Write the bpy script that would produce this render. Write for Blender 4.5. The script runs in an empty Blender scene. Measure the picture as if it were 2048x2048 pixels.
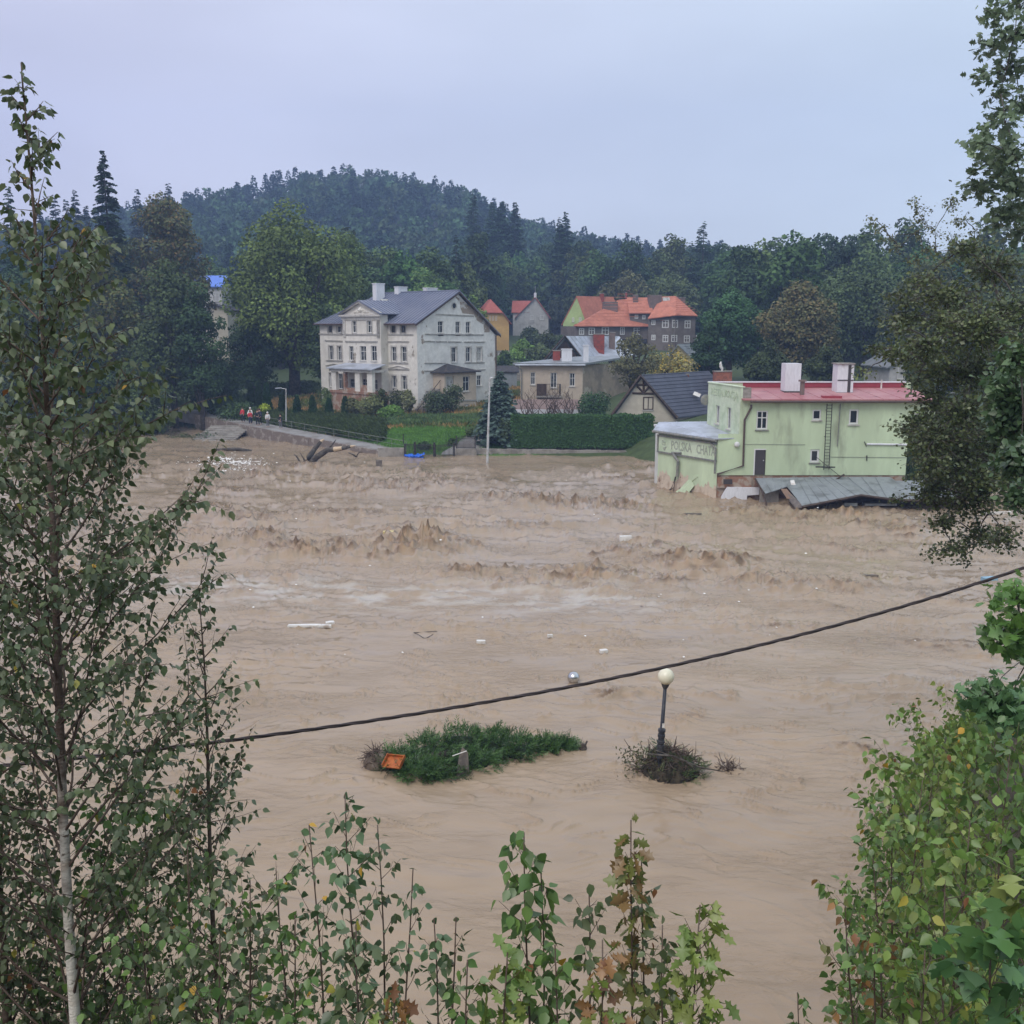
import bpy, math, random
import numpy as np
from mathutils import Vector

# ------------------------------------------------------------------ camera, sky, sun, exposure
R = math.radians
scene = bpy.context.scene
H = 12.3                                   # eye height above the flood
PITCH = math.atan(372 / 2054)
cam_data = bpy.data.cameras.new("camera")
cam = bpy.data.objects.new("camera", cam_data)
scene.collection.objects.link(cam)
scene.camera = cam
cam.location = (0, 0, H)
cam.rotation_euler = (math.pi / 2 - PITCH, 0, 0)
cam_data.sensor_width = 36
cam_data.sensor_height = 36
cam_data.lens = 36 * 2054 / 2048
cam_data.clip_start = 0.1
cam_data.clip_end = 5000
scene.view_settings.view_transform = 'Standard'
scene.view_settings.look = 'None'
scene.view_settings.exposure = 0.52
scene.view_settings.gamma = 1.0
scene.render.resolution_x = scene.render.resolution_y = 1024

world = bpy.data.worlds.new("World")
scene.world = world
world.use_nodes = True
wt = world.node_tree
wt.nodes.clear()
wo = wt.nodes.new('ShaderNodeOutputWorld')
bg = wt.nodes.new('ShaderNodeBackground')
bg.inputs['Strength'].default_value = 0.1
sky = wt.nodes.new('ShaderNodeTexSky')
sky.sky_type = 'NISHITA'
sky.sun_disc = False
sky.sun_elevation = R(52)
sky.sun_rotation = R(60)
tc = wt.nodes.new('ShaderNodeTexCoord')
sep = wt.nodes.new('ShaderNodeSeparateXYZ')
wt.links.new(tc.outputs['Generated'], sep.inputs[0])
rz = wt.nodes.new('ShaderNodeValToRGB')    # cloud deck: brighter towards the zenith, greyer towards the hills
rz.color_ramp.elements[0].position = 0.5
rz.color_ramp.elements[0].color = (0.64, 0.655, 0.755, 1)
rz.color_ramp.elements[1].position = 1.0
rz.color_ramp.elements[1].color = (0.74, 0.765, 0.88, 1)
e = rz.color_ramp.elements.new(0.60); e.color = (0.60, 0.61, 0.705, 1)
e = rz.color_ramp.elements.new(0.68); e.color = (0.69, 0.71, 0.815, 1)
mz = wt.nodes.new('ShaderNodeMath'); mz.operation = 'MULTIPLY_ADD'
mz.inputs[1].default_value = 0.5; mz.inputs[2].default_value = 0.5
wt.links.new(sep.outputs['Z'], mz.inputs[0])
wt.links.new(mz.outputs[0], rz.inputs[0])
side = wt.nodes.new('ShaderNodeMapRange')   # clouds thinner and bluer to the right
side.inputs['From Min'].default_value = -0.45; side.inputs['From Max'].default_value = 0.5
wt.links.new(sep.outputs['X'], side.inputs['Value'])
tint = wt.nodes.new('ShaderNodeMix'); tint.data_type = 'RGBA'
tint.inputs['A'].default_value = (1.0, 0.955, 1.0, 1)
tint.inputs['B'].default_value = (0.97, 1.10, 1.06, 1)
wt.links.new(side.outputs[0], tint.inputs['Factor'])
mul = wt.nodes.new('ShaderNodeMix'); mul.data_type = 'RGBA'; mul.blend_type = 'MULTIPLY'
mul.inputs['Factor'].default_value = 1
wt.links.new(rz.outputs[0], mul.inputs['A']); wt.links.new(tint.outputs['Result'], mul.inputs['B'])
cmap = wt.nodes.new('ShaderNodeMapping'); cmap.inputs['Scale'].default_value = (1, 1, 3.2)
wt.links.new(tc.outputs['Generated'], cmap.inputs[0])
cn = wt.nodes.new('ShaderNodeTexNoise'); cn.inputs['Scale'].default_value = 1.9; cn.inputs['Detail'].default_value = 4
cn.inputs['Roughness'].default_value = 0.5
wt.links.new(cmap.outputs[0], cn.inputs['Vector'])
cr = wt.nodes.new('ShaderNodeMapRange')
cr.inputs['From Min'].default_value = 0.3; cr.inputs['From Max'].default_value = 0.7
cr.inputs['To Min'].default_value = 8.6; cr.inputs['To Max'].default_value = 11.0
wt.links.new(cn.outputs['Fac'], cr.inputs['Value'])
sc_ = wt.nodes.new('ShaderNodeVectorMath'); sc_.operation = 'SCALE'
wt.links.new(mul.outputs['Result'], sc_.inputs[0]); wt.links.new(cr.outputs[0], sc_.inputs['Scale'])
mixs = wt.nodes.new('ShaderNodeMix'); mixs.data_type = 'RGBA'
mixs.inputs['Factor'].default_value = 0.93
wt.links.new(sky.outputs[0], mixs.inputs['A']); wt.links.new(sc_.outputs[0], mixs.inputs['B'])
wt.links.new(mixs.outputs['Result'], bg.inputs['Color'])
wt.links.new(bg.outputs[0], wo.inputs['Surface'])

sun_d = bpy.data.lights.new("sun", 'SUN')
sun_d.energy = 1.4
sun_d.angle = R(35)
sun_d.color = (1.0, 0.96, 0.9)
sun = bpy.data.objects.new("sun", sun_d)
scene.collection.objects.link(sun)
sun.rotation_euler = (R(38), 0, R(-30))

# ------------------------------------------------------------------ helpers
CO, SI, F = math.cos(PITCH), math.sin(PITCH), 2054.0

def ray(u, v):
    x, y = (u - 1024) / F, (1024 - v) / F
    return (x, CO + y * SI, -SI + y * CO)

def at(u, v, Y):                            # point of a photo pixel at forward distance Y
    d = ray(u, v); t = Y / d[1]
    return Vector((d[0] * t, Y, H + d[2] * t))

def G(u, v, z=0.0):                         # point of a photo pixel on the level z
    d = ray(u, v); t = (z - H) / d[2]
    return Vector((d[0] * t, d[1] * t, z))

def XU(u, Y, z=H):
    return (u - 1024) / F * (Y * CO + (H - z) * SI)

col = scene.collection

def root_loc(o):
    while o.parent: o = o.parent
    return o.location

def tag(o, label=None, cat=None, group=None, kind=None):
    if label: o['label'] = label
    if cat: o['category'] = cat
    if group: o['group'] = group
    if kind: o['kind'] = kind
    return o

def thing(name, label, cat, loc, group=None):
    o = bpy.data.objects.new(name, None)
    o.empty_display_size = 0.3
    col.objects.link(o); o.location = loc
    return tag(o, label, cat, group)

def copy_thing(o, parent=None):
    c = o.copy(); col.objects.link(c)
    if parent: c.parent = parent
    for ch in list(o.children): copy_thing(ch, c)
    return c

def np_mesh(name, V, Fc, mat, parent=None, colr=None, smooth=False, loc=None, attr='col'):
    """V (n,3); Fc an array (m,k) or a list of tuples"""
    V = np.asarray(V, dtype=np.float64).reshape(-1, 3)
    me = bpy.data.meshes.new(name)
    off = np.zeros(3)
    if parent is not None: off = np.array(root_loc(parent))
    elif loc is not None: off = np.array(loc)
    V = V - off
    if isinstance(Fc, np.ndarray):
        m, k = Fc.shape
        me.vertices.add(len(V)); me.vertices.foreach_set('co', V.astype(np.float32).ravel())
        me.loops.add(m * k); me.loops.foreach_set('vertex_index', Fc.astype(np.int32).ravel())
        me.polygons.add(m)
        me.polygons.foreach_set('loop_start', np.arange(0, m * k, k, dtype=np.int32))
        me.update(calc_edges=True)
    else:
        me.from_pydata([tuple(p) for p in V], [], Fc)
        me.update()
    if colr is not None:
        a = me.color_attributes.new(attr, 'FLOAT_COLOR', 'POINT')
        c4 = np.ones((len(V), 4), dtype=np.float32); c4[:, :3] = colr
        a.data.foreach_set('color', c4.ravel())
    if smooth: me.polygons.foreach_set('use_smooth', np.ones(len(me.polygons), dtype=bool))
    me.materials.append(mat)
    o = bpy.data.objects.new(name, me)
    col.objects.link(o)
    if parent is not None: o.parent = parent
    elif loc is not None: o.location = loc
    return o

class MB:
    def __init__(s): s.v = []; s.f = []
    def hexa(s, p):                         # p: bottom four, top four
        n = len(s.v); s.v += [tuple(q) for q in p]
        s.f += [(n, n+3, n+2, n+1), (n+4, n+5, n+6, n+7), (n, n+1, n+5, n+4), (n+1, n+2, n+6, n+5), (n+2, n+3, n+7, n+6), (n+3, n, n+4, n+7)]
        return s
    def box(s, x0, x1, y0, y1, z0, z1):
        return s.hexa([(x0,y0,z0),(x1,y0,z0),(x1,y1,z0),(x0,y1,z0),(x0,y0,z1),(x1,y0,z1),(x1,y1,z1),(x0,y1,z1)])
    def rbox(s, c, sx, sy, sz, rz=0, rx=0, ry=0):
        from mathutils import Euler
        m = Euler((rx, ry, rz)).to_matrix(); p = []
        for z in (-.5, .5):
            for x, y in ((-.5,-.5),(.5,-.5),(.5,.5),(-.5,.5)):
                p.append(Vector(c) + m @ Vector((x*sx, y*sy, z*sz)))
        return s.hexa(p)
    def prism(s, pts, vec):
        n = len(s.v); k = len(pts)
        s.v += [tuple(p) for p in pts] + [tuple(Vector(p) + Vector(vec)) for p in pts]
        s.f += [tuple(range(n, n+k)), tuple(range(n+2*k-1, n+k-1, -1))]
        for i in range(k):
            j = (i+1) % k; s.f.append((n+j, n+i, n+k+i, n+k+j))
        return s
    def face(s, pts):
        n = len(s.v); s.v += [tuple(p) for p in pts]; s.f.append(tuple(range(n, n+len(pts)))); return s
    def tube(s, pts, r, n=6, cap=True):
        pts = [Vector(p) for p in pts]; k = len(pts)
        if not hasattr(r, '__len__'): r = [r]*k
        b = len(s.v)
        for i, p in enumerate(pts):
            d = (pts[min(i+1, k-1)] - pts[max(i-1, 0)])
            if d.length < 1e-9: d = Vector((0,0,1))
            d.normalize()
            ax = Vector((0,0,1)) if abs(d.z) < .9 else Vector((1,0,0))
            a = d.cross(ax).normalized(); c = d.cross(a)
            for j in range(n):
                t = 2*math.pi*j/n
                s.v.append(tuple(p + (a*math.cos(t) + c*math.sin(t))*r[i]))
        for i in range(k-1):
            for j in range(n):
                j2 = (j+1) % n
                s.f.append((b+i*n+j, b+i*n+j2, b+(i+1)*n+j2, b+(i+1)*n+j))
        if cap:
            s.f.append(tuple(range(b+n-1, b-1, -1))); s.f.append(tuple(range(b+(k-1)*n, b+k*n)))
        return s
    def ball(s, c, r, nu=16, nv=10, sq=(1,1,1)):
        b = len(s.v)
        for i in range(nv+1):
            ph = math.pi*i/nv
            for j in range(nu):
                t = 2*math.pi*j/nu
                s.v.append((c[0]+r*sq[0]*math.sin(ph)*math.cos(t), c[1]+r*sq[1]*math.sin(ph)*math.sin(t), c[2]+r*sq[2]*math.cos(ph)))
        for i in range(nv):
            for j in range(nu):
                j2 = (j+1) % nu
                s.f.append((b+i*nu+j, b+(i+1)*nu+j, b+(i+1)*nu+j2, b+i*nu+j2))
        return s
    def build(s, name, mat, parent=None, smooth=False, loc=None):
        return np_mesh(name, np.array(s.v), s.f, mat, parent, smooth=smooth, loc=loc)

def seams(mb, pts, up, spacing, w=.05, h=.05, start=.1):
    """raised ribs on a convex planar polygon, running along `up`"""
    pts = [Vector(p) for p in pts]; up = Vector(up).normalized()
    nrm = (pts[1]-pts[0]).cross(pts[2]-pts[0]).normalized()
    if nrm.z < 0: nrm = -nrm
    ac = up.cross(nrm).normalized(); o = pts[0]
    q = [((p-o).dot(ac), (p-o).dot(up)) for p in pts]
    a0, a1 = min(c[0] for c in q), max(c[0] for c in q)
    a = a0 + start
    while a < a1:
        ys = []
        for i in range(len(q)):
            (xa, ya), (xb, yb) = q[i], q[(i+1) % len(q)]
            if (xa-a)*(xb-a) < 0: ys.append(ya+(yb-ya)*(a-xa)/(xb-xa))
        if len(ys) >= 2:
            y0, y1 = min(ys), max(ys)
            if y1-y0 > .1:
                A, B = o+ac*a+up*y0, o+ac*a+up*y1
                s_ = ac*w/2
                mb.hexa([A-s_, A+s_, B+s_, B-s_, A-s_+nrm*h, A+s_+nrm*h, B+s_+nrm*h, B-s_+nrm*h])
        a += spacing

# ------------------------------------------------------------------ materials
def nd(t, kind, **kw):
    n = t.nodes.new(kind)
    for k, v in kw.items():
        if k in n.inputs: n.inputs[k].default_value = v
        else: setattr(n, k, v)
    return n

def M(name, c, c2=None, scale=1.0, lo=.45, hi=.6, rough=.8, bump=0., bscale=25., metal=0., var=.12, stretch=(1,1,1), c3=None, lo3=.6, hi3=.68, s3=.35, spec=.3):
    m = bpy.data.materials.new(name); m.use_nodes = True
    t = m.node_tree; b = t.nodes['Principled BSDF']
    b.inputs['Roughness'].default_value = rough; b.inputs['Metallic'].default_value = metal
    b.inputs['Specular IOR Level'].default_value = spec
    tcd = nd(t, 'ShaderNodeTexCoord'); mp = nd(t, 'ShaderNodeMapping'); mp.inputs['Scale'].default_value = stretch
    t.links.new(tcd.outputs['Object'], mp.inputs[0])
    n2 = nd(t, 'ShaderNodeTexNoise', Scale=scale*3.7, Detail=6.0, Roughness=.65)
    t.links.new(mp.outputs[0], n2.inputs['Vector'])
    base = nd(t, 'ShaderNodeMix', data_type='RGBA')
    base.inputs['A'].default_value = (*[x*(1-var) for x in c], 1); base.inputs['B'].default_value = (*[min(1, x*(1+var)) for x in c], 1)
    r0 = nd(t, 'ShaderNodeMapRange'); r0.inputs['From Min'].default_value = .3; r0.inputs['From Max'].default_value = .7
    t.links.new(n2.outputs['Fac'], r0.inputs['Value']); t.links.new(r0.outputs[0], base.inputs['Factor'])
    out = base.outputs['Result']
    for (cc, l, h_, s_, off) in ((c2, lo, hi, scale, 0), (c3, lo3, hi3, s3, 7.3)):
        if cc is None: continue
        n1 = nd(t, 'ShaderNodeTexNoise', Scale=s_, Detail=8.0, Roughness=.62)
        mp2 = nd(t, 'ShaderNodeMapping'); mp2.inputs['Location'].default_value = (off, off, off)
        t.links.new(mp.outputs[0], mp2.inputs[0]); t.links.new(mp2.outputs[0], n1.inputs['Vector'])
        r = nd(t, 'ShaderNodeMapRange'); r.inputs['From Min'].default_value = l; r.inputs['From Max'].default_value = h_
        t.links.new(n1.outputs['Fac'], r.inputs['Value'])
        mx = nd(t, 'ShaderNodeMix', data_type='RGBA'); mx.inputs['B'].default_value = (*cc, 1)
        t.links.new(r.outputs[0], mx.inputs['Factor']); t.links.new(out, mx.inputs['A'])
        out = mx.outputs['Result']
    t.links.new(out, b.inputs['Base Color'])
    if bump > 0:
        bn = nd(t, 'ShaderNodeTexNoise', Scale=bscale, Detail=4.0)
        t.links.new(mp.outputs[0], bn.inputs['Vector'])
        bp = nd(t, 'ShaderNodeBump', Strength=bump, Distance=.03)
        t.links.new(bn.outputs['Fac'], bp.inputs['Height']); t.links.new(bp.outputs[0], b.inputs['Normal'])
    return m

def leaf_mat(name, trans=.25, rough=.5, spec=.3, hue=.0):
    m = bpy.data.materials.new(name); m.use_nodes = True
    t = m.node_tree; b = t.nodes['Principled BSDF']; out = t.nodes['Material Output']
    b.inputs['Roughness'].default_value = rough; b.inputs['Specular IOR Level'].default_value = spec
    a = nd(t, 'ShaderNodeAttribute', attribute_name='col')
    src = a.outputs['Color']
    if hue:
        oi = nd(t, 'ShaderNodeObjectInfo')
        mr = nd(t, 'ShaderNodeMapRange'); mr.inputs['To Min'].default_value = 1-hue; mr.inputs['To Max'].default_value = 1+hue
        t.links.new(oi.outputs['Random'], mr.inputs['Value'])
        hs = nd(t, 'ShaderNodeHueSaturation')
        mh = nd(t, 'ShaderNodeMapRange'); mh.inputs['To Min'].default_value = .475; mh.inputs['To Max'].default_value = .53
        mm = nd(t, 'ShaderNodeMath', operation='FRACT'); ml = nd(t, 'ShaderNodeMath', operation='MULTIPLY'); ml.inputs[1].default_value = 7.31
        t.links.new(oi.outputs['Random'], ml.inputs[0]); t.links.new(ml.outputs[0], mm.inputs[0]); t.links.new(mm.outputs[0], mh.inputs['Value'])
        t.links.new(mh.outputs[0], hs.inputs['Hue']); t.links.new(mr.outputs[0], hs.inputs['Value']); t.links.new(src, hs.inputs['Color'])
        src = hs.outputs['Color']
    t.links.new(src, b.inputs['Base Color'])
    if trans:
        tr = nd(t, 'ShaderNodeBsdfTranslucent'); t.links.new(src, tr.inputs['Color'])
        mx = nd(t, 'ShaderNodeMixShader'); mx.inputs['Fac'].default_value = trans
        t.links.new(b.outputs[0], mx.inputs[1]); t.links.new(tr.outputs[0], mx.inputs[2]); t.links.new(mx.outputs[0], out.inputs['Surface'])
    return m

MT = {}
MT['leaf_far'] = leaf_mat('foliage_far', .12, .7, .2, .22)
MT['leaf_near'] = leaf_mat('foliage_near', .28, .38, .5)
MT['bark'] = M('bark_dark', (.055,.045,.038), (.11,.1,.085), 3, rough=.95, bump=.6, bscale=12)
MT['twig'] = M('bark_reddish', (.075,.048,.036), (.13,.1,.08), 14, rough=.8)
MT['birch'] = M('bark_birch', (.66,.61,.53), (.10,.08,.06), 7, .6, .66, rough=.7, bump=.4, bscale=40, stretch=(1,1,2.2), c3=(.45,.36,.28), s3=2.2, lo3=.5, hi3=.66)
def birch_up(m, z0, z1, cc):
    t = m.node_tree; b = t.nodes['Principled BSDF']; src = b.inputs['Base Color'].links[0].from_socket
    tcd = nd(t, 'ShaderNodeTexCoord'); sx = nd(t, 'ShaderNodeSeparateXYZ'); t.links.new(tcd.outputs['Object'], sx.inputs[0])
    n = nd(t, 'ShaderNodeTexNoise', Scale=9.0, Detail=5.0); t.links.new(tcd.outputs['Object'], n.inputs['Vector'])
    ad = nd(t, 'ShaderNodeMath', operation='MULTIPLY_ADD'); ad.inputs[1].default_value = 2.2; t.links.new(n.outputs['Fac'], ad.inputs[0]); t.links.new(sx.outputs['Z'], ad.inputs[2])
    r = nd(t, 'ShaderNodeMapRange'); r.inputs['From Min'].default_value = z0+1.1; r.inputs['From Max'].default_value = z1+1.1; t.links.new(ad.outputs[0], r.inputs['Value'])
    mx = nd(t, 'ShaderNodeMix', data_type='RGBA'); mx.inputs['B'].default_value = (*cc, 1); t.links.new(r.outputs[0], mx.inputs['Factor']); t.links.new(src, mx.inputs['A']); t.links.new(mx.outputs['Result'], b.inputs['Base Color'])
birch_up(MT['birch'], 3.1, 4.4, (.10, .07, .055))
MT['white_paint'] = M('paint_white', (.62,.62,.6), (.4,.38,.35), 6, .6, .75, rough=.6)
MT['glass'] = M('window_glass', (.025,.03,.035), rough=.08, spec=.6)
MT['glass_pale'] = M('window_glass_curtained', (.16,.16,.15), (.04,.045,.05), 2.5, .45, .5, rough=.15, spec=.5)
MT['glass_board'] = M('window_boarded', (.42,.41,.38), (.2,.18,.15), 3, .55, .6, rough=.8)
MT['plaster_old'] = M('plaster_weathered', (.68,.65,.585), (.56,.53,.465), .5, .42, .68, rough=.92, bump=.3, c3=(.27,.235,.185), lo3=.63, hi3=.67, s3=.33)
MT['plaster_gable'] = M('plaster_gable', (.69,.675,.63), (.55,.54,.505), .75, .45, .68, rough=.92, bump=.3, c3=(.30,.25,.195), lo3=.62, hi3=.645, s3=.28)
MT['plaster_peeled'] = M('plaster_peeled', (.30,.245,.19), (.5,.48,.44), 1.6, .56, .6, rough=.95, bump=.5)
MT['brick'] = M('brick_old', (.27,.15,.10), (.36,.29,.23), 1.5, .5, .56, rough=.95, bump=.5, bscale=9)
MT['cornice'] = M('cornice_plaster', (.50,.48,.44), (.25,.24,.22), 1.5, .5, .7, rough=.9)
MT['roof_blue'] = M('roof_sheet_blue_grey', (.16,.175,.235), (.2,.21,.26), .3, rough=.42, metal=.25, spec=.5)
MT['roof_dark'] = M('roof_dark', (.035,.033,.036), (.07,.06,.055), 2, rough=.75)
MT['sheet_grey'] = M('sheet_metal_grey', (.27,.29,.3), (.17,.18,.18), .8, .5, .65, rough=.5, metal=.2)
MT['sheet_light'] = M('sheet_metal_pale', (.44,.47,.53), (.32,.34,.37), .6, rough=.45, metal=.15)
MT['pipe_brown'] = M('pipe_brown', (.09,.06,.05), rough=.5)
MT['pipe_grey'] = M('pipe_grey', (.17,.18,.17), (.25,.24,.2), 4, rough=.5)
MT['galv'] = M('galvanised_pole', (.52,.53,.53), (.38,.37,.35), 3, rough=.5, metal=.2)
MT['iron'] = M('iron_dark', (.025,.025,.027), (.06,.045,.035), 6, rough=.6)
MT['tile_red'] = M('tiles_red', (.36,.11,.085), (.28,.08,.06), 1.2, .45, .7, rough=.85, bump=.5, bscale=6, var=.2)
MT['tile_orange'] = M('tiles_orange', (.50,.19,.12), (.38,.14,.09), .6, .45, .65, rough=.85, bump=.5, bscale=5, var=.18)
MT['ochre'] = M('plaster_ochre', (.56,.35,.13), (.48,.3,.12), .4, rough=.9)
MT['grey_wall'] = M('plaster_pale_grey', (.46,.45,.43), (.3,.29,.28), .7, .5, .7, rough=.9)
MT['green_house'] = M('plaster_apple_green', (.42,.55,.24), (.36,.48,.21), .6, rough=.9)
MT['taupe'] = M('plaster_taupe', (.145,.125,.11), (.19,.165,.145), .6, rough=.92)
MT['beige'] = M('plaster_beige', (.49,.41,.32), (.42,.345,.265), .5, .48, .66, rough=.92, c3=(.33,.27,.2), s3=.3)
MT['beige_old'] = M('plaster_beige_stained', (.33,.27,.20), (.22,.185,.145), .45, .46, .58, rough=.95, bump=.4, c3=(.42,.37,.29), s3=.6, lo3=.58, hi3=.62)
MT['cream'] = M('plaster_cream', (.5,.45,.36), (.44,.39,.31), .5, rough=.9)
MT['yellow_wall'] = M('plaster_pale_yellow', (.52,.44,.24), rough=.9)
MT['timber'] = M('timber_dark', (.05,.032,.024), (.08,.055,.04), 3, rough=.7)
MT['roof_slate'] = M('roof_dark_tiles', (.075,.08,.105), (.095,.1,.13), .8, rough=.55)
MT['chim_red'] = M('chimney_red', (.30,.07,.05), (.2,.06,.05), 2, rough=.85)
MT['chim_brick'] = M('chimney_brick', (.33,.12,.075), (.22,.09,.06), 3, rough=.9)
MT['chim_taupe'] = M('chimney_taupe', (.2,.15,.13), (.15,.12,.105), 1, rough=.9)
MT['chim_white'] = M('chimney_white', (.66,.66,.68), (.4,.38,.38), 1.8, .58, .72, rough=.85, stretch=(1,1,.25))
MT['green_wall'] = M('plaster_pale_green', (.53,.63,.42), (.45,.53,.35), .35, .42, .64, rough=.9, bump=.15, c3=(.29,.32,.22), s3=.6, lo3=.55, hi3=.72, stretch=(1,1,.3))
MT['green_pale'] = M('plaster_faded_green', (.56,.64,.47), (.44,.54,.36), .9, .5, .66, rough=.9, c3=(.3,.28,.22), s3=1.4, lo3=.69, hi3=.73)
MT['plaster_torn'] = M('plaster_torn_off', (.56,.47,.36), (.42,.33,.24), 1.8, .5, .6, rough=.95, bump=.7, bscale=6, c3=(.22,.15,.11), s3=1.6, lo3=.62, hi3=.65)
MT['roof_red'] = M('roof_sheet_red', (.36,.13,.135), (.44,.22,.21), .45, .4, .65, rough=.5, var=.1, c3=(.22,.09,.09), s3=.9, lo3=.6, hi3=.72)
MT['roof_red_dark'] = M('parapet_sheet_red', (.30,.05,.065), rough=.5)
MT['concrete'] = M('concrete', (.31,.285,.25), (.2,.18,.155), 1.2, rough=.95, bump=.5)
MT['stone'] = M('stone_wall', (.17,.14,.12), (.28,.25,.22), 1.8, .52, .6, rough=.95, bump=.9, bscale=5)
MT['asphalt'] = M('path_surface', (.27,.26,.245), (.19,.17,.15), .6, rough=.9)
MT['door'] = M('door_dark_brown', (.06,.052,.052), rough=.6)
MT['letter'] = M('letter_faded', (.40,.48,.33), (.5,.58,.43), 7, .5, .6, rough=.9)
MT['letter_grey'] = M('letter_grey', (.31,.34,.27), (.46,.5,.41), 6, .52, .62, rough=.9)
MT['blue_tarp'] = M('plastic_blue', (.02,.12,.55), rough=.4)
MT['orange_wood'] = M('wood_orange', (.44,.13,.035), (.36,.1,.03), 6, rough=.5)
MT['wood_grey'] = M('wood_grey', (.12,.105,.095), (.2,.17,.14), 5, rough=.85)
MT['wood_pale'] = M('wood_pale', (.55,.42,.28), rough=.8)
MT['foam'] = M('foam_white', (.66,.64,.6), (.38,.31,.24), 2.2, .52, .7, rough=.7)
MT['yellow_board'] = M('board_yellow', (.56,.46,.22), rough=.7)
MT['skin'] = M('skin', (.5,.3,.22), rough=.6)
MT['hair'] = M('hair', (.05,.03,.02), rough=.7)
for k_, c_ in dict(red=(.5,.04,.05), white=(.62,.6,.58), black=(.022,.022,.026), navy=(.03,.035,.07), grey=(.14,.14,.15)).items():
    MT['cloth_'+k_] = M('cloth_'+k_, c_, rough=.9)
MT['globe'] = M('globe_cream', (.72,.68,.52), rough=.25, spec=.5, var=.03)
MT['chrome'] = M('globe_silver', (.5,.5,.5), (.6,.6,.6), 2, rough=.22, metal=.9)
MT['lamp_pole'] = M('pole_black', (.03,.034,.045), (.06,.06,.065), 6, rough=.45)
MT['cable'] = M('cable_rubber', (.04,.03,.03), rough=.6)
MT['fence_iron'] = MT['iron']

# ------------------------------------------------------------------ numpy noise
_rng = np.random.default_rng(11)
_perm = _rng.permutation(1024); _ang = _rng.random(1024)*2*np.pi
_gx, _gy = np.cos(_ang), np.sin(_ang)
def noise(x, y, seed=0):
    x = np.asarray(x, dtype=np.float64)+seed*17.13; y = np.asarray(y, dtype=np.float64)+seed*31.7
    xi = np.floor(x).astype(np.int64); yi = np.floor(y).astype(np.int64)
    xf = x-xi; yf = y-yi
    def g(a, b, fx, fy):
        h = _perm[(_perm[a & 1023] + b) & 1023]
        return _gx[h]*fx + _gy[h]*fy
    u = xf*xf*xf*(xf*(xf*6-15)+10); w = yf*yf*yf*(yf*(yf*6-15)+10)
    a = g(xi, yi, xf, yf); b = g(xi+1, yi, xf-1, yf); c = g(xi, yi+1, xf, yf-1); d = g(xi+1, yi+1, xf-1, yf-1)
    return 1.5*((a*(1-u)+b*u)*(1-w) + (c*(1-u)+d*u)*w)
def sstep(a, b, x):
    t = np.clip((x-a)/(b-a), 0, 1); return t*t*(3-2*t)

# ------------------------------------------------------------------ terrain
SHORE_NEAR = ([-400,-60,-20,3,5.5,7.5,9.5,12,16,20,30,60,400], [12,12,13.5,13.5,14.2,17.5,24.5,28.5,31.5,33,34,36,50])
SHORE_FAR = ([-400,-60,-50,-38,-30.6,-24.3,-17.5,-11.8,-10,0,11,14,20,30,60,400], [160,140,134.3,124.4,116.7,110.3,103.9,98.9,98.3,98,97.5,88,84,81,79,79])
PROF = ([-200,-6,0,.8,3,7,20,45,95,150,300,900], [-3,-3,-.1,.22,.55,1.5,2.75,4.1,7,10,14,20])
HA = ([-3,-.7,-.5,-.35,-.27,-.18,-.11,-.05,.0,.06,.14,.3,.5,.8,3], [12,16,22,38,46,57,56,50,38,27,17,12,10,10,9])
def terr(x, y):
    x = np.asarray(x, dtype=np.float64); y = np.asarray(y, dtype=np.float64)
    dn = np.interp(x, *SHORE_NEAR) - y
    hn = np.where(dn > 0, np.minimum(dn*.70-.25*sstep(0,8,dn)*sstep(4,8,x), 10.4+.02*dn), np.maximum(dn*.74, -3))
    hn = np.where(y > 60, -3, hn)
    df = y - np.interp(x, *SHORE_FAR)
    hf = np.interp(df, *PROF)
    az = x/np.maximum(y, 30.)
    D = np.hypot(x, y)
    hf = hf + np.interp(az, *HA)*sstep(255, 560, D)*(y > 60) + 3*noise(x/70., y/70., 3)*sstep(240, 340, D)
    hf = hf + .25*noise(x/9., y/9., 5)*sstep(4, 30, df)
    return np.maximum(hn, hf)
def tz(x, y): return float(terr(x, y))

def axis(*segs):
    out = []
    for a, b, st in segs: out += list(np.arange(a, b, st))
    return np.array(out + [segs[-1][1]])
def grid_mesh(name, X, Y, Z, mat, **kw):
    nr, nc = X.shape
    V = np.stack([X.ravel(), Y.ravel(), Z.ravel()], 1)
    i = np.arange(nr*nc).reshape(nr, nc)
    Fq = np.stack([i[:-1, :-1].ravel(), i[:-1, 1:].ravel(), i[1:, 1:].ravel(), i[1:, :-1].ravel()], 1)
    return np_mesh(name, V, Fq, mat, smooth=True, **kw)

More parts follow.
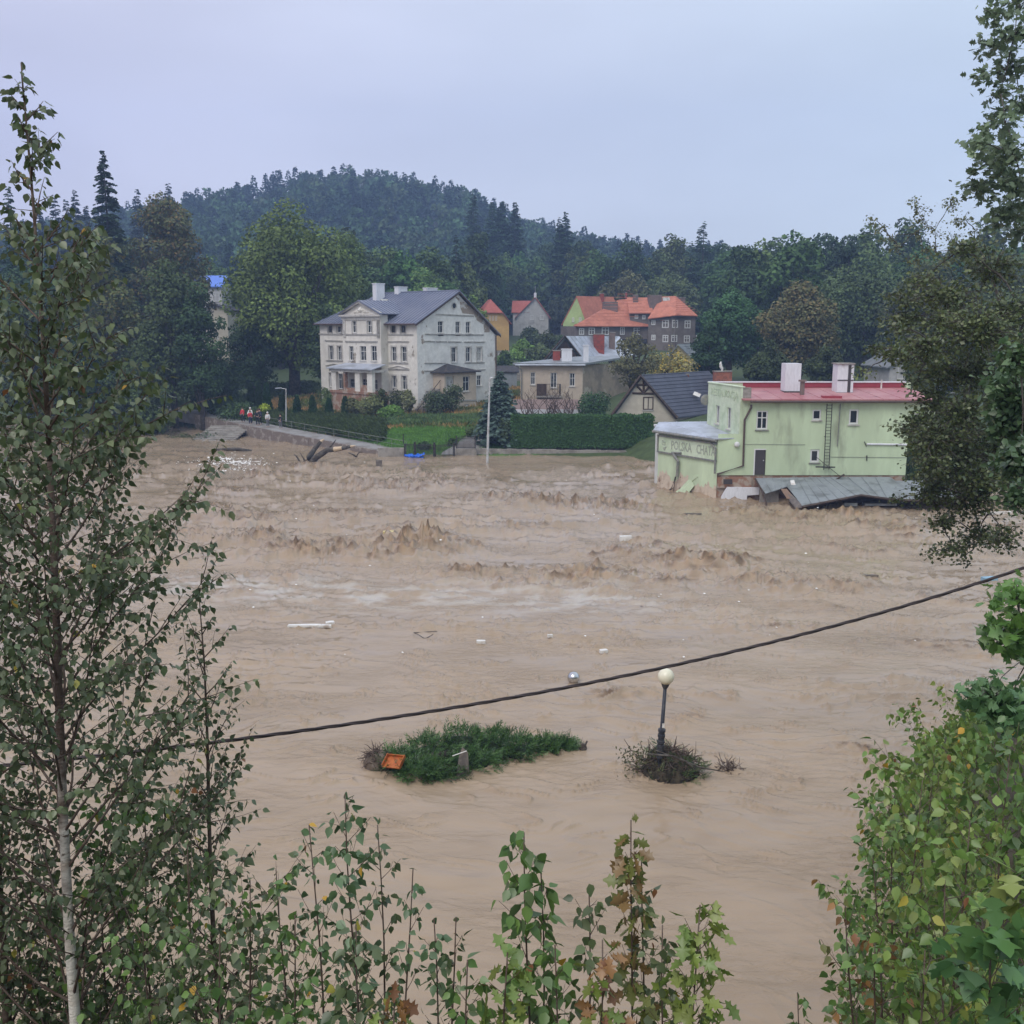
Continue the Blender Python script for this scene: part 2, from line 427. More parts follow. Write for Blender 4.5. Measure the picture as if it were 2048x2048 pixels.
def ground_mat():
    m = bpy.data.materials.new('ground_mix'); m.use_nodes = True
    t = m.node_tree; b = t.nodes['Principled BSDF']; b.inputs['Roughness'].default_value = .95
    a = nd(t, 'ShaderNodeAttribute', attribute_name='col')
    tcd = nd(t, 'ShaderNodeTexCoord')
    n = nd(t, 'ShaderNodeTexNoise', Scale=1.3, Detail=9.0, Roughness=.7); t.links.new(tcd.outputs['Object'], n.inputs['Vector'])
    mr = nd(t, 'ShaderNodeMapRange'); mr.inputs['From Min'].default_value = .3; mr.inputs['From Max'].default_value = .7; mr.inputs['To Min'].default_value = .6; mr.inputs['To Max'].default_value = 1.4
    t.links.new(n.outputs['Fac'], mr.inputs['Value'])
    vm = nd(t, 'ShaderNodeVectorMath', operation='SCALE'); t.links.new(a.outputs['Color'], vm.inputs[0]); t.links.new(mr.outputs[0], vm.inputs['Scale'])
    t.links.new(vm.outputs[0], b.inputs['Base Color'])
    bp = nd(t, 'ShaderNodeBump', Strength=.8, Distance=.1); t.links.new(n.outputs['Fac'], bp.inputs['Height']); t.links.new(bp.outputs[0], b.inputs['Normal'])
    return m
MT['ground'] = ground_mat()
gx = axis((-500,-70,12), (-70,70,.8), (70,500,12)); gy = axis((-25,46,.7), (46,80,3), (80,135,.8), (135,260,4), (260,800,10))
X, Y = np.meshgrid(gx, gy); Z = terr(X, Y)
cg = np.zeros(X.shape+(3,))
cg[:] = (.05,.075,.022)
lawn = ((X > -14.5-(Y-99)*.35) & (X < 2) & (Y > 98) & (Y < 112))
cg[lawn] = (.06,.135,.025)
mead = ((Y > 110) & (Y < 135) & (X > -30) & (X < 2))
k_ = np.clip(.5+1.2*noise(X/5., Y/3., 8), 0, 1)[..., None]
cg = np.where(mead[..., None], (1-k_)*np.array((.07,.11,.03))+k_*np.array((.25,.19,.08)), cg)
near = Y < 60
k2 = np.clip(.5+noise(X/1.5, Y/1.5, 9), 0, 1)[..., None]
cg = np.where(near[..., None], (1-k2)*np.array((.04,.05,.02))+k2*np.array((.07,.055,.035)), cg)
forest = np.hypot(X, Y) > 255
cg = np.where(forest[..., None], np.array((.02,.028,.012)), cg)
tag(grid_mesh('ground', X, Y, Z, MT['ground'], colr=cg.reshape(-1, 3)), 'grassy far bank, wooded hill and near slope of the valley', kind='structure')

# ------------------------------------------------------------------ flood water
def water_mat():
    m = bpy.data.materials.new('muddy_water'); m.use_nodes = True
    t = m.node_tree; b = t.nodes['Principled BSDF']
    b.inputs['Roughness'].default_value = .15; b.inputs['IOR'].default_value = 1.33
    a = nd(t, 'ShaderNodeAttribute', attribute_name='col')
    geo = nd(t, 'ShaderNodeNewGeometry')
    mp = nd(t, 'ShaderNodeMapping'); mp.inputs['Scale'].default_value = (.42, 1.0, 1); mp.inputs['Rotation'].default_value = (0, 0, R(6))
    t.links.new(geo.outputs['Position'], mp.inputs[0])
    n0 = nd(t, 'ShaderNodeTexNoise', Scale=.35, Detail=3.0); t.links.new(mp.outputs[0], n0.inputs['Vector'])
    n1 = nd(t, 'ShaderNodeTexNoise', Scale=4.5, Detail=5.0, Roughness=.62, Distortion=.8); t.links.new(mp.outputs[0], n1.inputs['Vector'])
    mr = nd(t, 'ShaderNodeMapRange'); mr.inputs['From Min'].default_value = .42; mr.inputs['From Max'].default_value = .66; mr.inputs['To Min'].default_value = .04; mr.inputs['To Max'].default_value = .9
    t.links.new(n0.outputs['Fac'], mr.inputs['Value'])
    bp = nd(t, 'ShaderNodeBump', Distance=.11); t.links.new(n1.outputs['Fac'], bp.inputs['Height']); t.links.new(mr.outputs[0], bp.inputs['Strength'])
    t.links.new(bp.outputs[0], b.inputs['Normal']); t.links.new(a.outputs['Color'], b.inputs['Base Color'])
    sp = nd(t, 'ShaderNodeSeparateColor'); t.links.new(a.outputs['Color'], sp.inputs[0])
    rr = nd(t, 'ShaderNodeMapRange'); rr.inputs['From Min'].default_value = .18; rr.inputs['From Max'].default_value = .28; rr.inputs['To Min'].default_value = .42; rr.inputs['To Max'].default_value = .11
    t.links.new(sp.outputs[0], rr.inputs['Value']); t.links.new(rr.outputs[0], b.inputs['Roughness'])
    return m
MT['water'] = water_mat()
def wave(x, y):
    wx = x + 1.3*noise(x/8., y/6., 1) + .35*noise(x/2., y/1.5, 21); wy = y + 1.6*noise(x/7., y/7., 2) + .35*noise(x/1.7, y/2., 22)
    wy = wy + .12*x
    lowf = .5+.9*noise(x/16., y/11., 4)
    rough = (.10 + .9*sstep(33, 58, y+6*noise(x/12., y/12., 6)))*np.clip(.45+lowf, .25, 1.5)
    rough = rough*(1-.35*sstep(88, 97, y))
    rg = lambda fx, fy, s: (1-np.abs(noise(wx/fx, wy/fy, s))*1.6)
    r1 = np.clip(rg(5.5, 2.6, 11), 0, 1)**3; r2 = np.clip(rg(2.2, 1.1, 12), 0, 1)**3; r3 = np.clip(rg(.8, .45, 13), 0, 1)**2
    r4 = np.clip(rg(.9, .30, 25), 0, 1)**3; r5 = np.clip(rg(1.9, .55, 28), 0, 1)**4
    h = .17*noise(x/9., y/5., 7) + .24*r1 + .17*r2*(.35+r1) + .06*r3*(.4+r2) + .06*r4*(.4+r1) + .12*r5
    h = h*rough*.72
    mid = sstep(22, 34, y)*(1-sstep(55, 75, y))
    streak = np.clip(rg(3.4, .8, 15), 0, 1)**4
    st2 = np.clip(rg(1.5, .42, 26), 0, 1)**5
    tk = np.clip(rg(1.3, .38, 46), 0, 1)**9*np.clip(3*noise(x/1.4, y/.9, 47)-.2, 0, 1)
    mid2 = sstep(18, 28, y)*(1-sstep(60, 80, y))
    h = h + mid*(.13*streak**1.8+.07*st2)*np.clip(.25+1.8*noise(x/6., y/4., 16), 0, 1) + mid2*.12*tk
    calm = 1-sstep(24, 40, y)
    h = h + calm*(.03*noise(wx/1.9, wy/.9, 17)+.03*np.clip(rg(2.6, .8, 27), 0, 1)**6*np.clip(2*noise(x/4., y/3., 30), 0, 1)) + .02*noise(x/3., y/2., 18)
    # shear line and eddies along the right-hand bank
    edge = np.interp(x, *SHORE_NEAR)
    dB = y-edge
    h = h + .05*np.clip(rg(.7, .7, 19), 0, 1)**3*np.exp(-(dB/3.5)**2)*sstep(3, 7, x)
    h = h + .10*np.exp(-((y-(29.6-.02*x))/.5)**2)*sstep(5, 10, x)*(.5+noise(x/.8, y/.4, 20))
    clus = np.clip(-.1+1.7*noise(x/7., y/5., 42), 0, 1)
    foam = np.clip(rough-.25, 0, 1)*np.clip(r1*1.0+.55*r2-.5, 0, 1)*3.2*clus
    h = h + rough*clus*.16*r4 + rough*clus*.10*r1
    for (u, v, a, sx, sy) in BOILS:
        p = G(u, v)
        g = np.exp(-((x-p.x)/sx)**2-((y-p.y)/sy)**2)
        ch = .4+.6*np.clip(rg(2.2, .9, 23), 0, 1)**3+.3*np.clip(rg(1.1, .35, 24), 0, 1)**2+.15*r3
        h = h + a*.95*g*ch + .14*g*r4
        foam = foam + 1.7*np.maximum(g-.15, 0)*np.clip(ch-.42, 0, 1.2)
    return h, foam, r2, r3, lowf
BOILS = [(820,1090,.95,2.6,2.0), (780,1115,.5,3.0,2.0), (905,1100,.5,1.8,1.5), (520,1085,.75,2.2,1.8), (585,1110,.3,2.5,1.5), (470,1040,.3,3,1.5), (1400,1130,.5,2.8,2.0), (1180,1150,.5,2.4,1.5),
         (1100,1170,.3,3,1.3), (955,1150,.3,2.5,1.2), (640,938,.3,3.0,1.6), (590,938,.25,3,1.5), (850,975,.45,4.0,2.5), (770,985,.3,3,2), (1070,1005,.35,2.8,2.2), (1130,1015,.22,4,2), (960,998,.2,3,2), (1245,1022,.2,2.5,2),
         (1460,1140,.3,2.5,1.5), (1550,1175,.3,2.2,1.3), (1700,1180,.35,1.6,1.2), (1300,1165,.2,3,1.4), (430,985,.3,3,2), (700,1030,.2,3,2), (1480,1025,.22,1.6,1.5), (1620,1035,.2,4,1.2), (1230,1390,.05,1,.6), (1455,1393,.12,.5,.5), (1370,1440,.1,.6,.5),
         (1240,1110,.25,2.5,1.5), (1900,1060,.2,5,2.0), (1700,1500,.06,.8,.4), (1880,1290,.12,2,.6), (1960,1310,.14,1.5,.6), (1600,1255,.08,1.6,.5), (560,1160,.1,2,.8), (720,970,.25,3,2)]
wa = np.concatenate([np.linspace(-3.2, -.64, 50)[:-1], np.linspace(-.64, .64, 1150), np.linspace(.64, 3.2, 50)[1:]])
wy_ = 1/np.linspace(1/10.5, 1/165., 900)
A_, Y = np.meshgrid(wa, wy_); X = A_*Y
Z, foam, r2_, r3_, lowf = wave(X, Y)
Z = Z*(1-sstep(.9, 1.5, np.abs(A_)))-.02
base = np.array((.322,.242,.163)); crest = np.array((.275,.185,.105)); pale = np.array((.46,.42,.36)); dark = np.array((.13,.085,.05))
foam = foam*np.clip(.55+1.5*noise(X/2.2, Y/.8, 38)+.8*noise(X/.6, Y/.25, 39), 0, 1.3)
f = np.clip(foam*1.3, 0, 1)[..., None]
cw = base*(1+.10*noise(X/6., Y/2.5, 31)+.05*noise(X/1.2, Y/.5, 32))[..., None]
fine = np.clip(.5+1.5*noise(X/.55, Y/.55, 43)+1.1*noise(X/.22, Y/.35, 44), 0, 1)[..., None]
cw = cw*(1-f)+(fine*np.array((.33,.22,.125))+(1-fine)*np.array((.12,.074,.04)))*f
dk = np.clip(noise(X/1.1, Y/.4, 33)*2.2-.45, 0, 1)*np.clip(foam*1.8+.12, 0, .75)
cw = cw*(1-dk[..., None])+dark*dk[..., None]
# thin pale foam drifting in a long band, and a patch by the far left
band = np.exp(-((Y-(45.5-.13*X+1.2*noise(X/6., Y/9., 34)))/2.3)**2)*sstep(-24, -17, X)*(1-sstep(2, 12, X))
fl = np.clip(.35+1.3*noise(X/1.6, Y/.7, 35)+.6*noise(X/.4, Y/.25, 36), 0, 1)*band*.75
fl = fl + .35*np.exp(-((Y-(33.5))/2.5)**2)*sstep(12, 16, X)*np.clip(.4+noise(X/1.2, Y/.6, 37), 0, 1)
fl = np.clip(fl, 0, 1)[..., None]
cw = cw*(1-fl)+pale*fl
tag(grid_mesh('water', X, Y, Z, MT['water'], colr=cw.reshape(-1, 3)), 'wide brown muddy flood water with churning waves', kind='structure')
def wz(x, y): return float(wave(np.array([x]), np.array([y]))[0][0])
del X, Y, Z, A_, cw, f, foam
# ------------------------------------------------------------------ building kit
class Wall:
    """a vertical plane: o = ground point (x,y), d = unit direction, n = outward normal"""
    def __init__(s, o, d, out):
        s.o = Vector((o[0], o[1])); s.d = Vector(d).normalized()
        n = Vector((s.d.y, -s.d.x)); s.n = n if n.dot(Vector(out)) > 0 else -n
    def off(s, k): return Wall(s.o + s.n*k, s.d, s.n)
    def pt(s, a, z, o=0.0):
        p = s.o + s.d*a + s.n*o; return Vector((p.x, p.y, z))
    def px(s, u, v):
        r = ray(u, v); den = r[0]*s.n.x + r[1]*s.n.y
        t = (s.o.x*s.n.x + s.o.y*s.n.y)/den
        p = Vector((r[0]*t, r[1]*t)); return (p-s.o).dot(s.d), H + r[2]*t
    def rect(s, u0, v0, u1, v1):
        um, vm = (u0+u1)/2, (v0+v1)/2
        a, b = s.px(u0, vm)[0], s.px(u1, vm)[0]
        return min(a, b), max(a, b), s.px(um, v1)[1], s.px(um, v0)[1]
    def block(s, mb, a0, a1, z0, z1, o0, o1):
        P = lambda a, z, o: s.pt(a, z, o)
        return mb.hexa([P(a0,z0,o0), P(a1,z0,o0), P(a1,z0,o1), P(a0,z0,o1), P(a0,z1,o0), P(a1,z1,o0), P(a1,z1,o1), P(a0,z1,o1)])
    def panel(s, mb, a0, a1, z0, z1, holes=(), depth=.22):
        xs = sorted({a0, a1, *[min(max(h[i], a0), a1) for h in holes for i in (0, 1)]}); zs = sorted({z0, z1, *[min(max(h[i], z0), z1) for h in holes for i in (2, 3)]})
        for i in range(len(xs)-1):
            for j in range(len(zs)-1):
                cx, cz = (xs[i]+xs[i+1])/2, (zs[j]+zs[j+1])/2
                if any(h[0] < cx < h[1] and h[2] < cz < h[3] for h in holes): continue
                mb.face([s.pt(xs[i], zs[j]), s.pt(xs[i+1], zs[j]), s.pt(xs[i+1], zs[j+1]), s.pt(xs[i], zs[j+1])])
        for h in holes:
            for (p, q) in (((h[0], h[2]), (h[1], h[2])), ((h[1], h[2]), (h[1], h[3])), ((h[1], h[3]), (h[0], h[3])), ((h[0], h[3]), (h[0], h[2]))):
                mb.face([s.pt(*p), s.pt(*q), s.pt(q[0], q[1], -depth), s.pt(p[0], p[1], -depth)])
        return mb

def window(par, w, r, fm='white_paint', style='T', rec=.14, fr=.07, glass='glass', sill='cornice', surround=None, name='window', label=None, tr=.62):
    """frame mesh > pane (> sill), set into the wall; rec<0 = proud of the wall"""
    a0, a1, z0, z1 = r
    m = MB(); o0, o1 = -rec-.05, -rec
    w.block(m, a0, a0+fr, z0, z1, o0, o1); w.block(m, a1-fr, a1, z0, z1, o0, o1)
    w.block(m, a0+fr, a1-fr, z0, z0+fr, o0, o1); w.block(m, a0+fr, a1-fr, z1-fr, z1, o0, o1)
    mu = fr*.7; zt = z0+(z1-z0)*tr; c = (a0+a1)/2
    if style in ('T', '+'):
        w.block(m, c-mu/2, c+mu/2, z0+fr, zt if style == 'T' and False else z1-fr, o0-.002, o1-.003); w.block(m, a0+fr, a1-fr, zt-mu/2, zt+mu/2, o0-.004, o1-.001)
    elif style == 'I': w.block(m, c-mu/2, c+mu/2, z0+fr, z1-fr, o0, o1-.003)
    elif style == 'III':
        for q in (1/3, 2/3):
            cc = a0+(a1-a0)*q; w.block(m, cc-mu/2, cc+mu/2, z0+fr, z1-fr, o0, o1-.003)
    f = m.build(name, MT[fm], par)
    if label: f['label'] = label
    p = MB(); w.block(p, a0+fr*.5, a1-fr*.5, z0+fr*.5, z1-fr*.5, o0-.035, o0-.012); p.build('pane', MT[glass], f)
    if sill:
        q = MB(); w.block(q, a0-.08, a1+.08, z0-.09, z0-.003, -rec+.002 if rec > 0 else 0, .1); q.build('sill', MT[sill], f)
    if surround:
        q = MB(); k = .16
        w.block(q, a0-k, a0, z0, z1+k, .003, .045); w.block(q, a1, a1+k, z0, z1+k, .003, .045); w.block(q, a0, a1, z1, z1+k, .003, .04)
        q.build('surround', MT[surround], f)
    return f

def cornice(par, w, lines, mat='cornice', h=.22, o=.2, name='cornice'):
    for (u0, v0, u1, v1) in lines:
        m = MB(); a, za = w.px(u0, v0); b, zb = w.px(u1, v1)
        if a > b: a, za, b, zb = b, zb, a, za
        m.hexa([w.pt(a,za-h,.004), w.pt(b,zb-h,.004), w.pt(b,zb-h,o*.55), w.pt(a,za-h,o*.55), w.pt(a,za,.004), w.pt(b,zb,.004), w.pt(b,zb,o), w.pt(a,za,o)])
        m.build(name, MT[mat], par)

def slab(mb, pts, t=.12):
    return mb.prism([Vector(p)-Vector((0,0,t)) for p in pts], (0, 0, t))

def chimney(par, x0, x1, y0, y1, z0, z1, mat, cap=True, rz=0, name='chimney'):
    m = MB(); c = ((x0+x1)/2, (y0+y1)/2, (z0+z1)/2)
    m.rbox(c, x1-x0, y1-y0, z1-z0, rz)
    o = m.build(name, MT[mat], par)
    if cap:
        MB().rbox((c[0], c[1], z1+.05), x1-x0+.12, y1-y0+.12, .1, rz).build('cap', MT['concrete'] if mat != 'chim_white' else MT['chim_white'], o)
    return o

def corner(u, Y, aL):
    """building corner seen at column u: point, direction of the left-going and of the right-going wall"""
    x = XU(u, Y); t = R(aL)
    return Vector((x, Y)), Vector((-math.sin(t), math.cos(t))), Vector((math.cos(t), math.sin(t)))
def reach(o, d, u):
    # length along d from o until column u (at eye level)
    k = (u-1024)/F*CO
    return (o.x - k*o.y)/(k*d.y - d.x)

# ------------------------------------------------------------------ the old mansion
Az = lambda x, y: (620+x*.13456, 580+y*.13456)
Bz = lambda x, y: (780+x*.1449, 560+y*.1449)
def Ar(x0, y0, x1, y1): return (*Az(x0, y0), *Az(x1, y1))
def Br(x0, y0, x1, y1): return (*Bz(x0, y0), *Bz(x1, y1))
C0, dF, dG = corner(833.7, 118, 47)
LF, LG = reach(C0, dF, 639), reach(C0, dG, 992)
zb, ze = 1.5, 12.75
man = thing('mansion', 'large derelict off-white mansion with weathered plaster, blue-grey metal roof and columned porch', 'mansion', (C0.x, C0.y, 2.3))
wf = Wall(C0, dF, (-dG.x, -dG.y)); wg = Wall(C0, dG, (dG.y, -dG.x))
holesF = [wf.rect(*Ar(*r)) for r in ((270,535,330,635),(397,535,470,635),(280,828,345,1040),(408,832,472,1045),(290,1235,320,1440),
          (1198,528,1275,636),(1345,528,1425,636),(1210,842,1283,1060),(1358,842,1436,1065),(1220,1272,1285,1450),(1365,1275,1438,1480))]
hg = [(663,568,738,732),(905,573,972,735),(1048,575,1112,735),(848,930,918,1135),(1048,928,1115,1128),(1200,930,1268,1122),(1200,1315,1262,1460)]
holesG = [wg.rect(*Br(*r)) for r in hg]
mid = LG/2; zr = ze+3.5; zbk = ze-1.25          # ridge over the middle; rear eave lower
m = MB(); wf.panel(m, 0, LF, zb, ze, holesF)
m.build('front_wall', MT['plaster_old'], man)
m = MB(); wg.panel(m, 0, LG, zb, zbk-.35, holesG)
ztop = lambda a: ze+(zr-.22-ze)*a/mid if a < mid else zr-.22+(zbk-.35-zr+.22)*(a-mid)/(LG-mid)
up = sorted([h for h in holesG if h[3] > zbk-.35], key=lambda h: h[0])
m.v = m.v; m2 = MB(); wg.panel(m2, 0, LG, zb, zbk-.35, holesG)
# upper part as strips following the slopes
xs = sorted({0, mid, LG, *[h[i] for h in up for i in (0, 1)]})
zl = zbk-.35
for i in range(len(xs)-1):
    a, b = xs[i], xs[i+1]; hh = [h for h in up if h[0] < (a+b)/2 < h[1]]
    lo = hh[0][3] if hh else zl
    m2.face([wg.pt(a, lo), wg.pt(b, lo), wg.pt(b, max(ztop(b), lo)), wg.pt(a, max(ztop(a), lo))])
m2.build('gable_wall', MT['plaster_gable'], man)
pe = MB()                                         # patch of lost plaster below the rear verge
def gp(x, y): a, z = wg.px(*Bz(x, y)); return wg.pt(a, z, .008)
pe.face([gp(*q) for q in ((900,215),(1000,290),(1180,420),(1330,545),(1380,600),(1375,720),(1300,725),(1290,615),(1200,560),(1160,480),(1090,470),(1000,460),(975,400),(960,300),(910,250))])
pe.build('bare_patch', MT['plaster_peeled'], man)
# rear and far walls
m = MB()
bk = Wall(C0+dG*LG, dF, dG); bk.panel(m, 0, LF, zb, zbk-.35)
en = Wall(C0+dF*LF, dG, dF); en.panel(m, 0, LG, zb, zbk-.35)
m.face([en.pt(0, zbk-.35), en.pt(LG, zbk-.35), en.pt(0, ze)])
m.build('rear_wall', MT['plaster_old'], man)
for i, h in enumerate(holesF):
    window(man, wf, h, 'wood_grey' if i in (0, 5, 6) else 'white_paint', 'T' if h[3]-h[2] > 1.5 else 'I', glass='glass' if i % 3 else 'glass_pale', surround='cornice')
for i, h in enumerate(holesG):
    window(man, wg, h, 'white_paint', 'T', glass='glass_board' if i == 5 else 'glass', surround='cornice' if i in (3, 4, 5) else None, label='window boarded with pale panels' if i == 5 else None)
a, z = wg.px(*Bz(883, 355))
m = MB(); n = 16
for k in range(n):
    t0, t1 = 2*math.pi*k/n, 2*math.pi*(k+1)/n
    P = lambda t, r, o: wg.pt(a+r*math.cos(t), z+r*math.sin(t), o)
    m.hexa([P(t0,.3,.002), P(t1,.3,.002), P(t1,.42,.002), P(t0,.42,.002), P(t0,.3,.06), P(t1,.3,.06), P(t1,.42,.06), P(t0,.42,.06)])
rw = m.build('round_window', MT['cornice'], man)
MB().face([wg.pt(a+.31*math.cos(2*math.pi*k/n), z+.31*math.sin(2*math.pi*k/n), .012) for k in range(n)]).build('pane', MT['glass'], rw)
cornice(man, wg, [Br(630,465,1155,488), Br(480,740,1290,750), Br(465,838,620,840), Br(635,843,780,845), Br(800,845,980,848), Br(1018,850,1165,848), Br(1170,850,1310,848),
                  Br(475,1140,765,1140), Br(1030,1135,1300,1133), Br(465,1248,630,1246), Br(1200,1236,1310,1230), Br(485,1530,605,1535), Br(365,578,450,574)], h=.13, o=.13)
def flat_panel(par, w, rects, mat, t=.03, name='blind_panel'):
    for r in rects: m = MB(); q = w.rect(*r); w.block(m, *q, .003, t); m.build(name, MT[mat], par)
flat_panel(man, wg, [Br(485,885,600,1128), Br(660,925,740,1120), Br(485,1290,600,1525)], 'plaster_gable')
cornice(man, wf, [Ar(135,645,490,650), Ar(1150,650,1540,655), Ar(230,742,490,752), Ar(1160,757,1475,757), Ar(245,1040,490,1045), Ar(1180,1075,1460,1078), Ar(1160,1165,1480,1170), Ar(1160,1490,1440,1495)], h=.16, o=.14)
cornice(man, wf, [Ar(1160,1163,1318,1125), Ar(1318,1125,1480,1167), Ar(240,1120,360,1095), Ar(360,1095,450,1115)], h=.1, o=.12, name='pediment_moulding')
# roof
s0, s1, sr = -.35, LF+.5, LF-4.3
def rp(s, g, z): p = C0+dF*s+dG*g; return Vector((p.x, p.y, z))
sl = (zr-ze)/mid; zf = ze-.5*sl+.12; zr2 = zr+.12; sb = (zr-zbk)/(LG-mid); zk = zbk-.5*sb+.12
f1 = [rp(s0,-.5,zf), rp(s1,-.5,zf), rp(sr,mid,zr2), rp(s0,mid,zr2)]
f2 = [rp(s0,mid,zr2), rp(sr,mid,zr2), rp(s1,LG+.5,zk), rp(s0,LG+.5,zk)]
f3 = [rp(s1,-.5,zf), rp(s1,LG+.5,zk), rp(sr,mid,zr2)]
m = MB(); slab(m, f1); slab(m, f2); slab(m, f3, .1)
seams(m, f1, rp(0,mid,zr2)-rp(0,-.5,zf), .58, .06, .07); seams(m, f2, rp(0,mid,zr2)-rp(0,LG+.5,zk), .58, .06, .07)
seams(m, f3, rp(sr,mid,zr2)-rp(s1,mid,zf), .58, .06, .07)
m.tube([rp(s0,mid,zr2+.03), rp(sr,mid,zr2+.03)], .09)
rf = m.build('roof', MT['roof_blue'], man)
m = MB()
for g0, z0_, g1, z1_ in ((-.5, zf, mid, zr2), (mid, zr2, LG+.5, zk)):
    m.hexa([rp(s0-.02,g0,z0_-.32), rp(s0-.02,g1,z1_-.32), rp(s0+.06,g1,z1_-.32), rp(s0+.06,g0,z0_-.32), rp(s0-.02,g0,z0_-.125), rp(s0-.02,g1,z1_-.125), rp(s0+.06,g1,z1_-.125), rp(s0+.06,g0,z0_-.125)])
m.build('verge_board', MT['timber'], man)
MB().tube([rp(s0+.1,-.58,zf-.1), rp(s1,-.58,zf-.1)], .09).build('gutter', MT['pipe_brown'], man)
for s_, g_, w_, h_ in ((12.4, mid-1.6, 1.25, 1.9), (10.4, mid+.3, 1.4, 1.25), (5.8, mid+1.0, 1.6, .85)):
    p = C0+dF*s_+dG*g_
    chimney(rf, p.x-w_/2, p.x+w_/2, p.y-.4, p.y+.4, zr-1.2, zr+h_*.6, 'chim_white', rz=R(43))
# roof window
p0 = rp(10.3, mid-2.2, zf+(zr2-zf)*(mid-2.2+.5)/(mid+.5)+.12)
MB().rbox(p0, 1.3, .8, .12, R(43), R(28)).build('skylight', MT['glass_board'], rf)
# projecting centre bay with pediment
wr = wf.off(1.1)
ra = wr.px(*Az(490, 700))[0]; rb = wr.px(*Az(1052, 700))[0]
ra, rb = min(ra, rb), max(ra, rb)
zc = wr.px(*Az(760, 372))[1]; zp = wr.px(*Az(755, 165))[1]
hr = [wr.rect(*Ar(*r)) for r in ((625,460,690,635),(850,458,918,635),(580,835,645,1045),(740,832,835,1050),(905,828,990,1055),(415,1240,480,1470),(590,1320,660,1450),(770,1320,845,1455),(930,1330,1000,1480))]
m = MB(); wr.panel(m, ra, rb, zb, zc, hr)
m.face([wr.pt(ra, zc), wr.pt(rb, zc), wr.pt((ra+rb)/2, zp-.15)])
for s_ in (ra, rb): m.face([wr.pt(s_, zb), wr.pt(s_, zb, -1.1), wr.pt(s_, zc, -1.1), wr.pt(s_, zc)])
bay = m.build('centre_bay', MT['plaster_old'], man)
for i, h in enumerate(hr):
    window(bay if False else man, wr, h, 'white_paint', 'T', glass='glass_pale' if i in (3,) else 'glass', surround='cornice' if i < 2 else None)
cornice(man, wr, [Ar(530,752,1005,757), Ar(500,650,1040,650)], h=.18, o=.16)
cm = (ra+rb)/2
m = MB(); wr.block(m, ra-.3, rb+.3, zc-.18, zc+.05, .003, .35); wr.block(m, ra-.1, rb+.1, zc-.55, zc-.181, .003, .12)
for (a_, b_) in ((ra-.3, cm), (rb+.3, cm)):
    m.hexa([wr.pt(a_,zc+.052,.003), wr.pt(b_,zp-.22,.003), wr.pt(b_,zp-.22,.35), wr.pt(a_,zc+.052,.35), wr.pt(a_,zc+.26,.003), wr.pt(b_,zp,.003), wr.pt(b_,zp,.35), wr.pt(a_,zc+.26,.35)])
for a_ in (ra+.15, ra+.15+.0, rb-.6): wr.block(m, a_, a_+.45, zc-2.6, zc-.56, .003, .1)
m.build('pediment', MT['cornice'], man)
rng = random.Random(4); m = MB()
m.ball(wr.pt(cm, zc+.6, .0), .34, 10, 6, (1, 1, .9))
for k in range(34):
    t = (k/33)*2-1; zz = zc+.32+(1-abs(t))*.55*rng.random(); m.ball(wr.pt(cm+t*1.25, zz, .0), rng.uniform(.1, .17), 6, 4)
m.build('relief_ornament', MT['plaster_old'], man)
# bay roof running back into the main slope
slm = (zr2-zf)/(mid+.5)
gy_ = lambda z: (z-zf)/slm-.5
m = MB(); zq = zc+.15
for sd in (ra-.4, rb+.4):
    A1 = wr.pt(sd, zq, .45); B1 = wr.pt(cm, zp+.1, .45)
    B2 = rp(cm, gy_(zp+.1), zp+.1); A2 = rp(sd, gy_(zq), zq)
    slab(m, [A1, B1, B2, A2], .1); seams(m, [A1, B1, B2, A2], B1-A1, .55, .05, .06)
m.build('bay_roof', MT['roof_blue'], man)
# rainwater pipe
m = MB(); a, z = wf.px(*Az(1142, 560)); m.tube([wf.pt(a-.1, ze-.2, .5), wf.pt(a, ze-1, .15), wf.pt(a, zb, .15)], .09)
m.build('downpipe', MT['pipe_brown'], man)
m = MB(); m.tube([wg.pt(LG-.1, zbk-.4, .1), wg.pt(LG-.1, zb, .1)], .08); m.build('downpipe', MT['pipe_brown'], man)
# porch
wp = wf.off(1.1+2.3)
pa, pb = sorted((wp.px(*Az(320, 1300))[0], wp.px(*Az(925, 1300))[0]))
zpr = wp.px(*Az(600, 1165))[1]; zpf = wp.px(*Az(600, 1500))[1]; zpt = wr.px(*Az(760, 1090))[1]
m = MB(); q = [wp.pt(pa-.5, zpr, .45), wp.pt(pb+.45, zpr, .45), wr.pt(pb+.2, zpt, 0), wr.pt(pa+.3, zpt, 0)]
slab(m, q, .1); m.build('porch_roof', MT['sheet_light'], man)
m = MB(); wp.block(m, pa-.2, pb+.2, zpr-.42, zpr-.105, -.3, .2); 
for s_ in (pa, pb-.3): m.hexa([wp.pt(s_,zpr-.4,-.31), wp.pt(s_+.3,zpr-.4,-.31), wp.pt(s_+.3,zpr-.4,-2.28), wp.pt(s_,zpr-.4,-2.28), wp.pt(s_,zpr-.11,-.31), wp.pt(s_+.3,zpr-.11,-.31), wp.pt(s_+.3,zpr-.11,-2.28), wp.pt(s_,zpr-.11,-2.28)])
m.build('porch_beam', MT['cornice'], man)
m = MB(); wp.block(m, pa-.1, pb+.1, zb-.5, zpf-.3, -2.29, .05); wp.block(m, pa-.2, pb+.2, zpf-.3, zpf, -2.29, .15)
m.build('porch_base', MT['brick'], man)
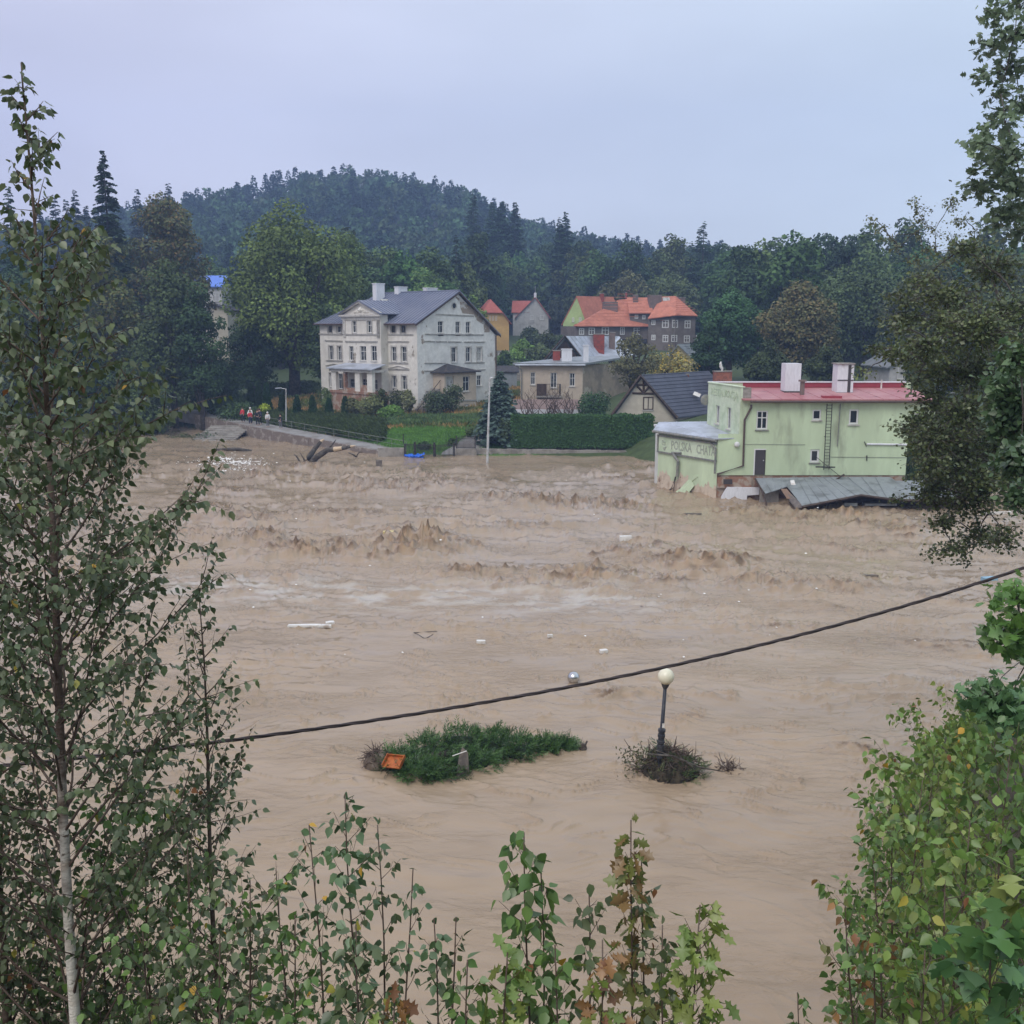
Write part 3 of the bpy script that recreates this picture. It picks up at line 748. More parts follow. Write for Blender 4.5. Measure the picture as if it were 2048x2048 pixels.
for (x0, x1, mt_) in ((320,385,'plaster_old'), (497,522,'brick'), (668,738,'plaster_old'), (848,925,'plaster_old')):
    a_, b_ = sorted((wp.px(*Az(x0, 1300))[0], wp.px(*Az(x1, 1300))[0]))
    m = MB(); wp.block(m, a_, b_, zpf, zpr-.42, -.4, .02); m.build('column', MT[mt_], man)
m = MB(); a_, b_ = sorted((wp.px(*Az(523, 1400))[0], wp.px(*Az(665, 1400))[0])); wp.block(m, a_, b_, zpf, zpf+.35, -.3, -.05)
a_, b_ = sorted((wp.px(*Az(739, 1400))[0], wp.px(*Az(847, 1400))[0])); wp.block(m, a_, b_, zpf, zpf+.75, -.3, -.05)
m.build('parapet', MT['brick'], man)
# annexe at the gable
wx_ = wg.off(1.9)
xa, xb = sorted((wx_.px(*Bz(750, 1500))[0], wx_.px(*Bz(1188, 1500))[0]))
zx = wx_.px(*Bz(900, 1268))[1]
hx = [wx_.rect(*Br(*r)) for r in ((1008,1330,1100,1535),(775,1330,880,1520),(1025,1715,1085,1850))]
m = MB(); wx_.panel(m, xa, xb, zb-.5, zx, hx)
for s_ in (xa, xb): m.face([wx_.pt(s_, zb-.5), wx_.pt(s_, zb-.5, -1.9), wx_.pt(s_, zx, -1.9), wx_.pt(s_, zx)])
m.build('stair_annexe', MT['beige'], man)
window(man, wx_, hx[0], 'white_paint', 'T')
window(man, wx_, hx[1], 'white_paint', 'I', glass='glass_board', label='window half filled with yellowish boards')
wx_.block(MB(), 0,1,0,1,0,1)
m = MB(); wx_.block(m, hx[2][0]+.02, hx[2][1]-.02, hx[2][2]+.02, hx[2][3]-.02, -.18, -.1); m.build('door', MT['white_paint'], man)
cornice(man, wx_, [Br(940,1650,1190,1650)], 'cornice', .18, .12)
zt = wg.px(*Bz(882, 1160))[1]; xm = (xa+xb)/2-.3
m = MB(); e0, e1, e2, e3 = wx_.pt(xa-.45, zx, .45), wx_.pt(xb+.45, zx, .45), wg.pt(xb+.45, zx, .02), wg.pt(xa-.45, zx, .02)
tp, tq = wx_.pt(xm, zt, -1.3), wg.pt(xm, zt+.1, .02)
slab(m, [e0, e1, tp], .12); slab(m, [e1, e2, tq, tp], .12); slab(m, [e3, e0, tp, tq], .12)
m.build('annexe_roof', MT['roof_dark'], man)
m = MB()                                         # outer stair with its rail
for k in range(12):
    a_ = xa-.3-k*.3; wx_.block(m, a_-.3, a_, zb-.5, 5.2-k*.27, -1.7, -.4)
m.build('outer_stair', MT['concrete'], man)
m = MB(); m.tube([wx_.pt(xa-.2, 6.2, -.4), wx_.pt(xa-3.9, 2.9, -.4)], .04)
for k in range(5): m.tube([wx_.pt(xa-.3-k*.85, 6.1-k*.76, -.4), wx_.pt(xa-.3-k*.85, 5.0-k*.76, -.4)], .025)
m.build('stair_rail', MT['iron'], man)

# ------------------------------------------------------------------ simple gabled house generator
def gable_house(name, label, o, d, e, L, W, z0, ze_, rise, wallm, roofm, seam=None, over=.4, hip=0, split=.5, group=None, zb2=None, chim=()):
    """o corner; d along the gable side (length L, gable above it), e along the eaves (length W)"""
    root = thing(name, label, 'house', (o.x, o.y, z0))
    wa_ = Wall(o, d, (-e.x, -e.y)); wb_ = Wall(o, e, (-d.x, -d.y))
    m = MB(); mm = L*split
    zb2 = ze_ if zb2 is None else zb2
    def q(a, b, z): p = o+d*a+e*b; return Vector((p.x, p.y, z))
    if not hip: 
        for b in (0, W): m.face([q(0,b,z0), q(L,b,z0), q(L,b,zb2), q(mm,b,ze_+rise-.12), q(0,b,ze_)])
    else:
        zh = ze_+rise*(1-hip)
        for b in (0, W): m.face([q(0,b,z0), q(L,b,z0), q(L,b,ze_), q(mm+(L-mm)*hip,b,zh), q(mm-mm*hip,b,zh), q(0,b,ze_)])
    m.face([q(0,0,z0), q(0,W,z0), q(0,W,ze_), q(0,0,ze_)]); m.face([q(L,0,z0), q(L,W,z0), q(L,W,zb2), q(L,0,zb2)])
    m.build('wall', MT[wallm], root)
    m = MB(); sl_ = rise/mm; sr_ = (ze_+rise-zb2)/(L-mm); zt_ = ze_+rise
    A = [q(-over,-over,ze_-over*sl_+.05), q(-over,W+over,ze_-over*sl_+.05), q(mm,W+over,zt_+.05), q(mm,-over,zt_+.05)]
    B = [q(mm,-over,zt_+.05), q(mm,W+over,zt_+.05), q(L+over,W+over,zb2-over*sr_+.05), q(L+over,-over,zb2-over*sr_+.05)]
    if hip:
        hh = rise*hip; inset = hh*1.1; zh = zt_-hh+.05
        A = [A[0], A[1], q(mm-mm*hip,W+over,zh), q(mm,W+over-inset,zt_+.05), q(mm,-over+inset,zt_+.05), q(mm-mm*hip,-over,zh)]
        B = [q(mm+(L-mm)*hip,-over,zh), q(mm,-over+inset,zt_+.05), q(mm,W+over-inset,zt_+.05), q(mm+(L-mm)*hip,W+over,zh), B[2], B[3]]
        slab(m, [q(mm-mm*hip,-over,zh), q(mm+(L-mm)*hip,-over,zh), q(mm,-over+inset,zt_+.05)], .15)
        slab(m, [q(mm-mm*hip,W+over,zh), q(mm+(L-mm)*hip,W+over,zh), q(mm,W+over-inset,zt_+.05)], .15)
    slab(m, A, .15); slab(m, B, .15)
    if seam == 'tiles':
        seams(m, A, Vector((e.x, e.y, 0)), .42, .05, .05); seams(m, B, Vector((e.x, e.y, 0)), .42, .05, .05)
    elif seam: seams(m, A, A[2 if not hip else 3]-A[1], .6, .05, .05); seams(m, B, B[1 if not hip else 2]-B[2 if not hip else 4], .6, .05, .05)
    rf_ = m.build('roof', MT[roofm], root)
    for (a, b, w, dd, h, mt_) in chim:
        c = o+d*a+e*b; ang = math.atan2(d.y, d.x)
        chimney(rf_, c.x-w/2, c.x+w/2, c.y-dd/2, c.y+dd/2, ze_+rise*.3, zt_+h, mt_, rz=ang)
    return root, wa_, wb_, q

# orange-yellow house behind the mansion
o = Vector((XU(968, 188), 188)); 
d, e = Vector((math.cos(R(8)), math.sin(R(8)))), Vector((-math.sin(R(8)), math.cos(R(8))))
o = Vector((XU(951, 190), 190))
hs, w1, w2, q = gable_house('ochre_house', 'orange-yellow house with a hipped red roof, half hidden behind the right end of the mansion', o, d, e, reach(o, d, 1018), 9, 6.8, 13.2, 3.9, 'ochre', 'tile_red', hip=.62, split=.5)
for k in range(3): window(hs, w1, w1.rect(978+k*6.2, 632, 981.6+k*6.2, 641), rec=-.05, sill=None, style='I', fr=.05)
m = MB(); w1.block(m, 2.5, 6.2, 6.0, 7.9, .01, .4); m.build('plinth', MT['concrete'], hs)
window(hs, w1, w1.rect(996, 706, 1006, 716), rec=-.42, sill=None)

# small grey house on the slope
o = Vector((XU(1033, 250), 250)); d = Vector((math.cos(R(-4)), math.sin(R(-4)))); e = Vector((math.sin(R(4)), math.cos(R(4))))
Lg = reach(o, d, 1097)
hs, w1, w2, q = gable_house('grey_house', 'small pale grey house with steep gable and red roof standing alone on the slope', o, d, e, Lg, 8, 9.0, 14.6, 4.4, 'grey_wall', 'tile_red', split=.58)
for r in ((1060,630,1067,640),(1080,630,1088,640),(1055,651,1066,661)): window(hs, w1, w1.rect(*r), rec=-.05, style='III' if r[0] == 1055 else 'I', fr=.12)
# the side wing with its red roof on the left
m = MB(); w1.block(m, -.9, 2.3, 9.0, 15.6, -5, -.3); m.build('side_wing', MT['grey_wall'], hs)
m = MB(); slab(m, [w1.pt(-1.2, 15.5, 0), w1.pt(3.2, 15.5, 0), w1.pt(3.2, 18.3, -3), w1.pt(-1.2, 18.3, -3)], .15); m.build('wing_roof', MT['tile_red'], hs)
m = MB(); w1.block(m, 4.1, 4.7, 18.3, 20.1, -1.5, -.9); ch = m.build('chimney', MT['chim_white'], hs)
MB().tube([w1.pt(4.4, 20.0, -1.2), w1.pt(4.4, 21.6, -1.2)], .05).build('aerial', MT['galv'], ch)

# apple-green gabled house
o = Vector((XU(1126, 205), 205)); d = Vector((math.cos(R(10)), math.sin(R(10)))); e = Vector((-math.sin(R(10))*-1, math.cos(R(10))))
d = Vector((math.cos(R(-12)), math.sin(R(-12)))); e = Vector((math.sin(R(52)), math.cos(R(52))))
hs, w1, w2, q = gable_house('green_house', 'apple-green house with a steep gable and orange tiled roof, left of the long taupe house', o, d, e, reach(o, d, 1174), 9.5, 7, 12.9, 5.1, 'green_house', 'tile_orange', over=.2, split=.58, chim=((2.8, 6.5, .8, .8, .6, 'chim_red'),))
for r in ((1144,635,1148.5,643.5),(1158,635,1163,643),(1135,659,1143,670)): window(hs, w1, w1.rect(*r), rec=-.05, style='I', fr=.1)

# ------------------------------------------------------------------ long taupe house with orange hipped roofs
Kz = lambda x, y: (980+x*.2381, 560+y*.2381)
def Kr(x0, y0, x1, y1): return (*Kz(x0, y0), *Kz(x1, y1))
YT = 190.
apt = thing('apartment_house', 'long taupe apartment house with orange hipped tile roofs and white window frames', 'house', (XU(1230, YT), YT, 6))
def aw(x0k, x1k, Y, slope=0.0):
    u0, u1 = Kz(x0k, 0)[0], Kz(x1k, 0)[0]
    p, p2 = Vector((XU(u0, Y), Y)), Vector((XU(u1, Y+slope), Y+slope))
    return Wall(p, p2-p, (0, -1)), (p2-p).length
def wing(x0, x1, ytop, Y, slope, wins, back=9, zb=4.5, name='wall', ws=.085):
    w, L = aw(x0, x1, Y, slope); z1 = w.px(*Kz((x0+x1)/2, ytop))[1]
    m = MB(); w.block(m, 0, L, zb, z1, -back, 0); m.build(name, MT['taupe'], apt)
    for r in wins: window(apt, w, w.rect(*Kr(*r)), rec=-.06, fr=.16, style='T' if r[3]-r[1] > 40 else 'I', sill=None)
    return w, L, z1
w, L, z1 = wing(735, 1310, 388, YT, 4, ((748,405,790,460),(828,400,880,462),(938,396,998,462),(1092,394,1130,460),(1205,400,1268,460),(1205,525,1262,585)))
wl = w
# low hipped roof of the left wing
def KP(x, y, Y): return at(*Kz(x, y), Y)
def kroof(polys, t=.15, mat='tile_orange', name='roof'):
    m = MB()
    for p in polys:
        slab(m, p, t); 
        seams(m, p, Vector((1, 0, 0)), .9, .05, .05)
    return m.build(name, MT[mat], apt)
e0, e1 = KP(718, 384, YT-.6), KP(1345, 386, YT+3.4)
t0, t1 = KP(1085, 165, YT+7.5), KP(1165, 160, YT+8)
eb0, eb1 = Vector((e0.x+.5, YT+14, e0.z)), Vector((e1.x+.5, YT+14, e1.z))
rf_a = kroof([[e0, e1, t1, t0]])
kroof([[e1, eb1, t1]], name='roof'); kroof([[eb0, e0, t0]], name='roof')
# central higher link
w, L, z1 = wing(1175, 1370, 280, YT+3.5, .2, ((1278,295,1306,330),(1215,292,1245,325),(1356,335,1390,376)), back=8, zb=5)
c0, c1 = KP(1168, 276, YT+3.0), KP(1372, 272, YT+3.0); c2, c3 = KP(1345, 147, YT+9), KP(1150, 147, YT+9)
kroof([[c0, c1, c2, c3]])
# right wing
w, L, z1 = wing(1330, 1560, 320, YT+2.0, -2.5, ((1446,335,1502,402),(1356,335,1390,378),(1356,460,1390,505),(1450,462,1498,522)), back=9)
w2_, L2, z2 = wing(1525, 1725, 300, YT-.52, 1.0, ((1530,335,1578,402),(1634,340,1684,406),(1522,462,1572,520),(1628,466,1678,526),(1730,462,1760,510)), back=9)
r0, r1, r2 = KP(1325, 322, YT+1.4), KP(1560, 292, YT-1.2), KP(1745, 298, YT+.2)
tl, tr = KP(1440, 140, YT+6.5), KP(1560, 134, YT+6.5)
rr_ = Vector((r2.x, YT+12, r2.z))
rf_c = kroof([[r0, r1, tr, tl]]); kroof([[r1, r2, tr]]); kroof([[r2, rr_, tr]])
m = MB(); w2_.block(m, L2-.02, L2+1.6, 6.5, z2-3.5, -7, -.6); m.build('side_porch', MT['taupe'], apt)
# tall slab chimneys rising out of the slopes
for (x0, x1, yt, yb, Y, dp, par) in ((957,1072,188,330,YT+4.6,3.4,rf_a), (1205,1243,128,200,YT+7,1.2,rf_a), (1342,1440,130,255,YT+4.8,3.4,rf_c), (1140,1152,105,150,YT+9,.8,rf_a), (1590,1640,150,200,YT+6,1.3,rf_c)):
    p, p2 = KP(x0, yt, Y), KP(x1, yb, Y)
    chimney(par, p.x, p2.x, Y, Y+dp, p2.z-1.0, p.z, 'chim_taupe' if x1-x0 > 20 else 'chim_red')
sk = KP(1480, 162, YT+5.1); MB().rbox(sk, 1.3, .1, 1, 0, R(-50)).build('skylight', MT['glass_board'], rf_c)
m = MB(); wl.block(m, 7.0, 13.3, 9.2, 9.95, .05, 1.3); m.build('balcony', MT['roof_dark'], apt)

# ------------------------------------------------------------------ house with pale metal roof and red chimney
YM = 140.
hs = thing('metal_roof_house', 'house with pale metal roof, dark timber gable and broad red chimney, behind the beige house', 'house', (XU(1150, YM), YM, 5))
g0, g1, g2 = KP(440, 690, YM), KP(792, 690, YM), KP(628, 470, YM)
back = Vector((3.2, 8.5, 0))
m = MB(); m.face([g0+Vector((.4,.1,-5)), g1+Vector((-.4,.1,-5)), g1+Vector((-.4,.1,0)), g2+Vector((0,.1,-.35)), g0+Vector((.4,.1,0))])
m.prism([g0+Vector((.4,.12,-5)), g1+Vector((-.4,.12,-5)), g1+Vector((-.4,.12,-.5)), g0+Vector((.4,.12,-.5))], (3.2, 8, 0))
m.build('gable_wall', MT['timber'], hs)
rr0, rr1 = KP(1085, 472, YM+9.5), KP(1215, 640, YM+4.5)
m = MB(); pl = [g1+Vector((.3,-.4,-.2)), rr1, rr0, g2+Vector((0,-.4,0))]
slab(m, pl[:3], .1); slab(m, [pl[0], pl[2], pl[3]], .1); seams(m, [pl[0], pl[2], pl[3]], pl[3]-pl[0], .9, .05, .04); seams(m, pl[:3], pl[3]-pl[0], .9, .05, .04)
lb = rr0+Vector((-9, -.5, -5.5))
slab(m, [g0+Vector((-.3,-.4,-.2)), g2+Vector((0,-.4,0)), rr0, lb], .1)
rfm = m.build('roof', MT['sheet_light'], hs)
m = MB(); m.tube([g0+Vector((-.2,-.45,-.2)), g2+Vector((0,-.45,.02)), g1+Vector((.3,-.45,-.25))], .14, 4); m.build('verge_board', MT['timber'], hs)
for (x0, x1, yt, yb, Y, dp, mt_) in ((873,960,458,600,YM+3.2,1.6,'chim_red'), (1003,1048,445,640,YM+5.2,.8,'chim_taupe')):
    p, p2 = KP(x0, yt, Y), KP(x1, yb, Y); chimney(rfm, p.x, p2.x, Y, Y+dp, p2.z-1, p.z, mt_)

# ------------------------------------------------------------------ beige flat-roofed house
o = Vector((XU(980+780*.2381, 124, 8), 124)); aL = 74
dl = Vector((-math.sin(R(86)), math.cos(R(86)))); dr = Vector((math.sin(R(42)), math.cos(R(42))))
fl_ = thing('flat_roof_house', 'beige two-storey house with flat overhanging roof and stained plain side wall', 'house', (o.x, o.y, 3))
wl = Wall(o, dl, (0, -1)); wr_ = Wall(o, dr, (1, -1))
Ll = wl.px(*Kz(255, 850))[0]; Lr = 10.8
zt_ = wl.px(*Kz(500, 712))[1]; zr_ = wr_.px(*Kz(790, 685))[1]
hl = [wl.rect(*Kr(*r)) for r in ((340,775,380,880),(508,778,562,905),(668,782,714,893))]
m = MB(); wl.panel(m, 0, Ll, 2, zt_, hl, .2); m.build('front_wall', MT['beige'], fl_)
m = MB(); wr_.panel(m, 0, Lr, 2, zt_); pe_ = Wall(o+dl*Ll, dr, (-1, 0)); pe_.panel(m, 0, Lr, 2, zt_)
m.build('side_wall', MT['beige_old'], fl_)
for i, h in enumerate(hl): window(fl_, wl, h, 'white_paint', '+' if i != 1 else 'I', rec=.12, fr=.09, name='window' if i != 1 else 'balcony_door', glass='glass_pale' if i == 1 else 'glass')
m = MB(); P = [wl.pt(-.3, zt_, .5), wl.pt(Ll+.9, zt_, .5), pe_.pt(Lr+.3, zt_+.5, .3), wr_.pt(Lr+.3, zt_+.75, .15), wr_.pt(.0, zt_+.2, .15)]
m.prism([p for p in (P[0], P[1], P[2], P[3])], (0, 0, .22)); m.build('roof', MT['sheet_grey'], fl_)
MB().tube([wl.pt(Ll+.6, zt_-.02, .58), wl.pt(-.3, zt_-.02, .58)], .09).build('gutter', MT['sheet_light'], fl_)
MB().tube([wl.pt(Ll+.6, zt_, .5), wl.pt(Ll-.15, zt_-.6, .12), wl.pt(Ll-.15, 2, .12)], .07).build('downpipe', MT['pipe_grey'], fl_)
for (x0, x1, yt, yb, g_, mt_) in ((530,590,597,690,2.5,'chim_red'), (603,688,585,690,1.5,'chim_white'), (787,828,553,668,1.0,'chim_white')):
    Y = 124+g_; p, p2 = KP(x0, yt, Y), KP(x1, yb, Y); chimney(fl_, p.x, p2.x, Y, Y+.9, p2.z-.4, p.z, mt_)
# balcony with dark panels and rail
a0, a1, z0_, z1_ = wl.rect(*Kr(395, 870, 595, 975))
m = MB(); wl.block(m, a0-.1, a1+.1, z0_-.1, z0_+.1, .01, 1.1); bal = m.build('balcony', MT['concrete'], fl_)
m = MB(); wl.block(m, a0, a0+(a1-a0)*.05, z0_+.1, z1_, 1.0, 1.08); m.build('rail_panel', MT['iron'], bal)
m = MB(); wl.block(m, a1-(a1-a0)*.42, a1, z0_+.1, z1_, 1.0, 1.07); m.build('rail_panel', MT['timber'], bal)
m = MB(); m.tube([wl.pt(a0, z1_, 1.04), wl.pt(a1, z1_, 1.04)], .03)
for k in range(9): x_ = a0+(a1-a0)*k/15; m.tube([wl.pt(x_, z0_+.1, 1.04), wl.pt(x_, z1_, 1.04)], .018, 4)
m.build('railing', MT['iron'], bal)
# low garage in front of it
YG = 112.
ga = thing('garage', 'low garage with white fascia and brown roof in front of the beige house', 'garage', (XU(1090, YG), YG, 2.5))
p0, p1 = KP(195, 1085, YG), KP(765, 1105, YG)
m = MB(); m.box(p0.x+.3, p1.x-.3, YG+.3, YG+5, 1.5, p1.z-.02); m.build('wall', MT['timber'], ga)
m = MB(); m.hexa([(p0.x,YG,p1.z-.25),(p1.x,YG,p1.z-.25),(p1.x,YG+.1,p1.z-.25),(p0.x,YG+.1,p1.z-.25),(p0.x,YG,p1.z+.22),(p1.x,YG,p1.z+.22),(p1.x,YG+.1,p1.z+.22),(p0.x,YG+.1,p1.z+.22)]); m.build('fascia', MT['chim_white'], ga)
m = MB(); m.hexa([(p0.x,YG+.12,p1.z),(p1.x,YG+.12,p1.z),(p1.x,YG+6,p1.z+.3),(p0.x,YG+6,p1.z+.3),(p0.x,YG+.12,p1.z+.2),(p1.x,YG+.12,p1.z+.2),(p1.x,YG+6,p1.z+.9),(p0.x,YG+6,p1.z+.9)]); m.build('roof', M('garage_roof', (.2,.14,.12), rough=.9), ga)

# ------------------------------------------------------------------ house with dark tiled roof and half-timbered gable
YD = 106.
o = KP(1060, 1120, YD); o = Vector((o.x, o.y)); pr = KP(1560, 1120, YD)
d = Vector((1, 0)); e = Vector((math.sin(R(44)), math.cos(R(44))))
apx = KP(1290, 797, YD)
Ld = pr.x-o.x
zeD = KP(1300, 1110, YD).z
hs, w1, w2, q = gable_house('dark_roof_house', 'cream house with large dark tiled roof and dark half-timbered gable behind the hedge', o, d, e, Ld, 11.5, 1.5, zeD, apx.z-zeD, 'cream', 'roof_slate', seam='tiles', over=.45, split=(apx.x-o.x)/Ld)
hs_root = hs
window(hs, w1, w1.rect(*Kr(1285,980,1372,1090)), 'timber', 'I', rec=-.06, fr=.1)
m = MB()
def beam(x0, y0, x1, y1, t=.11, o_=.12):
    a, z = w1.px(*Kz(x0, y0)); b, zz = w1.px(*Kz(x1, y1)); A, B = w1.pt(a, z, o_/2), w1.pt(b, zz, o_/2)
    m.tube([A, B], t, 4)
for bb in ((1195,950,1415,955), (1290,800,1290,950), (1235,890,1290,945), (1345,890,1290,945), (1230,880,1350,880)): beam(*bb)
m.build('timber_frame', MT['timber'], hs)
m = MB(); A, B, Cc = q(-.45,-.5,zeD-.45*(apx.z-zeD)/(apx.x-o.x)-.1), q(apx.x-o.x,-.5,apx.z-.08), q(Ld+.45,-.5,zeD-.45*(apx.z-zeD)/(Ld-apx.x+o.x)-.1)
m.tube([A, B, Cc], .19, 4); m.build('verge_board', MT['timber'], hs)
pD = KP(1590, 795, YD+5.5)
chimney(hs, pD.x, pD.x+1.0, YD+5.2, YD+6.0, pD.z-2.2, pD.z, 'chim_brick')
pD = KP(1868, 768, YD+7.5)
ch = chimney(hs, pD.x, pD.x+1.9, YD+6.2, YD+7.2, pD.z-3.0, pD.z, 'chim_brick')
m = MB(); m.tube([(pD.x+.9, YD+6.7, pD.z+.1), (pD.x+.9, YD+6.7, pD.z+.3), (pD.x+.75, YD+6.7, pD.z+.55), (pD.x+.7, YD+6.7, pD.z+.9), (pD.x+.75, YD+6.7, pD.z+1.1)], [.1, .14, .17, .13, .05], 8); m.build('cowl', MT['foam'], ch)
# dormer, roof window, dish
pD = KP(1738, 962, YD+3.4); MB().rbox(pD, .75, .45, .1, R(-20), R(48), R(20)).build('skylight', MT['foam'], hs)
# ------------------------------------------------------------------ pale yellow house behind the loose tree
YY = 150.
o = Vector((XU(1318, YY), YY)); d = Vector((1, 0)); e = Vector((math.sin(R(30)), math.cos(R(30))))
hs, w1, w2, q = gable_house('yellow_house', 'pale yellow house with grey tiled roof behind the loose leafy tree', o, d, e, 7.0, 9, 4, 5.8, 3.9, 'yellow_wall', 'sheet_grey', seam='tiles', split=.42)
window(hs, w1, w1.rect(1333, 705, 1338, 714), rec=-.05)
# low white wall and shed between mansion and flat-roofed house
m = MB(); p = at(1000, 725, 150); m.box(p.x, p.x+5.5, 150, 150.3, 3, p.z-.6); tag(m.build('garden_wall', MT['concrete'], None, loc=(p.x, 150, 3)), 'pale grey garden wall between the mansion and the beige house', 'wall')
p = at(985, 735, 140)
sh = thing('shed', 'grey lean-to shed beside the right end of the mansion', 'shed', (p.x, 140, 3))
MB().box(p.x, p.x+3.3, 140, 143, 3, p.z-.7).build('wall', MT['sheet_grey'], sh)
m = MB(); m.hexa([(p.x-.2,139.8,p.z-.7),(p.x+3.6,139.8,p.z-.7),(p.x+3.6,143,p.z),(p.x-.2,143,p.z),(p.x-.2,139.8,p.z-.55),(p.x+3.6,139.8,p.z-.55),(p.x+3.6,143,p.z+.15),(p.x-.2,143,p.z+.15)]); m.build('roof', MT['roof_dark'], sh)

# ------------------------------------------------------------------ houses hidden in the trees
MT['blue_roof'] = M('roof_bright_blue', (.12,.22,.62), rough=.5)
o = Vector((XU(405, 172), 172)); d = Vector((1, 0)); e = Vector((0, 1))
hs, w1, w2, q = gable_house('cream_house', 'cream house wall showing between the dark trees on the left', o, d, e, 4.2, 9, 4, 15.0, .8, 'cream', 'roof_dark')
for r in ((414,640,420,652),(432,640,438,652),(414,672,420,686),(432,672,438,686)): window(hs, w1, w1.rect(*r), rec=-.05)
o = Vector((XU(392, 176), 176))
hs, w1, w2, q = gable_house('blue_roof_building', 'building with bright blue roof glimpsed between the trees', o, Vector((0, 1)), Vector((1, 0)), 6, 4.6, 4, 19.0, 1.7, 'grey_wall', 'blue_roof')
window(hs, w2, (3, 4.2, 16.4, 17.8), rec=-.05)
o = Vector((XU(1785, 125), 125)); d = Vector((1, 0)); e = Vector((0, 1))
hs, w1, w2, q = gable_house('pale_house', 'pale grey-white house mostly hidden behind the dark tree on the right', o, d, e, 8.5, 9, 3, 7.6, 2.6, 'grey_wall', 'sheet_grey')
for k in range(3): window(hs, w1, (1.0+2.6*k, 2.2+2.6*k, 6.0, 7.5), rec=-.05)

# ------------------------------------------------------------------ the flooded restaurant
Rz = lambda x, y: (1280+x*.3975, 700+y*.3975)
Cz = lambda x, y: (1300+x*.1553, 720+y*.1553)
def Cr(x0, y0, x1, y1): return (*Cz(x0, y0), *Cz(x1, y1))
def Rr(x0, y0, x1, y1): return (*Rz(x0, y0), *Rz(x1, y1))
YR = 72.7
res = thing('restaurant', 'pale green restaurant with red sheet roof, standing in the flood', 'restaurant', (16, 74, 0))
wm = Wall((XU(1436, YR, 4), YR), (1, 0), (0, -1))
X1 = wm.px(1481, 800)[0]; X2 = wm.px(1872, 800)[0]; X3 = wm.px(*Rz(1340, 560))[0]
zlow = wm.px(*Rz(450, 422))[1]; zbase = wm.px(*Rz(800, 630))[1]; zeave = wm.px(*Rz(900, 252))[1]
hm = [wm.rect(*Rr(*r)) for r in ((586,305,643,400),(868,300,912,352),(1052,298,1100,374),(1366,318,1420,392),(572,497,632,634),(856,500,902,566))]
hm[4] = (hm[4][0], hm[4][1], zbase, hm[4][3])
m = MB(); wm.panel(m, X1, X2, zlow, zeave, [h for h in hm if h[2] > zlow], .14)
for h in hm:
    pass
wm.panel(m, 0, X3, zbase, zlow, [h for h in hm if h[3] < zlow], .14)
wmu = m
m.build('front_wall', MT['green_wall'], res)
b_ = Wall(wm.pt(0, 0).to_2d(), (1, 0), (0, -1))
dS = Vector((-math.sin(R(11)), math.cos(R(11)))); LS = 6.1
oS = wm.pt(X1, 0).to_2d(); wS = Wall(oS, dS, (-1, -.2))
ztS = wS.px(*Cz(1160, 352))[1]
hS = [wS.rect(*Cr(848,585,893,820)), wS.rect(*Cr(992,612,1040,890))]
m = MB(); wS.panel(m, 0, LS, zbase, ztS, hS, .14); m.build('side_wall', MT['green_pale'], res)
m = MB()                                          # back, far end, ground floor body under water
m.face([wS.pt(LS, -1), wm.pt(X2+.5, -1, -LS), wm.pt(X2+.5, ztS, -LS), wS.pt(LS, ztS)])
m.face([wm.pt(X2, zlow), wm.pt(X2, zlow, -LS), wm.pt(X2, zeave+.3, -LS), wm.pt(X2, zeave)])
m.face([wm.pt(X3, -1), wm.pt(X3, -1, -LS), wm.pt(X3, zlow, -LS), wm.pt(X3, zlow)])
m.face([wm.pt(X3, zlow), wm.pt(X3, zlow, -LS), wm.pt(X2, zlow, -LS), wm.pt(X2, zlow)])
m.build('rear_wall', MT['green_wall'], res)
m = MB(); wm.block(m, .02, X3-.05, -1.5, zbase-.003, -LS, -.06); m.build('foundation', MT['brick'], res)
m = MB()
for k in range(9): xk = X1+1.4+k*1.42; m.tube([wm.pt(xk, zeave+.1, .44), wm.pt(xk, zeave+.5, -LS+.4)], .022, 4)
m.build('roof_seam', MT['roof_red'], res)
window(res, wm, hm[0], 'white_paint', '+', rec=.06, fr=.1, sill='pipe_grey'); window(res, wm, hm[1], 'white_paint', '', rec=.06, fr=.1); window(res, wm, hm[2], 'white_paint', '', rec=.06, fr=.12)
window(res, wm, hm[3], 'white_paint', '+', rec=.06, fr=.09)
window(res, wm, hm[5], 'white_paint', '', rec=.06, fr=.13, glass='glass', sill='pipe_grey', label='small window with bluish pane')
for h in hS: window(res, wS, h, 'white_paint', 'I', rec=.08, fr=.07, glass='glass_pale')
m = MB(); wm.block(m, hm[4][0]+.09, hm[4][1]-.03, hm[4][2]+.02, hm[4][3]-.09, -.12, -.06); dr_ = m.build('door', MT['door'], res)
m = MB(); wm.block(m, hm[4][0], hm[4][0]+.085, hm[4][2], hm[4][3], -.11, .01); wm.block(m, hm[4][0]+.085, hm[4][1], hm[4][3]-.085, hm[4][3], -.11, .012); m.build('door_frame', MT['white_paint'], dr_)
MB().ball(wm.pt(hm[4][1]-.15, hm[4][2]+1.05, -.03), .05, 8, 6).build('handle', MT['galv'], dr_)
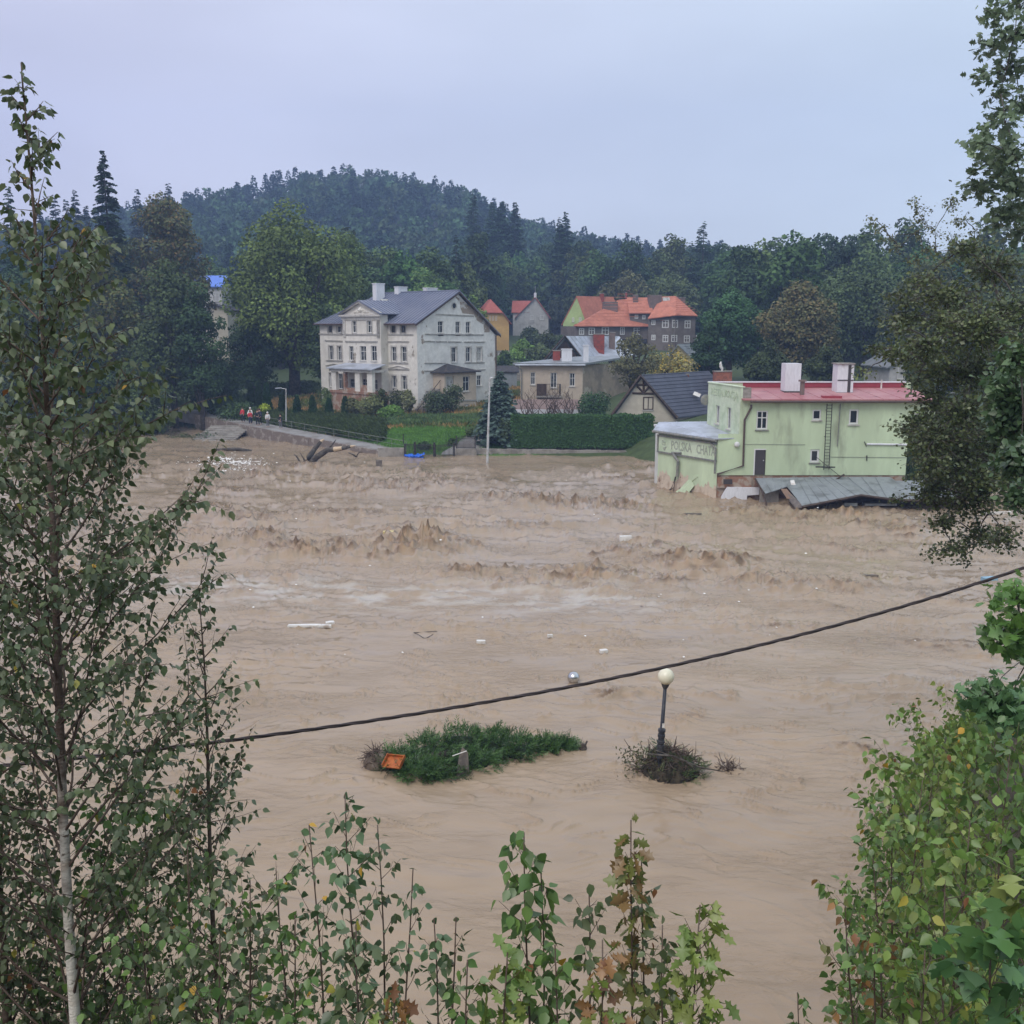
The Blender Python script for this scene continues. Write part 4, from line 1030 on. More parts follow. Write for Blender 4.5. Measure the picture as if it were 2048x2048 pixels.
# roof: gentle fall to the front, parapet along the back
zbk_ = zeave+.42
m = MB(); Pf0, Pf1 = wm.pt(X1+.15, zeave, .45), wm.pt(X2+.2, zeave, .45); Pb1, Pb0 = wm.pt(X2+.2, zbk_, -LS+.1), wS.pt(LS-.1, zbk_, -.2)
m.prism([Pf0, Pf1, Pb1, Pb0], (0, 0, .09)); rfR = m.build('roof', MT['roof_red'], res)
ztb = wm.off(-LS).px(*Rz(700, 164))[1]
m = MB(); b0 = wS.pt(LS, 0, -.1); wbk = Wall((b0.x, b0.y), (1, 0), (0, -1)); Lb = wm.pt(X2, 0).x-b0.x
wbk.block(m, .25, Lb, zbk_+.1, ztb, -.25, 0); m.build('parapet', MT['roof_red_dark'], res)
m = MB(); wbk.block(m, -.1, Lb+.05, ztb+.002, ztb+.09, -.3, .06); m.build('coping', MT['chim_white'], res)
m = MB(); wS.block(m, -.02, LS, zeave-.1, ztS-.004, -.25, -.004); wS.block(m, -.06, LS, ztS, ztS+.07, -.3, .06); m.build('side_parapet', MT['green_pale'], res)
m = MB(); wm.block(m, X1+.01, X1+.75, zeave-.02, ztS-.01, -.3, -.01); m.build('parapet_end', MT['concrete'], res)
m = MB(); m.tube([wm.pt(X1+.6, zeave-.08, .5), wm.pt(X2+.2, zeave-.08, .5)], .08)
for k in range(14): wm.block(m, X1+1+k*.9, X1+1.08+k*.9, zeave-.14, zeave-.02, .01, .4)
m.build('gutter', MT['pipe_brown'], res)
def pc(w, pts, r, name, mat, o=.1):
    P_ = []
    for (u, v) in pts: a, z = w.px(u, v); P_.append(w.pt(a, z, o))
    return MB().tube(P_, r, 8).build(name, MT[mat], res)
pc(wm, [Cz(1300,575), Cz(1300,610), Cz(1215,770), Cz(1195,1360), Cz(860,1470)], .075, 'downpipe', 'pipe_brown')
pc(wm, [Rz(1008,268), Rz(1004,300), Rz(990,485)], .035, 'downpipe', 'pipe_grey')
for (x0, x1, yt, yb) in ((732,808,68,214), (995,1072,72,220)):
    p, p2 = at(*Rz(x0+2, yt), YR+3.2), at(*Rz(x1-2, yb), YR+3.2)
    ch = chimney(rfR, p.x, p2.x, YR+3.2, YR+4.4, p2.z+.1, p.z, 'chim_white', cap=False)
    m = MB(); m.box(p.x-.02, p2.x+.02, YR+3.15, YR+4.45, p2.z-.3, p2.z+.097); m.build('flashing', MT['door'], ch)
    if x0 == 995:
        m = MB(); m.box(p.x+1.2-.08-.35, p.x+.98, YR+3.16, YR+3.198, p2.z+.1, p.z-.05); m.box(p.x+.02, p2.x-.02, YR+3.17, YR+3.198, p.z-1.2, p.z-1.12); m.build('soot_slot', MT['door'], ch)
        MB().box(p.x-.08, p2.x+.06, YR+3.1, YR+4.5, p.z+.002, p.z+.08).build('cap', MT['concrete'], ch)
p, p2 = at(*Rz(806, 160), YR+2), at(*Rz(826, 238), YR+2)
m = MB(); m.tube([((p.x+p2.x)/2, YR+2, p2.z), ((p.x+p2.x)/2, YR+2, p.z)], .17, 12); m.tube([((p.x+p2.x)/2, YR+2, p.z+.02), ((p.x+p2.x)/2, YR+2, p.z+.14)], .3, 12)
m.build('vent_pipe', MT['chim_taupe'], rfR)
p = at(*Rz(958, 250), YR+.6); MB().rbox((p.x, YR+.4, zeave+.2), 1.3, .7, .16).build('roof_hatch', MT['roof_red_dark'], rfR)
m = MB(); p = at(*Rz(1216, 150), YR+5.5); m.tube([(p.x, YR+5.5, zbk_), (p.x, YR+5.5, p.z)], .06); m.build('vent_pipe', MT['foam'], rfR)
# ladder fixed to the wall
a0, z_t = wm.px(*Rz(935, 268)); a1, _ = wm.px(*Rz(960, 268)); az0, z_b = wm.px(*Rz(918, 600)); az1, _ = wm.px(*Rz(944, 600))
m = MB(); m.tube([wm.pt(a0, z_t, .3), wm.pt(az0, z_b, .3)], .03); m.tube([wm.pt(a1, z_t, .3), wm.pt(az1, z_b, .3)], .03)
for k in range(21):
    t = (k+.5)/21; z = z_t+(z_b-z_t)*t; m.tube([wm.pt(a0+(az0-a0)*t, z, .3), wm.pt(a1+(az1-a1)*t, z, .3)], .016, 4)
for t in (.1, .5, .9): z = z_t+(z_b-z_t)*t; m.tube([wm.pt(a0+(az0-a0)*t, z, .3), wm.pt(a0+(az0-a0)*t, z, 0)], .02, 4)
m.build('ladder', MT['iron'], res)
pc(wm, [Rz(878,585), Rz(975,587)], .05, 'bracket', 'iron', .3); pc(wm, [Rz(880,535), Rz(1000,632)], .02, 'loose_wire', 'iron', .25)
pc(wm, [Rz(520,474), Rz(830,476)], .012, 'wall_cable', 'pipe_grey', .03); pc(wm, [Rz(950,538), Rz(1338,541)], .014, 'wall_cable', 'pipe_grey', .03)
pc(wm, [Rz(1140,473), Rz(1340,476)], .07, 'wall_pipe', 'chim_white', .05)
pc(wm, [Rz(1140,530), Rz(1140,556)], .04, 'bracket', 'iron', .06); pc(wm, [Rz(1128,460), Rz(1138,485)], .03, 'bracket', 'iron', .06)
a, z = wm.px(*Cz(1115, 1085)); m = MB(); m.ball(wm.pt(a, z, .14), .2, 12, 8, (1, .7, 1)); m.build('wall_lamp', MT['white_paint'], res)
m = MB(); p = wS.pt(LS-.3, 0, .5); pd = at(*Cz(715, 515), YR+6); m.ball(pd, .38, 14, 10, (1, .28, 1.1)); m.tube([pd, pd+Vector((.5, .1, -.2))], .04); m.build('satellite_dish', MT['pipe_grey'], res)
# skewed low annexe with the painted name board
dA = Vector((-math.sin(R(30.3)), math.cos(R(30.3)))); oA = wm.pt(0, 0).to_2d(); LA = 6.75
wA = Wall(oA, dA, (-1, -.5)); zg = wA.px(*Cz(500, 985))[1]; zfb = wA.px(*Cz(500, 1232))[1]
m = MB(); wA.panel(m, 0, LA, .75, zg); 
eA = Wall(oA+dA*LA, (0.3, 1), (-1, 0)); eA.panel(m, 0, 3.5, -1, zg)
m.build('annexe_wall', MT['green_wall'], res)
m = MB(); rng = random.Random(2)                   # torn plaster above the waterline with a ragged edge
N = 150; topz = [1.0+.3*math.sin(i*.1)+.5*float(noise(i/16., 2.3, 3))+.25*float(noise(i/4., 5.3, 3))+rng.uniform(-.02, .02) for i in range(N+1)]
for i in range(N):
    a0_, a1_ = LA*i/N, LA*(i+1)/N
    m.face([wA.pt(a0_, -1, .012), wA.pt(a1_, -1, .012), wA.pt(a1_, topz[i+1], .012), wA.pt(a0_, topz[i], .012)])
wA.panel(m, 0, LA, -1, .75); m.build('torn_plaster', MT['plaster_torn'], res)
m = MB()                                           # two flaps of green render hanging loose
def fp(x, y, o): a, z = wA.px(*Cz(x, y)); return wA.pt(a, z, o)
m.prism([fp(500,1540,.05), fp(545,1560,.06), fp(585,1620,.12), fp(520,1735,.35), fp(440,1700,.42), fp(335,1725,.5), fp(420,1660,.3)], (.03, .03, .01))
m.prism([fp(600,1480,.03), fp(625,1500,.03), fp(545,1560,.05), fp(500,1545,.04), fp(495,1510,.03)], (.03, .03, .01))
m.build('hanging_render', MT['green_wall'], res)
a0_, z0_ = wA.px(*Cz(855, 1085)); 
m = MB(); wA.block(m, .12, LA-.12, zfb, zg-.28, .01, .07); bd = m.build('name_board', MT['green_pale'], res)
m = MB(); wA.block(m, .05, LA, zfb-.12, zfb-.003, .01, .14); wA.block(m, .05, LA, zg-.277, zg-.16, .01, .16); wA.block(m, LA-.1, LA, zfb, zg-.28, .01, .13); m.build('board_frame', MT['pipe_grey'], bd)
MB().tube([wA.pt(-.1, zg+.02, .3), wA.pt(LA+.35, zg+.06, .3)], .1, 8).build('gutter', MT['pipe_grey'], res)
def pa_(pts, r, o): return [wA.pt(*wA.px(*Cz(*p)), o) for p in pts]
MB().tube(pa_([(815,1050),(815,1085),(875,1130),(860,1460)], 0, .2), .07, 8).build('downpipe', MT['pipe_grey'], res)
MB().tube(pa_([(320,1200),(360,1260),(390,1300),(375,1500)], 0, .2), .11, 8).build('broken_pipe', MT['pipe_grey'], res)
m = MB(); m.tube(pa_([(365,1500),(350,1560),(320,1640),(270,1690)], 0, .3), .03, 5); m.tube(pa_([(375,1500),(352,1600),(345,1690)], 0, .3), .03, 5); m.tube(pa_([(270,1690),(345,1640)], 0, .3), .03, 5); m.build('torn_wires', MT['iron'], res)
m = MB(); m.tube(pa_([(300,1190),(420,1195)], 0, .15), .07, 6); m.build('pipe_bracket', MT['pipe_grey'], res)
# annexe roof and white rear parapet
pk0 = at(*Cz(110, 845), 80.5); pk1 = at(*Cz(745, 838), 80.5)
m = MB(); Q = [wA.pt(-.05, zg+.08, .3), wA.pt(LA+.3, zg+.12, .3), Vector((pk0.x, 80.4, zg+.55)), Vector((pk1.x+.3, 80.4, zg+.6)), wS.pt(LS-.2, zg+.55, .03), wS.pt(.05, zg+.15, .03)]
m.prism(Q, (0, 0, .07)); 
for k in range(9):
    t_ = (k+.5)/9; A_1 = Q[1].lerp(Q[0], t_); B_1 = (Q[4] if t_ < .5 else Q[3]).lerp(Q[3] if t_ < .5 else Q[2], t_*2 if t_ < .5 else t_*2-1); m.tube([A_1+Vector((0,0,.08)), B_1+Vector((0,0,.08))], .03, 4)
m.build('annexe_roof', MT['sheet_light'], res)
m = MB(); m.box(pk0.x-.2, pk1.x+.35, 80.42, 80.62, -1, pk0.z-.05); m.box(pk0.x-.35, pk1.x+.35, 80.3, 80.7, pk0.z-.047, pk0.z+.1); m.build('rear_parapet', MT['chim_white'], res)
# letters
def lettering(text, w, r, o, name, mat, par, bold=.0, n_dir=-1):
    c = bpy.data.curves.new(name, 'FONT'); c.body = text; c.extrude = .012; c.offset = bold; c.size = 1; c.resolution_u = 2
    ob = bpy.data.objects.new(name, c); col.objects.link(ob)
    dg = bpy.context.evaluated_depsgraph_get(); me = bpy.data.meshes.new_from_object(ob.evaluated_get(dg))
    bpy.data.objects.remove(ob)
    co = np.zeros(len(me.vertices)*3); me.vertices.foreach_get('co', co); co = co.reshape(-1, 3)
    x0, x1 = co[:, 0].min(), co[:, 0].max(); y0, y1 = co[:, 1].min(), co[:, 1].max()
    a0, a1, z0, z1 = r
    fr = (co[:, 0]-x0)/(x1-x0); fz = (co[:, 1]-y0)/(y1-y0)
    off = np.array(root_loc(par)); out = np.zeros_like(co)
    for i in range(len(co)):
        s_ = a1+(a0-a1)*fr[i] if n_dir < 0 else a0+(a1-a0)*fr[i]
        out[i] = np.array(w.pt(s_, z0+(z1-z0)*fz[i], o+co[i, 2])) - off
    me.vertices.foreach_set('co', out.ravel()); me.update(); me.materials.clear(); me.materials.append(MT[mat])
    ob = bpy.data.objects.new(name, me); col.objects.link(ob); ob.parent = par
    return ob
ra_ = wS.rect(*Cr(790,365,1140,520))
a0_, a1_ = wS.px(*Cz(1138, 440))[0], wS.px(*Cz(792, 440))[0]
zl0, zl1 = wS.px(*Cz(965, 508))[1], wS.px(*Cz(965, 382))[1]
lettering('RESTAURACJA', wS, (a0_, a1_, zl0, zl1), .012, 'lettering', 'letter', res, .006)
a0_, a1_ = wA.px(*Cz(548, 1120))[0], wA.px(*Cz(285, 1090))[0]
lettering('POLSKA', wA, (a0_, a1_, zfb+.27, zg-.46), .075, 'lettering', 'letter_grey', bd, .012)
a0_, a1_ = wA.px(*Cz(850, 1170))[0], wA.px(*Cz(610, 1130))[0]
lettering('CHATA', wA, (a0_, a1_, zfb+.27, zg-.46), .075, 'lettering', 'letter_grey', bd, .012)
m = MB()                                           # small faded emblem left of the name
for (x0, y0, x1, y1) in ((170,1035,170,1085), (170,1035,205,1050), (205,1050,205,1090), (170,1085,205,1095), (180,1060,195,1065)):
    m.tube([wA.pt(*wA.px(*Cz(x0, y0)), .08), wA.pt(*wA.px(*Cz(x1, y1)), .08)], .025, 4)
for (x, y, r) in ((205,1140,.13), (220,1120,.09), (190,1135,.08)): m.ball(wA.pt(*wA.px(*Cz(x, y)), .07), r, 8, 6, (1,.3,1))
m.build('emblem', MT['letter_grey'], bd)
# broken ground-floor wall pieces below the annexe corner
m = MB(); f2 = wm.off(.35)
def f2p(w, x, y, o=0): a, z = w.px(*Cz(x, y)); return w.pt(a, z, o)
wm.block(m, .03, X1*1.0+1.0, .9, zbase-.12, .0, .12)
m.build('broken_masonry', MT['brick'], res)
m = MB(); m.prism([f2p(f2, *p) for p in ((1000,1640),(1410,1645),(1405,1735),(1250,1745),(1250,1850),(910,1850),(905,1800),(960,1700))], (0, .25, 0)); m.build('torn_wall_slab', MT['chim_white'], res)
m = MB(); m.prism([f2p(f2, *p) for p in ((945,1535),(1060,1535),(1060,1600),(945,1600))], (0, -.02, 0)); m.build('opening', MT['door'], res)
# collapsed sheet roof of the lean-to
Zz = lambda x, y: (1450+x*.3095, 880+y*.3095)
sd = thing('collapsed_lean_to', 'collapsed grey sheet-metal lean-to roof sagging into the flood below the green wall', 'shed', (wm.pt(8, 0, 2).x, YR-2, 0))
def zp_(x, y, Y): return at(*Zz(x, y), Y)
tops = [zp_(190,246,YR-.15), zp_(420,242,YR-.15), zp_(700,238,YR-.15), zp_(1060,238,YR-.15), zp_(1100,262,YR-.2), zp_(1330,262,YR+.3)]
bots = [zp_(262,345,70.6), zp_(400,300,71.2), zp_(880,350,68.4), zp_(1100,378,68.4), zp_(1250,382,68.2), zp_(1565,362,69.5)]
m = MB()
for i in range(5):
    P_ = [tops[i], tops[i+1], bots[i+1], bots[i]]
    if i == 1: P_ = [tops[1], tops[2], bots[2], zp_(500,425,66.9), zp_(430,335,69.6), bots[1]]
    n = len(m.v)
    if i == 1:
        slab(m, [P_[0], P_[1], P_[2]], .05); slab(m, [P_[0], P_[2], P_[3]], .05); slab(m, [P_[0], P_[3], P_[4]], .05); slab(m, [P_[0], P_[4], P_[5]], .05)
    else: slab(m, [P_[0], P_[1], P_[2]], .05); slab(m, [P_[0], P_[2], P_[3]], .05)
    for k in range(1, 4):
        t = k/4; A = tops[i].lerp(tops[i+1], t)+Vector((0,0,.02)); B = bots[i].lerp(bots[i+1], t)+Vector((0,0,.02))
        if i != 1: m.tube([A, B], .022, 4)
for t in (.15, .3, .45, .6, .75, .9):
    A = tops[1].lerp(tops[2], t); B = zp_(500,425,66.9).lerp(bots[2], t); m.tube([A+Vector((0,0,.03)), B+Vector((0,0,.03))], .022, 4)
m.build('sheet_roof', MT['sheet_grey'], sd)
m = MB(); m.tube([zp_(500,432,66.9), zp_(880,358,68.3), zp_(1100,388,68.3), zp_(1250,392,68.1), zp_(1565,370,69.4)], .09, 4)
m.tube([zp_(195,250,YR-.4), zp_(240,330,70.8), zp_(275,440,69.6)], .08, 4)
m.build('eaves_beam', MT['timber'], sd)
m = MB(); A, B, C1, D1 = zp_(365,318,70.4), zp_(410,330,70.0), zp_(505,425,66.9), zp_(455,435,67.4); m.prism([A, B, C1, D1], (0, 0, -.12)); m.build('loose_board', MT['wood_grey'], sd)
m = MB(); A, B, C1, D1 = zp_(360,318,70.4), zp_(400,318,70.1), zp_(445,380,68.5), zp_(400,382,68.8); m.prism([p+Vector((0,0,.03)) for p in (A, B, C1, D1)], (0, 0, -.02)); m.build('rusty_flashing', M('rust', (.2,.13,.09), rough=.8), sd)
m = MB(); x0_ = zp_(440,440,69.5).x; x1_ = zp_(1540,440,70).x
m.box(x0_, x1_, 70.2, 70.4, -1, .95); m.build('dark_wall', MT['timber'], sd)
m = MB(); p = zp_(905,412,68.9); p2 = zp_(1110,425,68.9); m.box(p.x, p2.x, 68.9, 69.5, p2.z, p.z)
p = zp_(770,408,68.7); p2 = zp_(855,428,68.7); m.box(p.x, p2.x, 68.7, 68.8, p2.z, p.z); m.build('hanging_panel', MT['sheet_grey'], sd)
m = MB(); m.rbox(zp_(285,360,71.6), 1.3, .2, 1.3); m.build('wall_stub', MT['concrete'], sd)
m = MB(); m.prism([zp_(420,265,71.4), zp_(445,262,71.4), zp_(455,292,71.0), zp_(428,298,71.0)], (0, -.05, .05)); tag(m.build('foam_board', MT['foam'], None, loc=zp_(430,280,71.2)), 'white square of foam board lying on the collapsed sheet roof', 'board')
m = MB(); m.tube([zp_(705,265,71.9), zp_(770,222,72.3)], .06, 5); tag(m.build('fallen_beam', MT['timber'], None, loc=zp_(705,265,71.9)), 'short dark beam lying across the top of the collapsed sheet roof', 'beam')
m = MB(); m.tube([zp_(640,450,68), zp_(665,470,67.9)], .05, 5); tag(m.build('white_pipe', MT['foam'], None, loc=zp_(640,450,68)), 'short white pipe leaning below the collapsed roof edge', 'pipe')
# ------------------------------------------------------------------ foliage kit
nrng = np.random.default_rng(5)
def unit(a): return a/np.maximum(np.linalg.norm(a, axis=-1, keepdims=True), 1e-9)
T_BIRCH = (np.array([(0,0,0),(.22,.30,.05),(.48,.33,.03),(1,0,-.16),(.48,-.33,.03),(.22,-.30,.05),(.45,0,-.05)]), [(0,6,1),(6,2,1),(6,3,2),(0,5,6),(6,5,4),(6,4,3)])
T_QUAD = (np.array([(0,0,0),(.5,.36,.0),(1,0,-.08),(.5,-.36,.0)]), [(0,1,2),(0,2,3)])
T_NARROW = (np.array([(0,0,0),(.4,.17,.02),(1,0,-.1),(.4,-.17,.02)]), [(0,1,2),(0,2,3)])
T_NEEDLE = (np.array([(0,0,0),(.5,.07,.0),(1,0,-.05),(.5,-.07,.0)]), [(0,1,2),(0,2,3)])
_ol = [(0,.03),(.15,.10),(.2,.26),(.3,.13),(.42,.16),(.48,.40),(.6,.2),(.72,.33),(.8,.14),(1.0,.05)]
T_OAK = (np.array([(x,y,.04) for x, y in _ol]+[(x,-y,.04) for x, y in _ol[::-1]]+[(.5,0,-.04)]), [(20,i+1,i) for i in range(19)]+[(20,0,19)])
_ml = [(0,.02),(.05,.25),(.25,.55),(.3,.3),(.45,.28),(.6,.62),(.68,.3),(.8,.25),(1.05,0)]
T_MAPLE = (np.array([(x,y,.03*(1-y)) for x, y in _ml]+[(x,-y,.03*(1-y)) for x, y in _ml[-2::-1]]+[(.42,0,-.03)]), [(17,(i+1)%17,i) for i in range(17)])

def leaves(P, D, N, S, tpl):
    V0, Fc = tpl; k = len(V0)
    D = unit(D); Y_ = unit(np.cross(N, D)); Z_ = np.cross(D, Y_)
    V = P[:, None, :] + S[:, None, None]*(V0[None, :, 0:1]*D[:, None, :] + V0[None, :, 1:2]*Y_[:, None, :] + V0[None, :, 2:3]*Z_[:, None, :])
    Fa = np.array(Fc)[None] + (np.arange(len(P))*k)[:, None, None]
    return V.reshape(-1, 3), Fa.reshape(-1, 3), k

def leaf_obj(name, P, D, N, S, C, tpl, mat, parent=None, loc=None):
    V, Fa, k = leaves(P, D, N, S, tpl); C = np.asarray(C)*(1.0 if mat == 'fleck' else (1.75 if mat == 'leaf_far' else 1.65)*np.array((1.08, 1.0, .82))[None])
    return np_mesh(name, V, Fa, MT[mat], parent, colr=np.repeat(C, k, axis=0), loc=loc)

def rnd_unit(n): return unit(nrng.normal(size=(n, 3)))

def blob_leaves(cen, rad, n, size, colr, var=.22, blobvar=.3, up=.25, shell=.72):
    """leaf quads round a set of clumps; cen (m,3), rad (m,3)"""
    m = len(cen); w = (rad[:, 0]*rad[:, 2]); w = w/w.sum()
    ib = nrng.choice(m, n, p=w)
    d = rnd_unit(n); d[:, 2] = np.where(nrng.random(n) < up, np.abs(d[:, 2]), d[:, 2])
    r = shell+(1.08-shell)*nrng.random(n)
    r = np.where(nrng.random(n) < .12, r*1.18, r)
    P = cen[ib] + d*rad[ib]*r[:, None]
    N = unit(d + .75*rnd_unit(n) + np.array((0, 0, .35)))
    D = unit(np.cross(N, rnd_unit(n)) + .35*d - np.array((0, 0, .25)))
    S = size*(.6+.8*nrng.random(n))
    bb = 1+blobvar*(nrng.random(m)*2-1)
    C = np.array(colr)[None]*(bb[ib]*(1+var*(nrng.random(n)*2-1)))[:, None]
    return P, D, N, S, C

def broadleaf(name, label, cat, loc, Ht, W, n, leaf, colr, z0=.16, nb=60, shape=1.0, blob=(.2, .34), group=None, limbs=9, seed=1, autumn=None):
    global nrng
    nrng = np.random.default_rng(seed)
    root = thing(name, label, cat, loc, group)
    L = np.array(loc)
    cz, hz = Ht*(z0+(1-z0)*.5), Ht*(1-z0)*.5
    d = rnd_unit(nb); fr = .35+.6*nrng.random(nb)**.6
    cen = np.zeros((nb, 3))
    tz_ = d[:, 2]
    wz_ = np.where(tz_ > 0, 1.0, 1.0)*(1-.25*shape*np.maximum(tz_, 0))
    cen[:, 0] = d[:, 0]*fr*W*.40*wz_; cen[:, 1] = d[:, 1]*fr*W*.40*wz_; cen[:, 2] = cz+tz_*fr*hz*.86
    rb = W*.5*(blob[0]*2*.8+(blob[1]-blob[0])*2*.8*nrng.random(nb))*.62
    rad = np.stack([rb, rb, rb*.72], 1)
    cen[-1] = (0, 0, cz+hz*.82)
    P, D, N, S, C = blob_leaves(cen, rad, n, leaf, colr)
    if autumn is not None:
        k = nrng.random(nb) < .3; 
        hit = nrng.random(n) < .25
        C[hit] = C[hit]*.4+np.array(autumn)*.6
    crown = leaf_obj('crown', P+L, D, N, S, C, T_QUAD, 'leaf_far', root)
    m = MB(); r0 = W*.03+.08
    m.tube([(0,0,-.6),(.05*W*.1,0,Ht*.2),(0,.1,Ht*.45),(.1,0,Ht*.85)], [r0*1.25, r0, r0*.65, r0*.1], 7)
    for i in range(limbs):
        c = cen[int(nrng.integers(nb))]; s = Ht*(z0*.7+.25*nrng.random()); s = min(s, c[2]*.8)
        m.tube([(0,0,s), (c[0]*.45, c[1]*.45, s+(c[2]-s)*.45), tuple(c)], [r0*.5, r0*.32, r0*.08], 5)
    m.v = [(v[0]+L[0], v[1]+L[1], v[2]+L[2]) for v in m.v]
    m.build('trunk', MT['bark'], root, smooth=True)
    return root

def spruce(name, label, loc, Ht, W, colr=(.022,.045,.026), group=None, tiers=30, per=10, seed=1, q=6, droop=.28, cat='tree', z0=.06, ragged=.3):
    global nrng
    nrng = np.random.default_rng(seed); root = thing(name, label, cat, loc, group); L = np.array(loc)
    P, D, N, S, C = [], [], [], [], []
    for i in range(tiers):
        t = z0+(1-z0)*(i+.5*nrng.random())/tiers; z = Ht*t; Lb = (W*.5)*(1-t)**.82*(.95 if t > .15 else .8)+.02*W
        for j in range(per):
            a = nrng.random()*2*np.pi; L_ = Lb*(1-ragged+ragged*1.6*nrng.random()); h = np.array((math.cos(a), math.sin(a), 0))
            tint = .75+.5*nrng.random(); jz = (nrng.random()-.5)*Ht*1.6/tiers
            for k in range(q):
                s = (k+.5)/q; p = h*L_*s+np.array((0, 0, z+jz-droop*L_*s*s*1.3+.12*L_*s))
                for sg in (-1, 1):
                    sd = np.array((-h[1], h[0], 0))*sg
                    P.append(p); D.append(h*.75+sd*(.55+.3*nrng.random())+np.array((0,0,-.35+.3*nrng.random()))); N.append(np.array((0,0,1))+.6*nrng.normal(size=3)); S.append(L_/q*1.5*(1.15-.5*s)+.03*W); C.append(np.array(colr)*tint*(.8+.4*nrng.random()))
    leaf_obj('crown', np.array(P)+L, np.array(D), unit(np.array(N)), np.array(S), np.array(C), T_QUAD, 'leaf_far', root)
    m = MB(); m.tube([(L[0],L[1],L[2]-.5),(L[0],L[1],L[2]+Ht*.98)], [Ht*.014+.05, .02], 6); m.build('trunk', MT['bark'], root)
    return root

def place(src, x, y, s, rot, label=None, group=None, sz=None, z=None):
    c = copy_thing(src); c.location = (x, y, (tz(x, y) if z is None else z)-.2); c.scale = (s, s, s*(sz or 1)); c.rotation_euler = (0, 0, rot)
    if label: c['label'] = label
    if group: c['group'] = group
    return c

# ------------------------------------------------------------------ the far wood
rg = random.Random(21)
GW = 'trees of the wood at the foot of the hill'
def ymin(u): return np.interp(u, [-200, 0, 380, 600, 900, 950, 1010, 1130, 1180, 1420, 1480, 1700, 2300], [165, 165, 185, 182, 180, 216, 274, 274, 236, 236, 172, 160, 150])
COLS = [(.036,.068,.024), (.045,.085,.028), (.028,.055,.024), (.05,.075,.026)]
protos = []
for i in range(4):
    protos.append(dict(kind='b', args=(15+2*i, 9.5+.8*i, 5200, .58, COLS[i], 31+i)))
placed = 0; first = {}
ZONES = [(60,'at the left border behind the birch'),(170,'behind the birch trunk'),(300,'below the lone spruce'),(430,'behind the brown-tinted rounded tree'),(560,'behind the left half of the huge spreading tree'),(680,'behind the right half of the huge spreading tree'),
  (760,'above the left chimney of the mansion'),(840,'above the middle of the mansion roof'),(920,'above the mansion gable'),(985,'above the ochre house'),(1060,'above the small grey house'),(1125,'between the grey house and the green house'),(1190,'above the apple-green house'),
  (1260,'above the slab chimneys of the taupe house'),(1330,'above the taupe house roof ridge'),(1400,'above the right end of the taupe house'),(1470,'behind the round dark green tree'),(1540,'above the first white restaurant chimney'),(1620,'behind the brown-tinted broad tree'),(1700,'above the second white restaurant chimney'),
  (1780,'above the right end of the red roof'),(1860,'behind the olive trees on the right'),(1950,'behind the sparse pear tree'),(9999,'behind the boughs at the right border')]
TONE = ['mid-green', 'light-green', 'deep-green', 'olive']
def region(u, kind, i=0, s=1, dd=0):
    r = next(t for m_, t in ZONES if u < m_)
    sz = 'small' if s < .92 else 'tall' if s > 1.1 else 'mid-sized'
    row = 'front' if dd < 14 else 'second' if dd < 28 else 'rear'
    return (f'{sz} {TONE[i]} tree in the {row} row ' if kind == 'b' else f'{sz} dark spruce in the {row} row ')+r
cand = []
for k in range(5200):
    u = rg.uniform(-60, 2110); Y_ = rg.uniform(150, 300)
    ym = ymin(u)
    if not (ym < Y_ < ym+42): continue
    cand.append((Y_-ym, u, Y_))
cand.sort(); acc = []
for (dd, u, Y_) in cand:
    x = XU(u, Y_)
    if all((x-a)**2+(Y_-b)**2 > 49 for a, b in acc): acc.append((x, Y_))
    if len(acc) >= 232: break
for (x, Y_) in acc:
    u = 1024+F*x/(Y_*CO); kind = 'b' if rg.random() < (.86 if u > 500 else .7) else 's'
    i = rg.randrange(4) if kind == 'b' else 9
    s = rg.uniform(.75, 1.25); s = 1.0 if i not in first else s; lab = region(u, kind, i if i < 4 else 0, s, Y_-ymin(u)); grp = 'leafy trees at the foot of the wooded hill' if kind == 'b' else 'spruces at the foot of the wooded hill'
    if i not in first:
        if kind == 'b':
            Ht, W, n, lf, c_, sd_ = protos[i]['args']; o = broadleaf('leafy_tree', lab, 'tree', (x, Y_, tz(x, Y_)-.2), Ht, W, n, lf, c_, z0=.1, nb=44, limbs=4, seed=sd_, group=grp)
        else: o = spruce('spruce_tree', lab, (x, Y_, tz(x, Y_)-.2), 21, 7.5, tiers=22, per=8, q=4, seed=7, group=grp)
        first[i] = o
    else: place(first[i], x, Y_, s, rg.uniform(0, 6.28), lab, grp)
